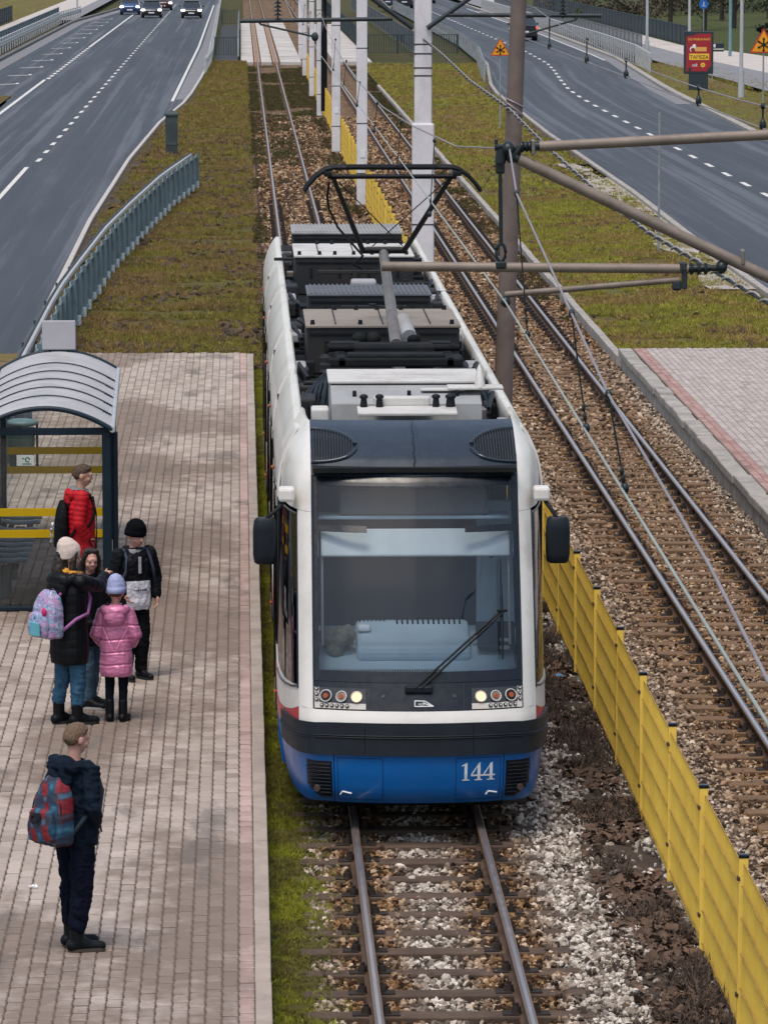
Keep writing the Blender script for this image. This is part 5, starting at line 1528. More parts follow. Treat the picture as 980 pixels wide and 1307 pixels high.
# ================================================================== BUS SHELTER
NAVY = M('shelter_navy', (.008, .022, .036), .45, .0, var=.25, scale=4, spec=.3)
POLYC = M('roof_polycarbonate', (.56, .55, .56), .45, var=.12, scale=2, spec=.3, dirt=(.3, .3, .315), dscale=2.5, damt=.7)
_t = POLYC.node_tree; _tl = N(_t, 'ShaderNodeBsdfTranslucent'); _tl.inputs[0].default_value = (.6, .62, .64, 1)
_mx = N(_t, 'ShaderNodeMixShader'); _mx.inputs[0].default_value = .22
L(_t, _t.nodes['Principled BSDF'].outputs[0], _mx.inputs[1]); L(_t, _tl.outputs[0], _mx.inputs[2]); L(_t, _mx.outputs[0], _t.nodes['Material Output'].inputs[0])
STRIPE = M('stripe_yellow', (.88, .66, .015), .5, var=.06, scale=3)
_t = STRIPE.node_tree; _tl = N(_t, 'ShaderNodeBsdfTranslucent'); _tl.inputs[0].default_value = (.95, .72, .03, 1)      # thin coloured film on the glass
_mx = N(_t, 'ShaderNodeMixShader'); _mx.inputs[0].default_value = .6
L(_t, _t.nodes['Principled BSDF'].outputs[0], _mx.inputs[1]); L(_t, _tl.outputs[0], _mx.inputs[2]); L(_t, _mx.outputs[0], _t.nodes['Material Output'].inputs[0])
PANE = glass_mat('shelter_glass', (.95, .96, .95), .03, 1.4, dirt=.025)
PANE2 = bpy.data.materials['shelter_glass']
XC, XH, YN, YF = -3.70, .725, 49.05, 54.95
sh = empty('bus_shelter', (XC, 52, PLZ), R(1.0), label='glass tram stop shelter with a curved grey roof and yellow stripes', cat='shelter')
S0 = sh.location
def sl(x, y, z): return Vector((x, y, z)) - S0
def arc(t, lift=0.): return (XC + XH * t, 2.2 + .235 * (1 - t * t) + lift)
ye = [48.93, 50.2, 51.15, 52.1, 53.05, 54.05, 55.72]
for a, b in zip(ye, ye[1:]):
    rings = []
    for t in np.linspace(-1, 1, 41):
        x, z = arc(t); rings.append([sl(x, a + .012, z), sl(x, b - .012, z), sl(x, b - .012, z - .02), sl(x, a + .012, z - .02)])
    MB().loft(rings, smooth=False).build('roof_panel', POLYC, sh)
for y in ye:
    e = y in (ye[0], ye[-1])
    MB().path([sl(arc(t)[0], y, arc(t)[1] + (.0 if e else .012)) for t in np.linspace(-1, 1, 21)], .03 if e else .008, 6).build('roof_rib', NAVY, sh)
    if not e:
        q = MB()
        for t in (.86, .9, .94): q.bev(sl(arc(t)[0], y + .3 * t - .3, arc(t)[1] + .012), (.03, .012, .02), .004)
        q.build('roof_clip', NAVY, sh)
MB().tube(sl(XC + XH + .005, ye[0] - .02, 2.2), sl(XC + XH + .005, ye[-1], 2.2), .032, n=8).build('gutter', M('gutter_pale', (.5, .51, .53), .35, .4), sh)
MB().tube(sl(XC - XH, ye[0], 2.2), sl(XC - XH, ye[-1], 2.2), .032, n=8).build('gutter', NAVY, sh)
for (y, w) in ((YN, .1), (YF, .08)):
    for x in (XC + XH - .06, XC - XH + .06): MB().bev(sl(x, y, 1.18), (w, .09, 1.98), .012).build('post', NAVY, sh)
    MB().bev(sl(XC, y, 2.17), (2 * XH, .07, .075), .01).build('beam', NAVY, sh)
    MB().bev(sl(XC, y, .235), (2 * XH - .2, .04, .045), .008).build('bottom_rail', NAVY, sh)
    pn = MB().box(sl(XC, y, 1.19), (2 * XH - .2, .012, 1.8)).build('pane', PANE2, sh)
    for z in (1.055, 1.29): MB().box(sl(XC, y - .009, z), (2 * XH - .21, .004, .088)).build('stripe', STRIPE, pn)
MB().bev(sl(XC + XH + .03, YN + .14, 1.2), (.06, .07, 1.9), .01).build('post', NAVY, sh)
for y in (YN + 1.95, YN + 3.9): MB().bev(sl(XC - XH + .06, y, 1.18), (.08, .08, 1.98), .01).build('post', NAVY, sh)
for i in range(3): MB().box(sl(XC - XH + .06, YN + 1. + i * 1.95, 1.19), (.012, 1.8, 1.8)).build('pane', PANE2, sh)
MB().bev(sl(XC - XH + .06, 52, 2.16), (.06, 5.9, .06), .01).build('beam', NAVY, sh); MB().bev(sl(XC + XH - .06, 52, 2.16), (.06, 5.9, .06), .01).build('beam', NAVY, sh)
MB().bev(sl(-3.69, 55.6, 2.64), (.41, .03, .36), .02).build('roof_sign', M('sign_back', (.40, .39, .42), .6, var=.06), sh)
sgp = MB().tube(sl(-3.8, 55.62, 2.3), sl(-3.8, 55.62, 2.5), .015).tube(sl(-3.58, 55.62, 2.3), sl(-3.58, 55.62, 2.5), .015); sgp.build('sign_foot', NAVY, sh)
# bench
bench = empty('bench', (-4.12, 51.8, PLZ), label='blue grey slatted bench inside the shelter', cat='bench')
SLAT = M('bench_slat', (.16, .26, .33), .45, var=.25, scale=6, dirt=(.25, .32, .36), dscale=8, damt=.4)
for i in range(9):
    y = -1.9 + i * .43 + (.25 if i > 6 else 0)
    rings = []
    for t in np.linspace(0, 1, 7):
        x = -.24 + .47 * t; zz = .44 + .03 * (2 * t - 1) ** 2 - (.02 if t > .95 else 0)
        rings.append([Vector((x, y + .13 * math.cos(a), zz + .022 * math.sin(a))) for a in [2 * math.pi * k / 10 for k in range(10)]])
    MB().loft(rings).build('slat', SLAT, bench)
MB().bev((.1, 0, .38), (.06, 3.9, .06), .01).build('frame', NAVY, bench); MB().bev((-.12, 0, .38), (.06, 3.9, .06), .01).build('frame', NAVY, bench)
for y in (-1.75, -.3, 1.6): MB().bev((-.02, y, .18), (.12, .06, .37), .01).build('leg', BLUEGREY, bench)
# litter bin behind the shelter
bn_ = empty('litter_bin', (-4.55, 62.3, PLZ), label='dark green litter bin with a domed lid and white label behind the shelter', cat='bin')
BIN = M('bin_green', (.022, .05, .045), .5, var=.25, scale=5)
MB().loft([[Vector((r * math.copysign(abs(math.cos(a)) ** .5, math.cos(a)), r * .9 * math.copysign(abs(math.sin(a)) ** .5, math.sin(a)), z)) for a in [2 * math.pi * k / 20 for k in range(20)]] for z, r in ((.0, .15), (.03, .17), (.55, .19), (.57, .18))]).build('bin_body', BIN, bn_)
MB().ell((0, 0, .64), (.24, .22, .06), 18, 6).build('lid', M('bin_lid', (.12, .19, .2), .4, var=.15), bn_)
for sg in (-1, 1): MB().bev((sg * .215, 0, .33), (.035, .04, .66), .008).build('post', NAVY, bn_)
lb = MB().box((.06, -.182, .14), (.24, .006, .15)).build('label', LETTER, bn_)
e_ = MB().path([(.09 + .03 * math.cos(a), -.187, .15 + .03 * math.sin(a)) for a in [2 * math.pi * k / 14 for k in range(13)]], .008, 4).box((.03, -.187, .165), (.03, .003, .02)).box((.08, -.187, .09), (.12, .003, .015))
e_.build('emblem', M('emblem_green', (.03, .2, .1), .6), lb)
# service pillar
cbn = empty('utility_cabinet', (-3.9, 156.2, -.05), label='slim grey green utility cabinet with a peaked lid on the left verge', cat='cabinet')
CABM = M('cabinet_green', (.04, .055, .06), .55, var=.15, scale=2, dirt=(.12, .14, .14))
MB().bev((0, 0, .16), (.40, .34, .36), .01).build('plinth', M('plinth_dark', (.04, .05, .055), .8), cbn)
MB().bev((0, 0, .83), (.42, .36, 1.0), .015).build('door', CABM, cbn)
MB().loft([[Vector((s * .25 * i, s * .22 * j, z)) for i, j in ((-1, -1), (1, -1), (1, 1), (-1, 1))] for z, s in ((1.34, 1), (1.39, 1), (1.52, .15))], smooth=False).build('lid', CABM, cbn)

# ================================================================== SIGNS, LAMPS, BILLBOARD
SIGN_Y = M('sign_yellow', (.80, .33, .01), .5, var=.05); SIGN_R = M('sign_red', (.50, .03, .02), .5, var=.05); SIGN_K = M('sign_black', (.012, .012, .012), .6)
def snow_sign(P, size, zc, label):
    r = empty('warning_sign', (P.x, P.y, 0), label=label, cat='road sign')
    MB().tube((0, .05, -.1), (0, .05, zc + size * .4), .032, n=8).build('post', GALV, r)
    def tri(s): return [(-s / 2, zc - s * .29), (s / 2, zc - s * .29), (0, zc + s * .577)]
    pl_ = MB().prism(tri(size), -.012, .012).build('plate', SIGN_R, r)
    MB().prism(tri(size * .84), -.016, -.0125).build('face', SIGN_Y, pl_)
    k = MB(); c = (0, -.02, zc)
    for i in range(6):
        a = i * math.pi / 3 + math.pi / 6
        e = (size * .2 * math.cos(a), -.02, zc + size * .2 * math.sin(a)); k.tube(c, e, size * .026, n=5); k.ell(e, (size * .045, .004, size * .045), 8, 5)
    k.ell(c, (size * .06, .006, size * .06), 8, 5)
    k.build('snowflake', SIGN_K, pl_)
P1 = at_z(638, 163, 0)
snow_sign(P1, .78, 3.0, 'yellow triangular snowflake warning sign left of the brown pole')
P2 = at_z(973, 152, 0)
snow_sign(P2, 1.15, 3.0, 'yellow triangular snowflake warning sign at the right edge by the footpath')
def pole_thing(name, label, cat, P, h, r0, r1, mat, lower=None, group=None):
    r = empty(name, (P.x, P.y, 0), label=label, cat=cat, group=group)
    MB().tube((0, 0, -.1), (0, 0, h), r0, r1, n=10).build('shaft', mat, r)
    if lower: MB().tube((0, 0, -.1), (0, 0, lower), r0 * 1.5, r0 * 1.45, n=10).build('base', mat, r)
    return r
LAMP = M('lamp_post_grey', (.46, .48, .50), .5, .2, var=.1, scale=2)
for (px, py), lb in (((825, 81), 'pale street lamp post behind the end of the bar railing'), ((879, 66), 'pale street lamp post behind the red billboard'), ((945, 125), 'tall pale street lamp post nearest the right edge beside the cycle path')):
    P = at_z(px, py, 0)
    r = pole_thing('street_lamp', lb, 'lamp post', P, 9.0, .095, .06, LAMP, 1.3, 'street lamps at upper right')
    MB().path([(0, 0, 9.0), (-.3, -.0, 9.25), (-1.4, 0, 9.4)], .04, 6).build('arm', LAMP, r)
    MB().bev((-1.7, 0, 9.4), (.7, .2, .1), .03).build('lamp_head', GALV, r)
pole_thing('signal_post', 'slim teal grey post between two street lamps on the right', 'post', at_z(931, 73, 0), 5.2, .1, .09, M('post_teal', (.16, .27, .30), .5, var=.15))
pole_thing('marker_pole', 'thin grey bare pole on the grass beside the right road', 'pole', at_z(840, 322, 0), 3.3, .03, .03, GALV)
P = at_z(99, 13, 0); pole_thing('street_lamp', 'grey street lamp post far off beside the left footpath', 'lamp post', P, 8., .1, .06, LAMP)
r = pole_thing('round_sign', 'round blue cycle path sign on a post at upper right', 'road sign', at_z(897, 58, 0), 2.5, .04, .04, GALV)
MB().disc((0, -.05, 2.72), .31, (0, 1, 0), .02, 24).build('plate', M('sign_blue', (.012, .12, .42), .5, var=.05), r)
MB().box((0, -.065, 2.78), (.05, .008, .2)).box((0, -.065, 2.62), (.24, .008, .04)).build('symbol', LETTER, r)
P = at_z(908, 106, 0)
r = pole_thing('street_name_sign', 'dark street name plate with white panel on a thin post by the billboard', 'street sign', P, 2.0, .03, .03, GALV)
nb = MB().bev((.02, -.05, 1.86), (1.12, .04, .22), .01).build('plate', M('plate_navy', (.015, .028, .05), .5), r)
MB().box((.02, -.073, 1.86), (.28, .006, .16)).build('panel', LETTER, nb)
nb2 = MB().bev((.02, -.05, 1.65), (1.12, .04, .16), .01).build('plate', M('plate_navy2', (.02, .04, .06), .5), r)
MB().box((.02, -.073, 1.69), (1.1, .006, .06)).build('panel', M('panel_cream', (.62, .57, .48), .6), nb2)
# billboard
P = at_z(890.5, 116, 0)
bb = empty('billboard', (P.x, P.y, 0), label='free-standing red advertising panel with a yellow TAŃSZA strip', cat='billboard')
BF = M('billboard_frame', (.025, .04, .048), .5, var=.2)
MB().bev((0, 0, .42), (.92, .2, .9), .03).build('leg', BF, bb)
MB().bev((0, 0, 1.82), (1.4, .22, 2.02), .03).build('frame', BF, bb)
po = MB().box((0, -.115, 1.82), (1.18, .006, 1.78)).build('poster', M('poster_red', (.36, .022, .035), .45, var=.1, scale=2), bb)
FW = Matrix.Rotation(R(90), 4, 'X')
pt = lambda x, z: Matrix.Translation((x, -.122, z)) @ FW
YL = M('poster_yellow', (.82, .56, .05), .5, var=.05); PR = M('poster_dark_red', (.25, .02, .02), .5)
MB().box((.02, -.121, 1.62), (.94, .004, .30)).build('yellow_strip', YL, po)
text_mesh('TAŃSZA', .235, 'headline', PR, po, Matrix.Translation((.02, -.126, 1.60)) @ FW, .002, .004)
text_mesh('DO TRZECH RAZY', .125, 'top_line', YL, po, pt(.02, 2.44), .002, .002)
text_mesh('niż', .2, 'slogan', LETTER, po, pt(-.18, 1.22), .002, .003)
MB().disc((.20, -.122, 1.23), .11, (0, 1, 0), .004, 18).build('badge', YL, po)
MB().box((.2, -.126, 1.23), (.12, .003, .03)).build('badge_mark', PR, po)
MB().disc((-.30, -.122, 1.98), .13, (0, 1, 0), .004, 18).ell((-.22, -.122, 2.12), (.09, .003, .1), 10, 6).build('picture', LETTER, po)
MB().disc((-.28, -.126, 1.95), .1, (0, 1, 0), .004, 18).build('picture_centre', PR, po)
MB().box((.1, -.122, 1.98), (.55, .004, .2)).build('price_strip', M('poster_orange', (.75, .4, .1), .5), po)
cn = MB().prism([(-.59, 2.71), (-.59, 2.60), (-.22, 2.64), (-.1, 2.71)], -.124, -.119).disc((-.42, -.122, 1.03), .09, (0, 1, 0), .004, 14).prism([(.59, .93), (.59, 1.2), (.42, 1.05), (.42, .93)], -.124, -.119)
cn.build('corner_shape', BF, po)

# ================================================================== CARS
CARGLASS = M('car_glass', (.02, .028, .035), .08, var=.1, coat=.5); TYRE = M('tyre', (.012, .012, .013), .85); RIM = M('rim', (.3, .31, .33), .35, .7)
def car(label, P, col, facing, suv=0., length=4.3, lights=True, w=1.8):
    """facing: 1 = towards the camera (front seen), -1 = away"""
    paint = M('car_paint_%02d' % len(MATS), col, .25, .25, var=.05, coat=.6)
    r = empty('car', (P.x, P.y + facing * length / 2 if facing > 0 else P.y + length / 2, 0), 0 if facing > 0 else math.pi, label=label, cat='car', group='cars on the two roads')
    # local: front at -Y
    H = 1.48 + suv; hl = length / 2
    st = [(-hl, .30, .62, .62), (-hl + .05, .22, .72, .80), (-hl + .3, .2, .80, .88), (-hl + .9, .2, .9, .9), (-hl + 1.25, .2, .98, .9), (0, .2, 1.0, .9), (hl - .8, .2, 1.02, .9), (hl - .2, .22, 1.0, .87), (hl, .32, .9, .78)]
    rings = []
    for y, z0, z1, hw in st:
        ww = hw * w / 1.8
        z1 = z1 + suv * .6
        rings.append([Vector((x * ww, y, z)) for x, z in ((-.88, z0), (-1, z0 + .15), (-1, lerp(z0, z1, .6)), (-.93, z1), (-.45, z1 + .03), (.45, z1 + .03), (.93, z1), (1, lerp(z0, z1, .6)), (1, z0 + .15), (.88, z0))])
    MB().loft(rings).build('body', paint, r)
    zb = 1.0 + suv * .6
    cabn = [(-hl + 1.15, zb - .04, .80), (-hl + 1.9, H - .06, .66), (-.0, H, .66), (hl - 1.1, H - .05, .64), (hl - .25, zb, .76)]
    gr_ = []
    for y, z, hw in cabn: gr_.append((y, z, hw * w / 1.8))
    g_ = MB()
    top = [Vector((s * hw, y, z)) for y, z, hw in gr_ for s in (-1, 1)]
    lowr = [Vector((s * .84 * w / 1.8, y, zb - .05)) for y, z, hw in gr_ for s in (-1, 1)]
    vs = top + lowr; n = len(top); fs = []
    for i in range(0, n - 2, 2):
        fs.append((i, i + 1, i + 3, i + 2)); fs.append((i, i + 2, n + i + 2, n + i)); fs.append((i + 1, n + i + 1, n + i + 3, i + 3))
    g_.add(vs, fs, False); g_.build('windows', CARGLASS, r)
    MB().bev((0, (gr_[1][0] + gr_[3][0]) / 2, H - .01), (1.26 * w / 1.8, gr_[3][0] - gr_[1][0] + .1, .05), .02).build('roof', paint, r)
    for sx in (-1, 1):
        for yy in (-hl + .8, hl - .8):
            wh = MB().disc((sx * .78 * w / 1.8, yy, .31), .31, (1, 0, 0), .2, 16).build('wheel', TYRE, r)
            MB().disc((sx * .885 * w / 1.8, yy, .31), .19, (1, 0, 0), .02, 12).build('rim', RIM, wh)
        MB().bev((sx * .72, -hl + .06, .70 + suv * .3), (.34, .14, .15), .04).build('headlight', M('car_lamp', (.8, .8, .78), .2, emit=((1., .93, .8), 5.)) if lights else LED, r)
        MB().bev((sx * .74, hl - .08, .86 + suv * .3), (.24, .14, .17), .03).build('tail_light', M('car_tail', (.5, .015, .02), .3, emit=((1., .05, .04), 1.6)), r)
        MB().bev((sx * 1.0 * w / 1.8, -hl + 1.55, 1.02 + suv * .6), (.16, .1, .13), .03).build('mirror', paint, r)
    MB().bev((0, -hl - .02, .46), (1.2, .08, .16), .03).build('grille', TYRE, r)
    MB().box((0, -hl - .066, .46), (.5, .01, .11)).build('number_plate', LETTER, r)
    MB().box((0, hl + .01, .62), (.5, .01, .11)).build('number_plate', LETTER, r)
    return r
car('blue car with lit headlights, leftmost on the far left road', at_z(166, 19, 0), (.03, .07, .19), 1, .12, 4.2)
car('dark hatchback with lit headlights between the blue car and the lane line', at_z(193.5, 23, 0), (.02, .026, .036), 1, .0, 4.0)
car('dark car mostly hidden behind the dark hatchback', at_z(208, 13.5, 0), (.05, .02, .02), 1, .1, 4.2)
car('black saloon driving alone in the right lane of the left road', at_z(244.5, 23.5, 0), (.018, .022, .03), 1, .0, 4.5)
car('black car seen from behind just right of the brown pole', at_z(670, 52, 0), (.016, .018, .022), -1, .15, 4.3, False)
car('dark blue car seen from behind, leftmost on the far right road', at_z(495, 10, 0), (.03, .05, .09), -1, .1, 4.2, False)
car('dark car with red tail lights left of the tall white pole', at_z(516, 10.5, 0), (.02, .02, .025), -1, .15, 4.2, False)
car('dark car with red tail lights half hidden by the tall white pole', at_z(545, 5, 0), (.03, .03, .035), -1, .0, 4.2, False)

# ================================================================== FAR TREES AND BUSHES
BARK = M('bark_dark', (.045, .036, .03), .9, var=.3, scale=3)
def leafmat(name, c):
    m, t, p = nodes_of(name)
    L(t, ramp_mix(t, c), p.inputs['Base Color']); p.inputs['Roughness'].default_value = .8
    return m
def ramp_mix(t, c):
    r = ramp(t, [(.3, tuple(x * .5 for x in c)), (.7, tuple(x * 1.5 for x in c))]); L(t, noise(t, pos(t), 1.2, 5), r.inputs[0]); return r.outputs[0]
LEAFS = [leafmat('leaves_dark', (.035, .045, .02)), leafmat('leaves_brown', (.06, .05, .03)), leafmat('leaves_green', (.05, .075, .02))]
def crown(n, rx, ry, rz, zc, seed, size):
    g = np.random.default_rng(seed); vs = []; fs = []
    cl = g.normal(0, .5, (14, 3)) * (rx, ry, rz)
    for i in range(n):
        c = cl[g.integers(14)] + g.normal(0, .28, 3) * (rx, ry, rz); c[2] += zc
        if c[2] < .05: c[2] = .05 + abs(g.normal(0, .2))
        a = g.normal(0, 1, 3); a /= np.linalg.norm(a); b = np.cross(a, g.normal(0, 1, 3)); b /= np.linalg.norm(b)
        s = size * g.uniform(.6, 1.3); k = len(vs)
        vs += [c + a * s, c + b * s * .6, c - a * s, c - b * s * .6]; fs.append((k, k + 1, k + 2, k + 3))
    return vs, fs
def tree(label, x, y, h, r, seed, leaf, trunk=True, cat='tree', n=700):
    root = empty('tree' if trunk else 'bush', (x, y, .03 + max(0, x - 33) * .02), label=label, cat=cat, group='trees and bushes at upper right')
    g = random.Random(seed)
    if trunk:
        t = MB().path([(0, 0, -.2), (.05, 0, h * .3), (.1, .05, h * .6), (.05, 0, h * .95)], [.2, .16, .1, .03], 7)
        for i in range(16):
            z = h * g.uniform(.12, .85); a = g.uniform(0, 6.28); l = r * g.uniform(.5, 1.1)
            t.path([(.08, 0, z), (.08 + l * .5 * math.cos(a), l * .5 * math.sin(a), z + l * .35), (.08 + l * math.cos(a), l * math.sin(a), z + l * .9)], [.06, .035, .012], 5)
        t.build('trunk', BARK, root)
    vs, fs = crown(n, r, r, h * .35, h * (.6 if trunk else .4), seed, .16)
    sheet('crown', vs, fs, leaf, root)
    return root
spec = [('bare dark tree behind the blue round sign', 33.5, 345, 6, 1.5, 0), ('dark brushy tree left of the teal post', 36.5, 352, 7, 1.7, 1), ('tall dark tree above the billboard', 32.5, 362, 7, 1.8, 1),
        ('dark tree right of the blue sign', 38.5, 380, 8, 2.2, 0), ('dark tree at the top right corner', 43, 385, 8, 2.6, 0)]
for i, (lb, x, y, h, r, k) in enumerate(spec): tree(lb, x, y, h, r, 100 + i, LEAFS[k], n=900)
bspec = [('brown low bush left of the lamp post at the top', 30.5, 430, 1.6, 2.6, 1), ('green bush beyond the dark railing at the top', 29.9, 395, 1.3, 1.6, 2), ('brown bush beyond the dark railing', 31.5, 392, 1.8, 2.4, 1), ('wide dark bush on the far slope', 42, 410, 2.2, 4.5, 0),
         ('dark bush at the far right of the slope', 48, 415, 2.4, 4.5, 0), ('low dark bush beside the street lamp at right', 37.0, 330, .9, .8, 0), ('brown bush between the far trees', 36, 405, 2.2, 3.4, 1)]
for i, (lb, x, y, h, r, k) in enumerate(bspec): tree(lb, x, y, h, r, 200 + i, LEAFS[k], False, 'bush', 1100)
# ================================================================== PEOPLE
V3 = Vector
class Blob:
    """overlapping closed solids fused into one continuous skin by a voxel remesh"""
    def __init__(s): s.mb = MB()
    def cap(s, p0, p1, r0, r1=None, fx=1., fy=1., n=12):
        p0, p1 = V3(p0), V3(p1); r1 = r0 if r1 is None else r1
        d = p1 - p0; Lh = max(d.length, 1e-4); q = d.to_track_quat('Z', 'X').to_matrix() if d.length > 1e-4 else Matrix.Identity(3)
        rings = []
        for k in range(5): a = -math.pi / 2 + (k + .05) / 5 * math.pi / 2; rings.append((r0 * math.sin(a), r0 * math.cos(a)))
        rings += [(0, r0), (Lh, r1)]
        for k in range(5): a = (k + .95) / 5 * math.pi / 2; rings.append((Lh + r1 * math.sin(a), r1 * math.cos(a)))
        s.mb.loft([[p0 + q @ V3((fx * r * math.cos(t), fy * r * math.sin(t), h)) for t in [2 * math.pi * k / n for k in range(n)]] for h, r in rings]); return s
    def ell(s, c, r, M_=None): s.mb.ell(c, [x for x in r], 14, 9, M_); return s
    def rings(s, tab, n=18):
        """(z, half width, half depth, y centre[, x centre, squareness])"""
        out = []
        for t in tab:
            z, rx, ry, cy = t[:4]; cx = t[4] if len(t) > 4 else 0; e = t[5] if len(t) > 5 else .85
            out.append([V3((cx + rx * math.copysign(abs(math.cos(a)) ** e, math.cos(a)), cy + ry * math.copysign(abs(math.sin(a)) ** e, math.sin(a)), z)) for a in [2 * math.pi * k / n for k in range(n)]])
        s.mb.loft(out); return s
    def chain(s, pts, rs, **k):
        for a, b, r0, r1 in zip(pts, pts[1:], rs, rs[1:]): s.cap(a, b, r0, r1, **k)
        return s
    def build(s, name, mats, parent, voxel=.009, smooth=3, disp=None, pick=None):
        me = s.mb.mesh('tmp'); s.mb.fix(me)
        o = bpy.data.objects.new('tmp', me); COL.objects.link(o)
        r = o.modifiers.new('r', 'REMESH'); r.mode = 'VOXEL'; r.voxel_size = voxel; r.use_smooth_shade = True
        sm = o.modifiers.new('s', 'SMOOTH'); sm.iterations = smooth; sm.factor = .5
        dg = bpy.context.evaluated_depsgraph_get()
        out = bpy.data.meshes.new_from_object(o.evaluated_get(dg)); out.name = name
        bpy.data.objects.remove(o); bpy.data.meshes.remove(me)
        n = len(out.vertices)
        if disp:
            co = np.empty(n * 3); out.vertices.foreach_get('co', co); co = co.reshape(-1, 3)
            nr = np.empty(n * 3); out.vertices.foreach_get('normal', nr); nr = nr.reshape(-1, 3)
            co = co + nr * disp(co)[:, None]; out.vertices.foreach_set('co', co.ravel())
        out.materials.clear()
        ml = mats if isinstance(mats, (list, tuple)) else [mats]
        for m in ml: out.materials.append(m)
        if pick:
            m = len(out.polygons); c = np.empty(m * 3); out.polygons.foreach_get('center', c)
            out.polygons.foreach_set('material_index', pick(c.reshape(-1, 3)).astype(np.int32))
        out.polygons.foreach_set('use_smooth', [True] * len(out.polygons)); out.update()
        o = bpy.data.objects.new(name, out); COL.objects.link(o); o.parent = parent
        return o
def seg_t(co, a, b):
    a, b = np.array(a), np.array(b); d = b - a
    t = np.clip(((co - a) @ d) / (d @ d), 0, 1)
    return t, np.linalg.norm(co - (a + t[:, None] * d), axis=1)
def quilt(step, amp, arms, z0=0., power=.55, wob=.006):
    """padded tubes: deep seams every `step` along the body and along each sleeve"""
    def f(co):
        ph = (co[:, 2] - z0 + wob * np.sin(co[:, 0] * 22)) / step
        best = np.full(len(co), 9.)
        for (sh, el, wr) in arms:
            la = (V3(el) - V3(sh)).length; lb = (V3(wr) - V3(el)).length
            t, d = seg_t(co, sh, el); k = (d < .085) & (t > .12) & (d < best); ph = np.where(k, t * la / step, ph); best = np.where(k, d, best)
            t, d = seg_t(co, el, wr); k = (d < .085) & (d < best); ph = np.where(k, (la + t * lb) / step, ph); best = np.where(k, d, best)
        return amp * (np.abs(np.sin(np.pi * ph)) ** power - .75) + .003 * (vnoise(co[:, 0] + 5, co[:, 2] + co[:, 1] * .7 + 9, .035, 5) - .5)
    return f
def folds(amp=.006, s=.06, seed=3):
    def f(co): return amp * .9 * (vnoise(co[:, 0] * .5 + co[:, 1] * .5 + co[:, 2] * 1.6 + 9, co[:, 2] * .7 - co[:, 0] + 11, s * .55, seed + 7) - .5) + amp * (vnoise(co[:, 0] * 1.2 + co[:, 1] * .8 + 7, co[:, 2] * .8 + co[:, 1] * .5 + 9, s, seed) - .5) * 2 + amp * .6 * (vnoise(co[:, 0] + 7, co[:, 2] + 9, s * .4, seed + 1) - .5)
    return f
SKIN = M('skin', (.50, .29, .21), .5, var=.08, scale=30)
SKIN2 = M('skin_rosy', (.52, .28, .22), .5, var=.1, scale=30)
LIP = M('lip', (.36, .12, .10), .5); EYE_W = M('eye_white', (.6, .58, .55), .3); EYE_D = M('eye_dark', (.02, .015, .012), .2)
HAIR_B = M('hair_brown', (.075, .045, .028), .6, var=.4, scale=90, bmp=.6, bscale=250); HAIR_L = M('hair_light_brown', (.15, .095, .06), .6, var=.35, scale=90, bmp=.6, bscale=250)
HAIR_D = M('hair_dark', (.022, .014, .011), .5, var=.5, scale=70, bmp=.5, bscale=200)
SHOE = M('shoe_black', (.004, .005, .007), .5, var=.3, spec=.2); SOLE = M('sole_brown', (.07, .055, .045), .8); SOLE_K = M('sole_black', (.02, .02, .02), .8)

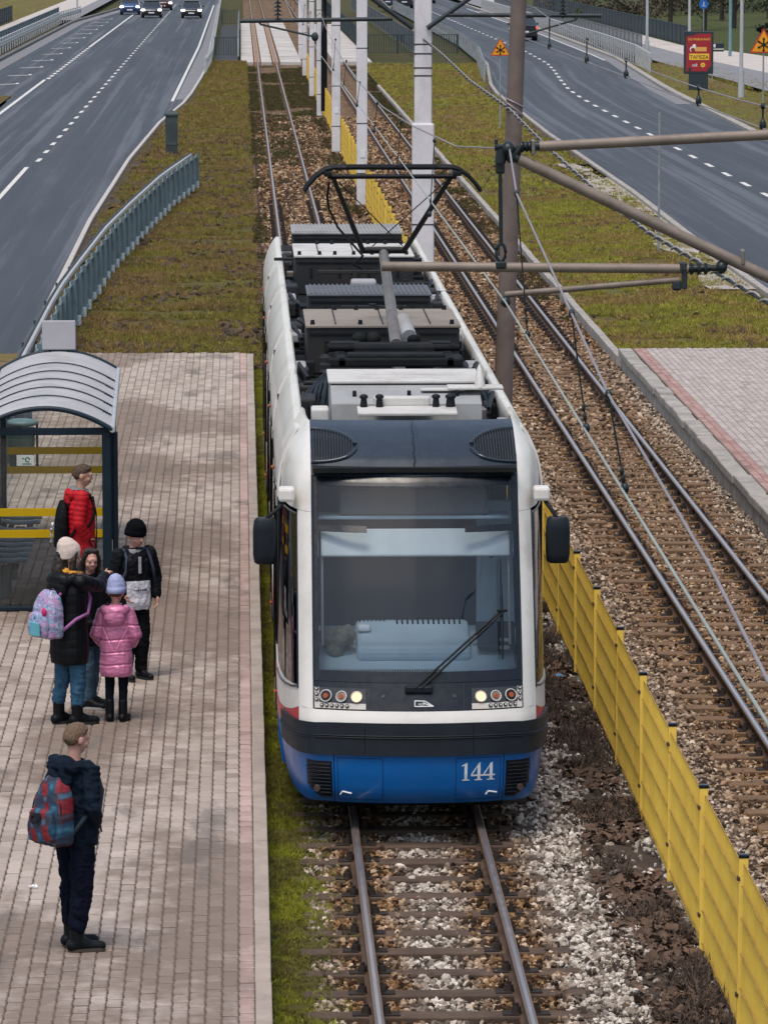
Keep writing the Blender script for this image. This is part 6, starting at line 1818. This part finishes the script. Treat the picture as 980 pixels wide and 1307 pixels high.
class Person:
    def __init__(s, label, pos_, head_deg, H, group=None):
        s.k = H / 1.75; s.h = R(head_deg)
        s.root = empty('person', (pos_[0], pos_[1], PLZ), -s.h, label, 'person')
        s.root.scale = (s.k,) * 3
        s.legs = {}; s.arms = {}
    def world_dir(s, v): return Matrix.Rotation(s.h, 3, 'Z') @ V3(v)
    def set_arm(s, side, up, fo, lu=.29, lf=.25, sh=None):
        x = 1 if side == 'R' else -1
        a = V3(sh) if sh else V3((x * .185, -.005, 1.415))
        e = a + V3(up).normalized() * lu; w = e + V3(fo).normalized() * lf
        s.arms[side] = (a, e, w)
    def set_leg(s, side, hip, knee, ankle, toe): s.legs[side] = tuple(V3(v) for v in (hip, knee, ankle, toe))
    def std_legs(s, spread=.095, dr=0., dl=0., tr=0., tl=0.):
        for side, x, d, t in (('R', 1, dr, tr), ('L', -1, dl, tl)):
            f = V3((math.sin(R(t)), math.cos(R(t)), 0))
            a = V3((x * spread, -.02 + d, .085))
            s.set_leg(side, (x * .085, 0, .92), (x * (.04 + spread * .55), .015 + d * .55, .50), a, a + f * .17 + V3((0, 0, -.045)))
    def hand(s, b, side, curl=.5, point=False):
        a, e, w = s.arms[side]; d = (w - e).normalized(); x = 1 if side == 'R' else -1
        out = V3((0, 0, 1)).cross(d)
        if out.length < .3: out = V3((0, 1, 0))
        out.normalize(); nrm = d.cross(out).normalized()
        spread_ax = (out if abs(d.z) < .7 else V3((0, 1, 0))); spread_ax = (spread_ax - d * spread_ax.dot(d)).normalized(); nrm = d.cross(spread_ax).normalized()
        if (V3((-x, 0, -.3))).dot(nrm) < 0: nrm = -nrm
        b.cap(w - d * .02, w + d * .02, .026, .027)
        for q in (-1, 0, 1): b.cap(w + d * .015 + spread_ax * q * .017, w + d * .085 + spread_ax * q * .021, .016, .0145)
        for i, (o, l) in enumerate(((-.03, .062), (-.010, .075), (.011, .078), (.031, .068))):
            c = 0. if (point and i == 3) else curl
            p = w + d * .088 + spread_ax * o
            d1 = (d + nrm * c * .7).normalized(); d2 = (d + nrm * c * 1.9).normalized(); d3 = (d * (1 - c * .6) + nrm * c * 2.6).normalized()
            p1 = p + d1 * l * .45; p2 = p1 + d2 * l * .33; p3 = p2 + d3 * l * .25
            b.cap(p - d * .01, p1, .0098, .0092, n=8).cap(p1, p2, .0092, .0086, n=8).cap(p2, p3, .0086, .0075, n=8)
        t0 = w + d * .025 + spread_ax * .03; t1 = t0 + (d * .6 + spread_ax * .8 + nrm * .35).normalized() * .035; t2 = t1 + (d * .95 + spread_ax * .25 + nrm * .35).normalized() * .032
        b.cap(t0 - spread_ax * .012, t1, .013, .011, n=8).cap(t1, t2, .011, .0085, n=8)
    def body(s, skin, voxel=.009, turn=0., tilt=0., curl=(.5, .5), point=None, headscale=1., female=False):
        s.HM = Matrix.Translation((0, .0, 1.53)) @ Matrix.Rotation(-R(turn), 4, 'Z') @ Matrix.Rotation(R(tilt), 4, 'X') @ Matrix.Scale(headscale, 4) @ Matrix.Translation((0, 0, -1.53))
        b = Blob(); m = s.HM; m3 = m.to_3x3()
        def e(c, r): b.ell(m @ V3(c), r, m3)
        e((0, -.008, 1.655), (.077, .097, .098)); e((0, .022, 1.60), (.062, .075, .075)); e((0, .045, 1.558), (.042, .045, .036))
        e((0, .088, 1.655), (.052, .02, .03)); e((0, .075, 1.60), (.045, .028, .05))
        b.cap(m @ V3((0, .098, 1.652)), m @ V3((0, .118, 1.613)), .0085, .013, n=8)
        for x in (-1, 1):
            e((x * .078, -.008, 1.625), (.012, .024, .034)); e((x * .036, .066, 1.60), (.024, .026, .022))
            e((x * .016, .104, 1.610), (.010, .010, .008))
        e((0, .094, 1.576), (.024, .012, .011))
        b.cap((0, -.015, 1.40), m @ V3((0, -.005, 1.57)), .056, .052)
        b.rings([(.86, .13, .085, 0), (.95, .155, .10, 0), (1.06, .13, .09, 0), (1.2, .145, .095, 0), (1.34, .17, .095, -.005), (1.42, .14, .075, -.01), (1.46, .07, .055, -.01)])
        for sd in ('R', 'L'):
            a, el, w = s.arms[sd]; x = 1 if sd == 'R' else -1
            b.cap((x * .1, -.005, 1.40), a, .055, .052).cap(a, el, .047, .038).cap(el, w, .038, .026)
            s.hand(b, sd, curl[0 if sd == 'R' else 1], point == sd)
            h, k_, an, to = s.legs[sd]
            b.cap(h, k_, .078, .052).cap(k_, an, .052, .036).cap(an, an.lerp(to, .6), .034, .024)
        s.b = b.build('body', skin, s.root, voxel, 3)
        for x in (-1, 1):
            q = lambda c: m @ V3(c)
            MB().ell(q((x * .031, .094, 1.636)), (.0125, .007, .0065), 8, 6, m3).build('eye', EYE_W, s.root)
            MB().ell(q((x * .031, .0995, 1.636)), (.0062, .004, .0062), 8, 6, m3).build('iris', EYE_D, s.root)
            MB().path([q((x * (.014 + .013 * i), .104 - .004 * i * i, 1.654 + .003 * (i == 1))) for i in range(3)], .0036, 5).build('eyebrow', HAIR_B, s.root)
        MB().ell(q((0, .1065, 1.574)), (.021, .006, .0065), 10, 6, m3).build('mouth', LIP, s.root)
    def hair(s, mat, long_=False):
        b = Blob(); m = s.HM; m3 = m.to_3x3()
        if not long_:       # short cut: a close cap from the hairline up, higher over the brow than at the nape
            tab = [(1.652, .0775, .099, -.012), (1.672, .0805, .1015, -.012), (1.695, .079, .099, -.013), (1.722, .067, .084, -.014), (1.745, .047, .060, -.016), (1.758, .018, .024, -.018)]
            b.mb.loft([[m @ V3((rx * math.cos(a), cy + ry * math.sin(a), z + (.42 if z < 1.70 else .25) * ry * math.sin(a))) for a in [2 * math.pi * k / 28 for k in range(28)]] for z, rx, ry, cy in tab])
            b.ell(m @ V3((0, -.040, 1.640)), (.0775, .066, .068), m3)
            b.build('hair', mat, s.root, .006, 2, folds(.003, .016, 8)); return
        b.ell(m @ V3((0, -.018, 1.672)), (.081, .093, .088), m3).ell(m @ V3((0, -.045, 1.642)), (.071, .066, .07), m3)
        if long_:
            for x in (-1, 1): b.chain([m @ V3((x * .06, .03, 1.70)), m @ V3((x * .085, .01, 1.62)), m @ V3((x * .085, .0, 1.52)), V3((x * .09, .03, 1.38))], [.03, .03, .032, .025])
            b.chain([m @ V3((0, -.07, 1.65)), m @ V3((0, -.09, 1.52)), V3((0, -.13, 1.33))], [.06, .07, .05], fx=1.3)
        if True:
            b.cap(m @ V3((-.05, .035, 1.735)), m @ V3((.05, .035, 1.735)), .03, .03)
        b.build('hair', mat, s.root, .007, 2, folds(.004, .02, 8))
    def beanie(s, mat, slouch=0., fold=True):
        b = Blob(); m = s.HM; m3 = m.to_3x3()
        def rg(tab): return [[m @ V3((rx * math.cos(a), cy + ry * math.sin(a), z + .17 * (ry * math.sin(a)))) for a in [2 * math.pi * k / 26 for k in range(26)]] for z, rx, ry, cy in tab]
        q = slouch
        b.mb.loft(rg([(1.632, .094, .112, -.012), (1.66, .099, .117, -.012), (1.70, .101, .118, -.012), (1.735, .096, .112, -.014 - q * .02), (1.765 + q * .1, .080, .094, -.02 - q * .15), (1.792 + q * .2, .055, .064, -.026 - q * .25), (1.806 + q * .26, .02, .024, -.03 - q * .3)]))
        o = b.build('beanie', mat, s.root, .007, 2, lambda co: .0018 * np.sin(np.arctan2(co[:, 0], co[:, 1]) * 40) + .004 * (vnoise(co[:, 0] + 4, co[:, 2] + 3, .03, 4) - .5))
        if fold:
            MB().loft(rg([(1.628, .099, .117, -.012), (1.632, .105, .124, -.012), (1.688, .107, .126, -.012), (1.694, .100, .118, -.012)])).build('cuff', mat, o)
    def trousers(s, mat, r=(.10, .082, .068), crease=.006, seed=3, ank=.02):
        b = Blob()
        b.rings([(.80, .135, .10, 0), (.90, .165, .12, 0), (1.02, .15, .108, 0)])
        for sd in ('R', 'L'):
            h, k_, an, to = s.legs[sd]
            b.cap(h, k_, r[0], r[1]).cap(k_, an + V3((0, 0, ank)), r[1], r[2])
        return b.build('trousers', mat, s.root, .009, 2, folds(crease, .05, seed))
    def shoes(s, mat, sole, boot=.0, w=.047):
        for sd in ('R', 'L'):
            h, k_, an, to = s.legs[sd]
            f = (to - an); f.z = 0; f.normalize(); n = V3((-f.y, f.x, 0))
            hl = V3((an.x, an.y, .05)) - f * .035; tp = V3((an.x, an.y, .04)) + f * .185
            b = Blob().cap(hl, tp + V3((0, 0, -.003)), w, w * .78, fx=1., fy=1.).cap(an + f * .01 + V3((0, 0, .0)), V3((an.x, an.y, .05)) + f * .09, w * 1.02, w * .85)
            if boot: b.cap(V3((an.x, an.y, .06)), V3((an.x, an.y, .08 + boot)) + (k_ - an) * .0, .056, .058)
            o = b.build('shoe', mat, s.root, .007, 2, lambda co: np.where(co[:, 2] < .012, 0, .001))
            out = []
            for i in range(20):
                a = 2 * math.pi * i / 20
                c = (hl + tp) / 2; out.append((c + f * (.145 * math.cos(a)) + n * (.050 * math.copysign(abs(math.sin(a)) ** .7, math.sin(a)))))
            MB().loft([[V3((p.x, p.y, z)) for p in out] for z in (.002, .028)]).build('sole', sole, o)
    def jacket(s, mats, tab, rs=(.085, .072, .062), disp=None, hood=None, collar=None, voxel=.009, pick=None, name='jacket', cuff=.03):
        b = Blob(); b.rings(tab)
        for sd in ('R', 'L'):
            a, el, w = s.arms[sd]; x = 1 if sd == 'R' else -1; d = (w - el).normalized()
            b.cap((x * .10, -.005, 1.40), a, rs[0] * .95, rs[0]).cap(a, el, rs[0], rs[1]).cap(el, w - d * cuff, rs[1], rs[2])
        if hood == 'down':
            b.ell((0, -.10, 1.43), (.155, .085, .075)).ell((0, -.135, 1.37), (.12, .06, .09))
            for x in (-1, 1): b.cap((x * .13, -.06, 1.44), (x * .075, .075, 1.41), .05, .032)
        if hood == 'big':
            b.ell((0, -.115, 1.43), (.17, .10, .085)).ell((0, -.15, 1.35), (.14, .075, .115))
            for x in (-1, 1): b.cap((x * .14, -.06, 1.45), (x * .08, .08, 1.42), .055, .034)
        if collar:
            b.rings([(1.36, .12, .10, -.005), (1.44, .085, .082, 0), (1.44 + collar, .078, .08, .01)])
        return b.build(name, mats, s.root, voxel, 2, disp, pick)
def puff_arms(p): return [tuple(np.array(v) for v in p.arms[sd]) for sd in ('R', 'L')]
def W2(p, lz, px, py, y): pass

# ---- teenager in front with the plaid backpack
NAVYJ = M('jacket_navy', (.004, .010, .021), .75, var=.3, scale=6, bmp=.25, bscale=150, spec=.12)
NAVYT = M('trousers_navy', (.004, .006, .015), .85, var=.3, scale=8, spec=.1)
t = Person('teenage boy in navy hooded jacket standing alone at front with hands in pockets', (-2.735, 32.48), 46, 1.66)
t.std_legs(.09, -.05, .05, 32, 22)
t.set_arm('R', (.26, -.16, -.95), (-.48, .50, -.72), .29, .22); t.set_arm('L', (-.26, -.10, -.95), (.48, .50, -.72), .29, .22)
t.body(SKIN2, .009, turn=4, tilt=-9, curl=(.7, .7)); t.hair(HAIR_L)
t.trousers(NAVYT, (.108, .092, .070), .010, 5, .12); t.shoes(SHOE, SOLE, .13, .050)
t.jacket(NAVYJ, [(.82, .185, .145, .0), (.90, .195, .15, .0), (1.0, .19, .145, 0), (1.15, .195, .145, 0), (1.3, .20, .14, 0), (1.40, .17, .115, -.005), (1.45, .10, .09, -.005)], (.074, .066, .056), folds(.014, .07, 4), 'big', .03)
pk = MB()
for sd in (1,): pk.path([(.20, .04, 1.02), (.19, .09, .97), (.17, .12, .92)], .007, 5)
pk.build('pocket_seam', CABLE, t.root)

# ---- man in the red padded jacket
REDJ = M('jacket_red', (.46, .008, .016), .6, var=.25, scale=8, spec=.25)
r_ = Person('man in red padded jacket seen in profile in front of the shelter', (-3.235, 48.25), 84, 1.70)
r_.std_legs(.09, .03, -.03, 5, -5)
r_.set_arm('R', (.16, -.12, -.98), (-.36, .42, -.85), .29, .21); r_.set_arm('L', (-.16, -.06, -.98), (.36, .42, -.85), .29, .21)
r_.body(SKIN, .009, turn=2, tilt=-8, curl=(.6, .6)); r_.hair(HAIR_B)
r_.trousers(M('jeans_dark', (.02, .024, .034), .8, var=.3, scale=8), (.10, .085, .07), .008, 6); r_.shoes(SHOE, SOLE_K, .03)
r_.jacket(REDJ, [(.74, .175, .14, .0), (.82, .19, .15, 0), (1.0, .19, .15, 0), (1.15, .20, .155, 0), (1.3, .205, .15, 0), (1.40, .17, .12, -.005), (1.45, .10, .09, -.01)], (.080, .069, .057), quilt(.055, .007, puff_arms(r_)), 'down', .0)
hg = Blob().ell((0, -.085, 1.475), (.105, .062, .05)); [hg.cap((x * .10, -.06, 1.47), (x * .06, .06, 1.45), .034, .026) for x in (-1, 1)]
hg.build('hood', M('hood_grey', (.17, .18, .20), .9, var=.15, scale=30), r_.root, .007, 3, folds(.004, .03, 3))
zp = MB().path([(.012, .155, .76), (.012, .165, 1.0), (.012, .165, 1.2), (.012, .13, 1.40)], .009, 5); zp.build('zip', CABLE, r_.root)
MB().path([(.185, .06, .98), (.17, .11, .86)], .008, 5).build('pocket_seam', CABLE, r_.root)

# ---- woman with the pale beanie, pointing
BLACKJ = M('coat_black', (.003, .004, .006), .5, var=.3, scale=8, spec=.22)
JEANS = M('jeans_blue', (.025, .085, .155), .85, var=.35, scale=6, bmp=.2, bscale=200, dirt=(.07, .16, .24), dscale=5, damt=.6)
w1 = Person('woman in black padded coat and cream beanie pointing with her right hand', (-3.13, 41.95), 48, 1.68)
w1.std_legs(.085, .04, -.05, 25, 10)
w1.set_arm('R', w1.world_dir((.34, .45, -.14)), w1.world_dir((.20, .74, .22)), .28, .25)
w1.set_arm('L', (-.2, .05, -.95), (.3, .7, -.5))
w1.body(SKIN, .0062, turn=18, tilt=-4, curl=(.55, .5), point='R'); w1.hair(HAIR_D, True)
w1.beanie(M('beanie_cream', (.66, .55, .50), .9, var=.12, scale=25, bmp=.5, bscale=150), .1, False)
w1.trousers(JEANS, (.102, .080, .066), .010, 7, .14); w1.shoes(SHOE, SOLE_K, .17, .052)
w1.jacket(BLACKJ, [(.60, .185, .16, .0), (.68, .20, .17, 0), (.85, .20, .165, 0), (1.0, .185, .15, 0), (1.15, .18, .14, 0), (1.3, .195, .145, 0), (1.40, .165, .12, -.005), (1.45, .10, .09, -.01)], (.076, .066, .054), quilt(.085, .005, puff_arms(w1)), 'big', .02)
sc_ = Blob().ell((0, -.07, 1.50), (.095, .06, .05)); [sc_.cap((x * .095, -.03, 1.49), (x * .05, .085, 1.47), .038, .032) for x in (-1, 1)]
sc_.build('scarf', M('scarf_mustard', (.56, .27, .035), .9, var=.25, scale=20), w1.root, .007, 2, folds(.008, .03, 5))

# ---- woman half hidden behind her
w2 = Person('dark haired girl half hidden behind the pointing woman, facing the camera', (-2.965, 42.85), 128, 1.52)
w2.std_legs(.085, .05, -.04, -12, -30)
w2.set_arm('R', (.2, .05, -.95), (-.2, .6, -.7)); w2.set_arm('L', (-.2, .05, -.95), (.2, .6, -.7))
w2.body(SKIN2, .0075, turn=35, tilt=-10, curl=(.6, .6), headscale=1.06); w2.hair(HAIR_D, True)
w2.trousers(M('jeans_grey_blue', (.05, .10, .15), .85, var=.25, scale=7, dirt=(.09, .15, .2), dscale=5), (.092, .070, .056), .007, 9, .03); w2.shoes(SHOE, M('sole_white', (.45, .44, .42), .8), 0., .05)
w2.jacket(BLACKJ, [(.70, .19, .16, .0), (.80, .20, .16, 0), (1.0, .19, .15, 0), (1.2, .185, .14, 0), (1.34, .185, .135, 0), (1.42, .15, .11, 0), (1.46, .10, .09, 0)], (.085, .074, .06), folds(.009, .06, 6), None, .05)

# ---- boy with the black beanie
BOYJ = M('anorak_black', (.003, .004, .007), .65, var=.3, scale=8, spec=.18); BOYW = M('anorak_white', (.62, .62, .68), .6, var=.08, scale=10)
b_ = Person('boy in black beanie and black anorak with a white front pocket panel', (-2.585, 44.5), 152, 1.54)
b_.std_legs(.09, .0, .0, 8, -8)
b_.set_arm('R', (.26, -.05, -.95), (-.42, .40, -.75), .29, .2); b_.set_arm('L', (-.28, -.05, -.95), (.12, .42, -.85), .29, .22)
b_.body(SKIN2, .0065, turn=-12, tilt=-16, curl=(.6, .45), headscale=1.08)
b_.hair(HAIR_B); b_.beanie(M('beanie_black', (.003, .004, .006), .9, var=.3, scale=25, bmp=.4, bscale=150, spec=.08), 0., True)
b_.trousers(M('joggers_black', (.005, .006, .008), .85, var=.3, scale=8, spec=.12), (.10, .085, .068), .010, 10, .04); b_.shoes(SHOE, SOLE_K, 0.)
zsplit = 1.135
b_.jacket([BOYJ, BOYW], [(.80, .175, .14, .0), (.86, .195, .155, 0), (1.0, .20, .15, 0), (1.2, .20, .145, 0), (1.34, .20, .14, 0), (1.41, .165, .115, 0), (1.46, .10, .09, 0)], (.09, .08, .064), folds(.009, .06, 12), 'down', .05, .008,
          lambda c: (c[:, 2] < zsplit) & (np.abs(c[:, 0]) < .15) & (c[:, 1] > .04))
cl_ = Blob(); cl_.rings([(1.43, .09, .088, .01), (1.485, .08, .08, .015)]); cl_.build('collar', M('collar_grey', (.3, .3, .31), .9), b_.root, .007, 2)
MB().bev((.0, .147, 1.31), (.035, .012, .19), .005).build('chest_label', M('label_grey', (.38, .38, .37), .7, var=.5, scale=40), b_.root)
tl = MB()
for i, wd in enumerate((.018, .014, .01, .012, .016, .012, .012)): tl.box((-.07 + i * .023, .157, 1.03), (wd, .008, .017))
tl.build('chest_lettering', SIGN_K, b_.root)
ar = MB()
a, el, w = b_.arms['L']
for i in range(10):
    p = el.lerp(w, i / 10.) + V3((-.066, .01, 0)); ar.bev(p, (.006, .03, .014), .002)
    p = a.lerp(el, .45 + i / 20.) + V3((-.082, .01, 0)); ar.bev(p, (.006, .03, .012), .002)
ar.build('sleeve_print', LETTER, b_.root)
sm2 = MB()
for sg in (-1, 1): sm2.path([(sg * .13, -.04, 1.475), (sg * .14, .08, 1.43), (sg * .135, .146, 1.32), (sg * .14, .15, 1.2)], .02, 6)

# ---- girl in the pink coat
PINK = M('coat_pink', (.60, .20, .36), .40, .25, var=.2, scale=9, coat=.1)
g_ = Person('girl in shiny pink padded coat and lilac beanie seen from behind', (-2.70, 42.1), 6, 1.29)
g_.std_legs(.085, .0, .0, 12, -12)
g_.set_arm('R', (.30, -.05, -.92), (-.30, .60, -.60), .29, .22, (.165, -.005, 1.39)); g_.set_arm('L', (-.30, -.05, -.92), (.30, .60, -.60), .29, .22, (-.165, -.005, 1.39))
g_.body(SKIN2, .009, turn=4, tilt=-10, curl=(.6, .6), headscale=1.2); g_.hair(HAIR_B)
g_.beanie(M('beanie_lilac', (.36, .40, .66), .9, var=.15, scale=20, bmp=.5, bscale=150), .08, True)
g_.trousers(M('leggings_black', (.005, .006, .011), .8, var=.3, scale=8, spec=.12), (.085, .065, .052), .004, 13, .12); g_.shoes(SHOE, SOLE_K, .17, .05)
def pinkq(co):
    z = co[:, 2]; d = np.zeros(len(co))
    for zz in (.74, .90, 1.06, 1.235): d -= .014 * np.exp(-((z - zz - .01 * np.sin(co[:, 0] * 9)) / .011) ** 2)
    bk_ = co[:, 1] < -.02
    for sg in (-1, 1):
        dl = np.abs((co[:, 0] * sg - .155 * (z - .93) / .30)) ; d -= np.where(bk_ & (z > .93) & (z < 1.23), .010 * np.exp(-(dl / .008) ** 2), 0)
    for (sh, el, w) in puff_arms(g_):
        t_, dd = seg_t(co, el, w); d -= np.where(dd < .1, .012 * np.exp(-((t_ - .15) / .06) ** 2), 0)
    return d + .007 * (vnoise(co[:, 0] + 5, z * .6 + 9, .045, 15) - .5) + .006 * (vnoise(co[:, 0] * .6 + 5, z * 1.6 + 9, .03, 16) - .5)
g_.jacket(PINK, [(.585, .20, .155, 0), (.64, .215, .17, 0), (.75, .215, .17, 0), (.82, .21, .165, 0), (.9, .205, .16, 0), (1.05, .205, .155, 0), (1.2, .205, .15, 0), (1.34, .195, .14, -.005), (1.42, .15, .115, -.005), (1.46, .1, .09, 0)], (.082, .082, .068), pinkq, 'big', .07)
MB().path([(-.08, -.03, 1.50), (-.15, -.0, 1.42), (-.165, -.02, 1.33)], .022, 6).build('plait', HAIR_B, g_.root)

# ================================================================== BAGS
def bag_matrix(p, off, lean=0.): return p.root.matrix_basis.copy()
def backpack(p, label, name, w, d, h, z, mat, pocket, strap, top=.8, y=-.2, lean=0., side=0.):
    """bag on the back of a person; stands as its own thing"""
    M_ = Matrix.Translation(p.root.location) @ Matrix.Rotation(-p.h, 4, 'Z')
    base = M_ @ V3((side, y * p.k, z * p.k))
    r = empty(name, base, -p.h, label, 'bag')
    r.rotation_euler = (lean, 0, -p.h)
    b = Blob().rings([(0, w * .38, d * .36, 0, 0, .6), (h * .04, w * .48, d * .5, 0, 0, .6), (h * .3, w * .5, d * .52, 0, 0, .6), (h * .65, w * .46, d * .46, .01, 0, .65), (h * .88, w * .36, d * .34, .02, 0, .7), (h, w * .2, d * .2, .03, 0, .8)])
    o = b.build('bag_body', mat, r, .009, 3, folds(.006, .06, 21))
    if pocket:
        q = Blob().rings([(h * .06, w * .36, d * .2, -d * .5, 0, .6), (h * .3, w * .40, d * .24, -d * .5, 0, .6), (h * .52, w * .34, d * .2, -d * .46, 0, .7), (h * .56, w * .25, d * .1, -d * .44, 0, .8)])
        po_ = q.build('front_pocket', pocket, r, .009, 2, folds(.004, .05, 22))
    if strap:
        k = p.k
        st = MB()
        for sg in (-1, 1):
            # shoulder straps run over the shoulders and under the arms
            zz = lambda v: (v - z) * k
            st.path([(sg * .09, .08 * k, zz(z + h * .9 / k)), (sg * .11, -y * k - .08 * k, zz(1.475)), (sg * .125, -y * k + .03 * k, zz(1.47)), (sg * .13, -y * k + .105 * k, zz(1.40)), (sg * .15, -y * k + .14 * k, zz(1.24)), (sg * .19, -y * k + .075 * k, zz(1.10)), (sg * .195, -y * k - .08 * k, zz(1.06)), (sg * .12, .06, h * .12)], .017, 6)
        st.build('strap', strap, r)
    hm = MB().path([(-.04, d * .3, h * .93), (-.03, d * .3, h * 1.03), (.03, d * .3, h * 1.03), (.04, d * .3, h * .93)], .011, 6).build('handle', strap or BLACK, r)
    return r
def plaid(name):
    m, t_, p = nodes_of(name)
    v = objpos(t_); s = N(t_, 'ShaderNodeSeparateXYZ'); L(t_, v, s.inputs[0])
    d1 = math_(t_, 'ADD', s.outputs['X'], math_(t_, 'MULTIPLY', s.outputs['Z'], .35)); d2 = math_(t_, 'SUBTRACT', s.outputs['Z'], math_(t_, 'MULTIPLY', s.outputs['X'], .3))
    nz = noise(t_, v, 5, 4)
    w1_ = math_(t_, 'SINE', math_(t_, 'ADD', math_(t_, 'MULTIPLY', d1, 46), math_(t_, 'MULTIPLY', nz, 4))); w2_ = math_(t_, 'SINE', math_(t_, 'ADD', math_(t_, 'MULTIPLY', d2, 38), math_(t_, 'MULTIPLY', nz, 3)))
    c = mix(t_, mrange(t_, w1_, -.2, .3), (.008, .05, .10), (.19, .010, .018))
    c = mix(t_, mrange(t_, w2_, .0, .5, 0, .75), c, (.012, .014, .03))
    c = mix(t_, mrange(t_, math_(t_, 'MULTIPLY', w1_, w2_), .45, .9, 0, .6), c, (.05, .17, .27))
    L(t_, c, p.inputs['Base Color']); p.inputs['Roughness'].default_value = .7; bump(t_, p, noise(t_, v, 120, 3), .3, .004)
    return m
def holo(name):
    m, t_, p = nodes_of(name)
    v = objpos(t_)
    n1 = N(t_, 'ShaderNodeTexNoise'); n1.inputs['Scale'].default_value = 15; n1.inputs['Detail'].default_value = 3; n1.inputs['Distortion'].default_value = 1.6; L(t_, v, n1.inputs['Vector'])
    r = ramp(t_, [(.28, (.05, .07, .18)), (.37, (.10, .30, .48)), (.44, (.50, .50, .62)), (.50, (.16, .13, .34)), (.56, (.48, .40, .60)), (.62, (.50, .16, .32)), (.72, (.15, .42, .55))])
    L(t_, n1.outputs['Fac'], r.inputs[0]); L(t_, r.outputs[0], p.inputs['Base Color']); p.inputs['Roughness'].default_value = .4
    return m
PLAID = plaid('bag_plaid'); HOLO = holo('bag_iridescent')
bg1 = backpack(t, 'blue and red plaid backpack with a CP badge on the boy in front', 'backpack', .34, .21, .49, .85, PLAID, PLAID, M('strap_navy', (.012, .022, .04), .8), y=-.225)
text_mesh('CP', .085, 'badge', M('badge_dark', (.01, .012, .02), .5), bg1, Matrix.Translation((-.02, -.150, .20)) @ FW, .006, .004)
MB().path([(-.02 + .062 * sx, -.150, .20 + .055 * sz) for sx, sz in ((-1, .8), (1, .8), (.8, -.4), (0, -1.1), (-.8, -.4), (-1, .8))], .004, 4).build('badge_outline', MATS['badge_dark'], bg1)
zp = MB(); zp.path([(.155 * math.cos(a), -.06 + .02 * math.sin(a), .23 + .2 * math.sin(a)) for a in np.linspace(.1, 3.04, 14)], .006, 5); zp.build('zip', CABLE, bg1)
bg2 = backpack(w1, 'iridescent blue and pink backpack worn by the pointing woman', 'backpack', .34, .21, .44, .88, HOLO, HOLO, M('strap_purple', (.28, .10, .28), .7), y=-.275)
MB().ell((.10, -.12, .26), (.03, .02, .04), 10, 6).build('pompom', M('pompom_pink', (.6, .03, .16), .9), bg2)
MB().bev((.03, -.175, .1), (.14, .02, .13), .01).build('side_pocket', M('pocket_turquoise', (.12, .38, .47), .5), bg2)
BLK = M('bag_black', (.004, .005, .007), .7, var=.3, scale=8, spec=.15)
bg3 = backpack(r_, 'black drawstring backpack with white print worn by the man in red', 'backpack', .33, .15, .50, .84, BLK, None, BLK, y=-.225)
for sx, pts in ((0, ((-.1, .05), (-.02, .07), (.0, .13), (-.07, .12), (-.05, .19), (.04, .20), (.02, .26), (-.05, .24))),):
    MB().path([(x, -.088 - .01 * (z < .2), z - .0) for x, z in pts], .017, 5).build('white_print', LETTER, bg3)
bg4 = backpack(b_, 'black backpack worn by the boy in the black beanie, only its straps showing', 'backpack', .28, .16, .42, .9, BLK, None, M('strap_dark_blue', (.03, .045, .075), .7), y=-.235)

# crumpled bag on the dashboard, and scraps of litter
cr = Blob()
gq = random.Random(5)
for i in range(7): cr.ell((-.68 + gq.uniform(-.09, .13), .95 + gq.uniform(-.12, .15), 1.44 + gq.uniform(-.02, .11)), (gq.uniform(.07, .13), gq.uniform(.06, .1), gq.uniform(.05, .09)), Matrix.Rotation(gq.uniform(-1, 1), 3, 'Y'))
cr.build('driver_bag', M('khaki_cloth', (.17, .165, .13), .9, var=.5, scale=14), cab, .009, 1, folds(.010, .05, 31))
for px, py, z, col, lb, s_z in ((43, 1134, PLZ, (.7, .7, .7), 'small white paper scrap on the paving left of the boy in front' , .035), (711, 864, -.12, (.12, .3, .5), 'blue and white wrapper on the stones right of the tram nose', .06)):
    P = at_z(px, py, z)
    q = Blob().ell((0, 0, .012), (s_z, s_z * .6, .012)).ell((s_z * .5, .01, .018), (s_z * .5, s_z * .4, .014))
    o = q.build('paper_scrap', M('scrap_%d' % px, col, .7, var=.3, scale=40), None, .004, 1, folds(.01, .02, 9)); o.location = P
    tag(o, lb, 'paper scrap')
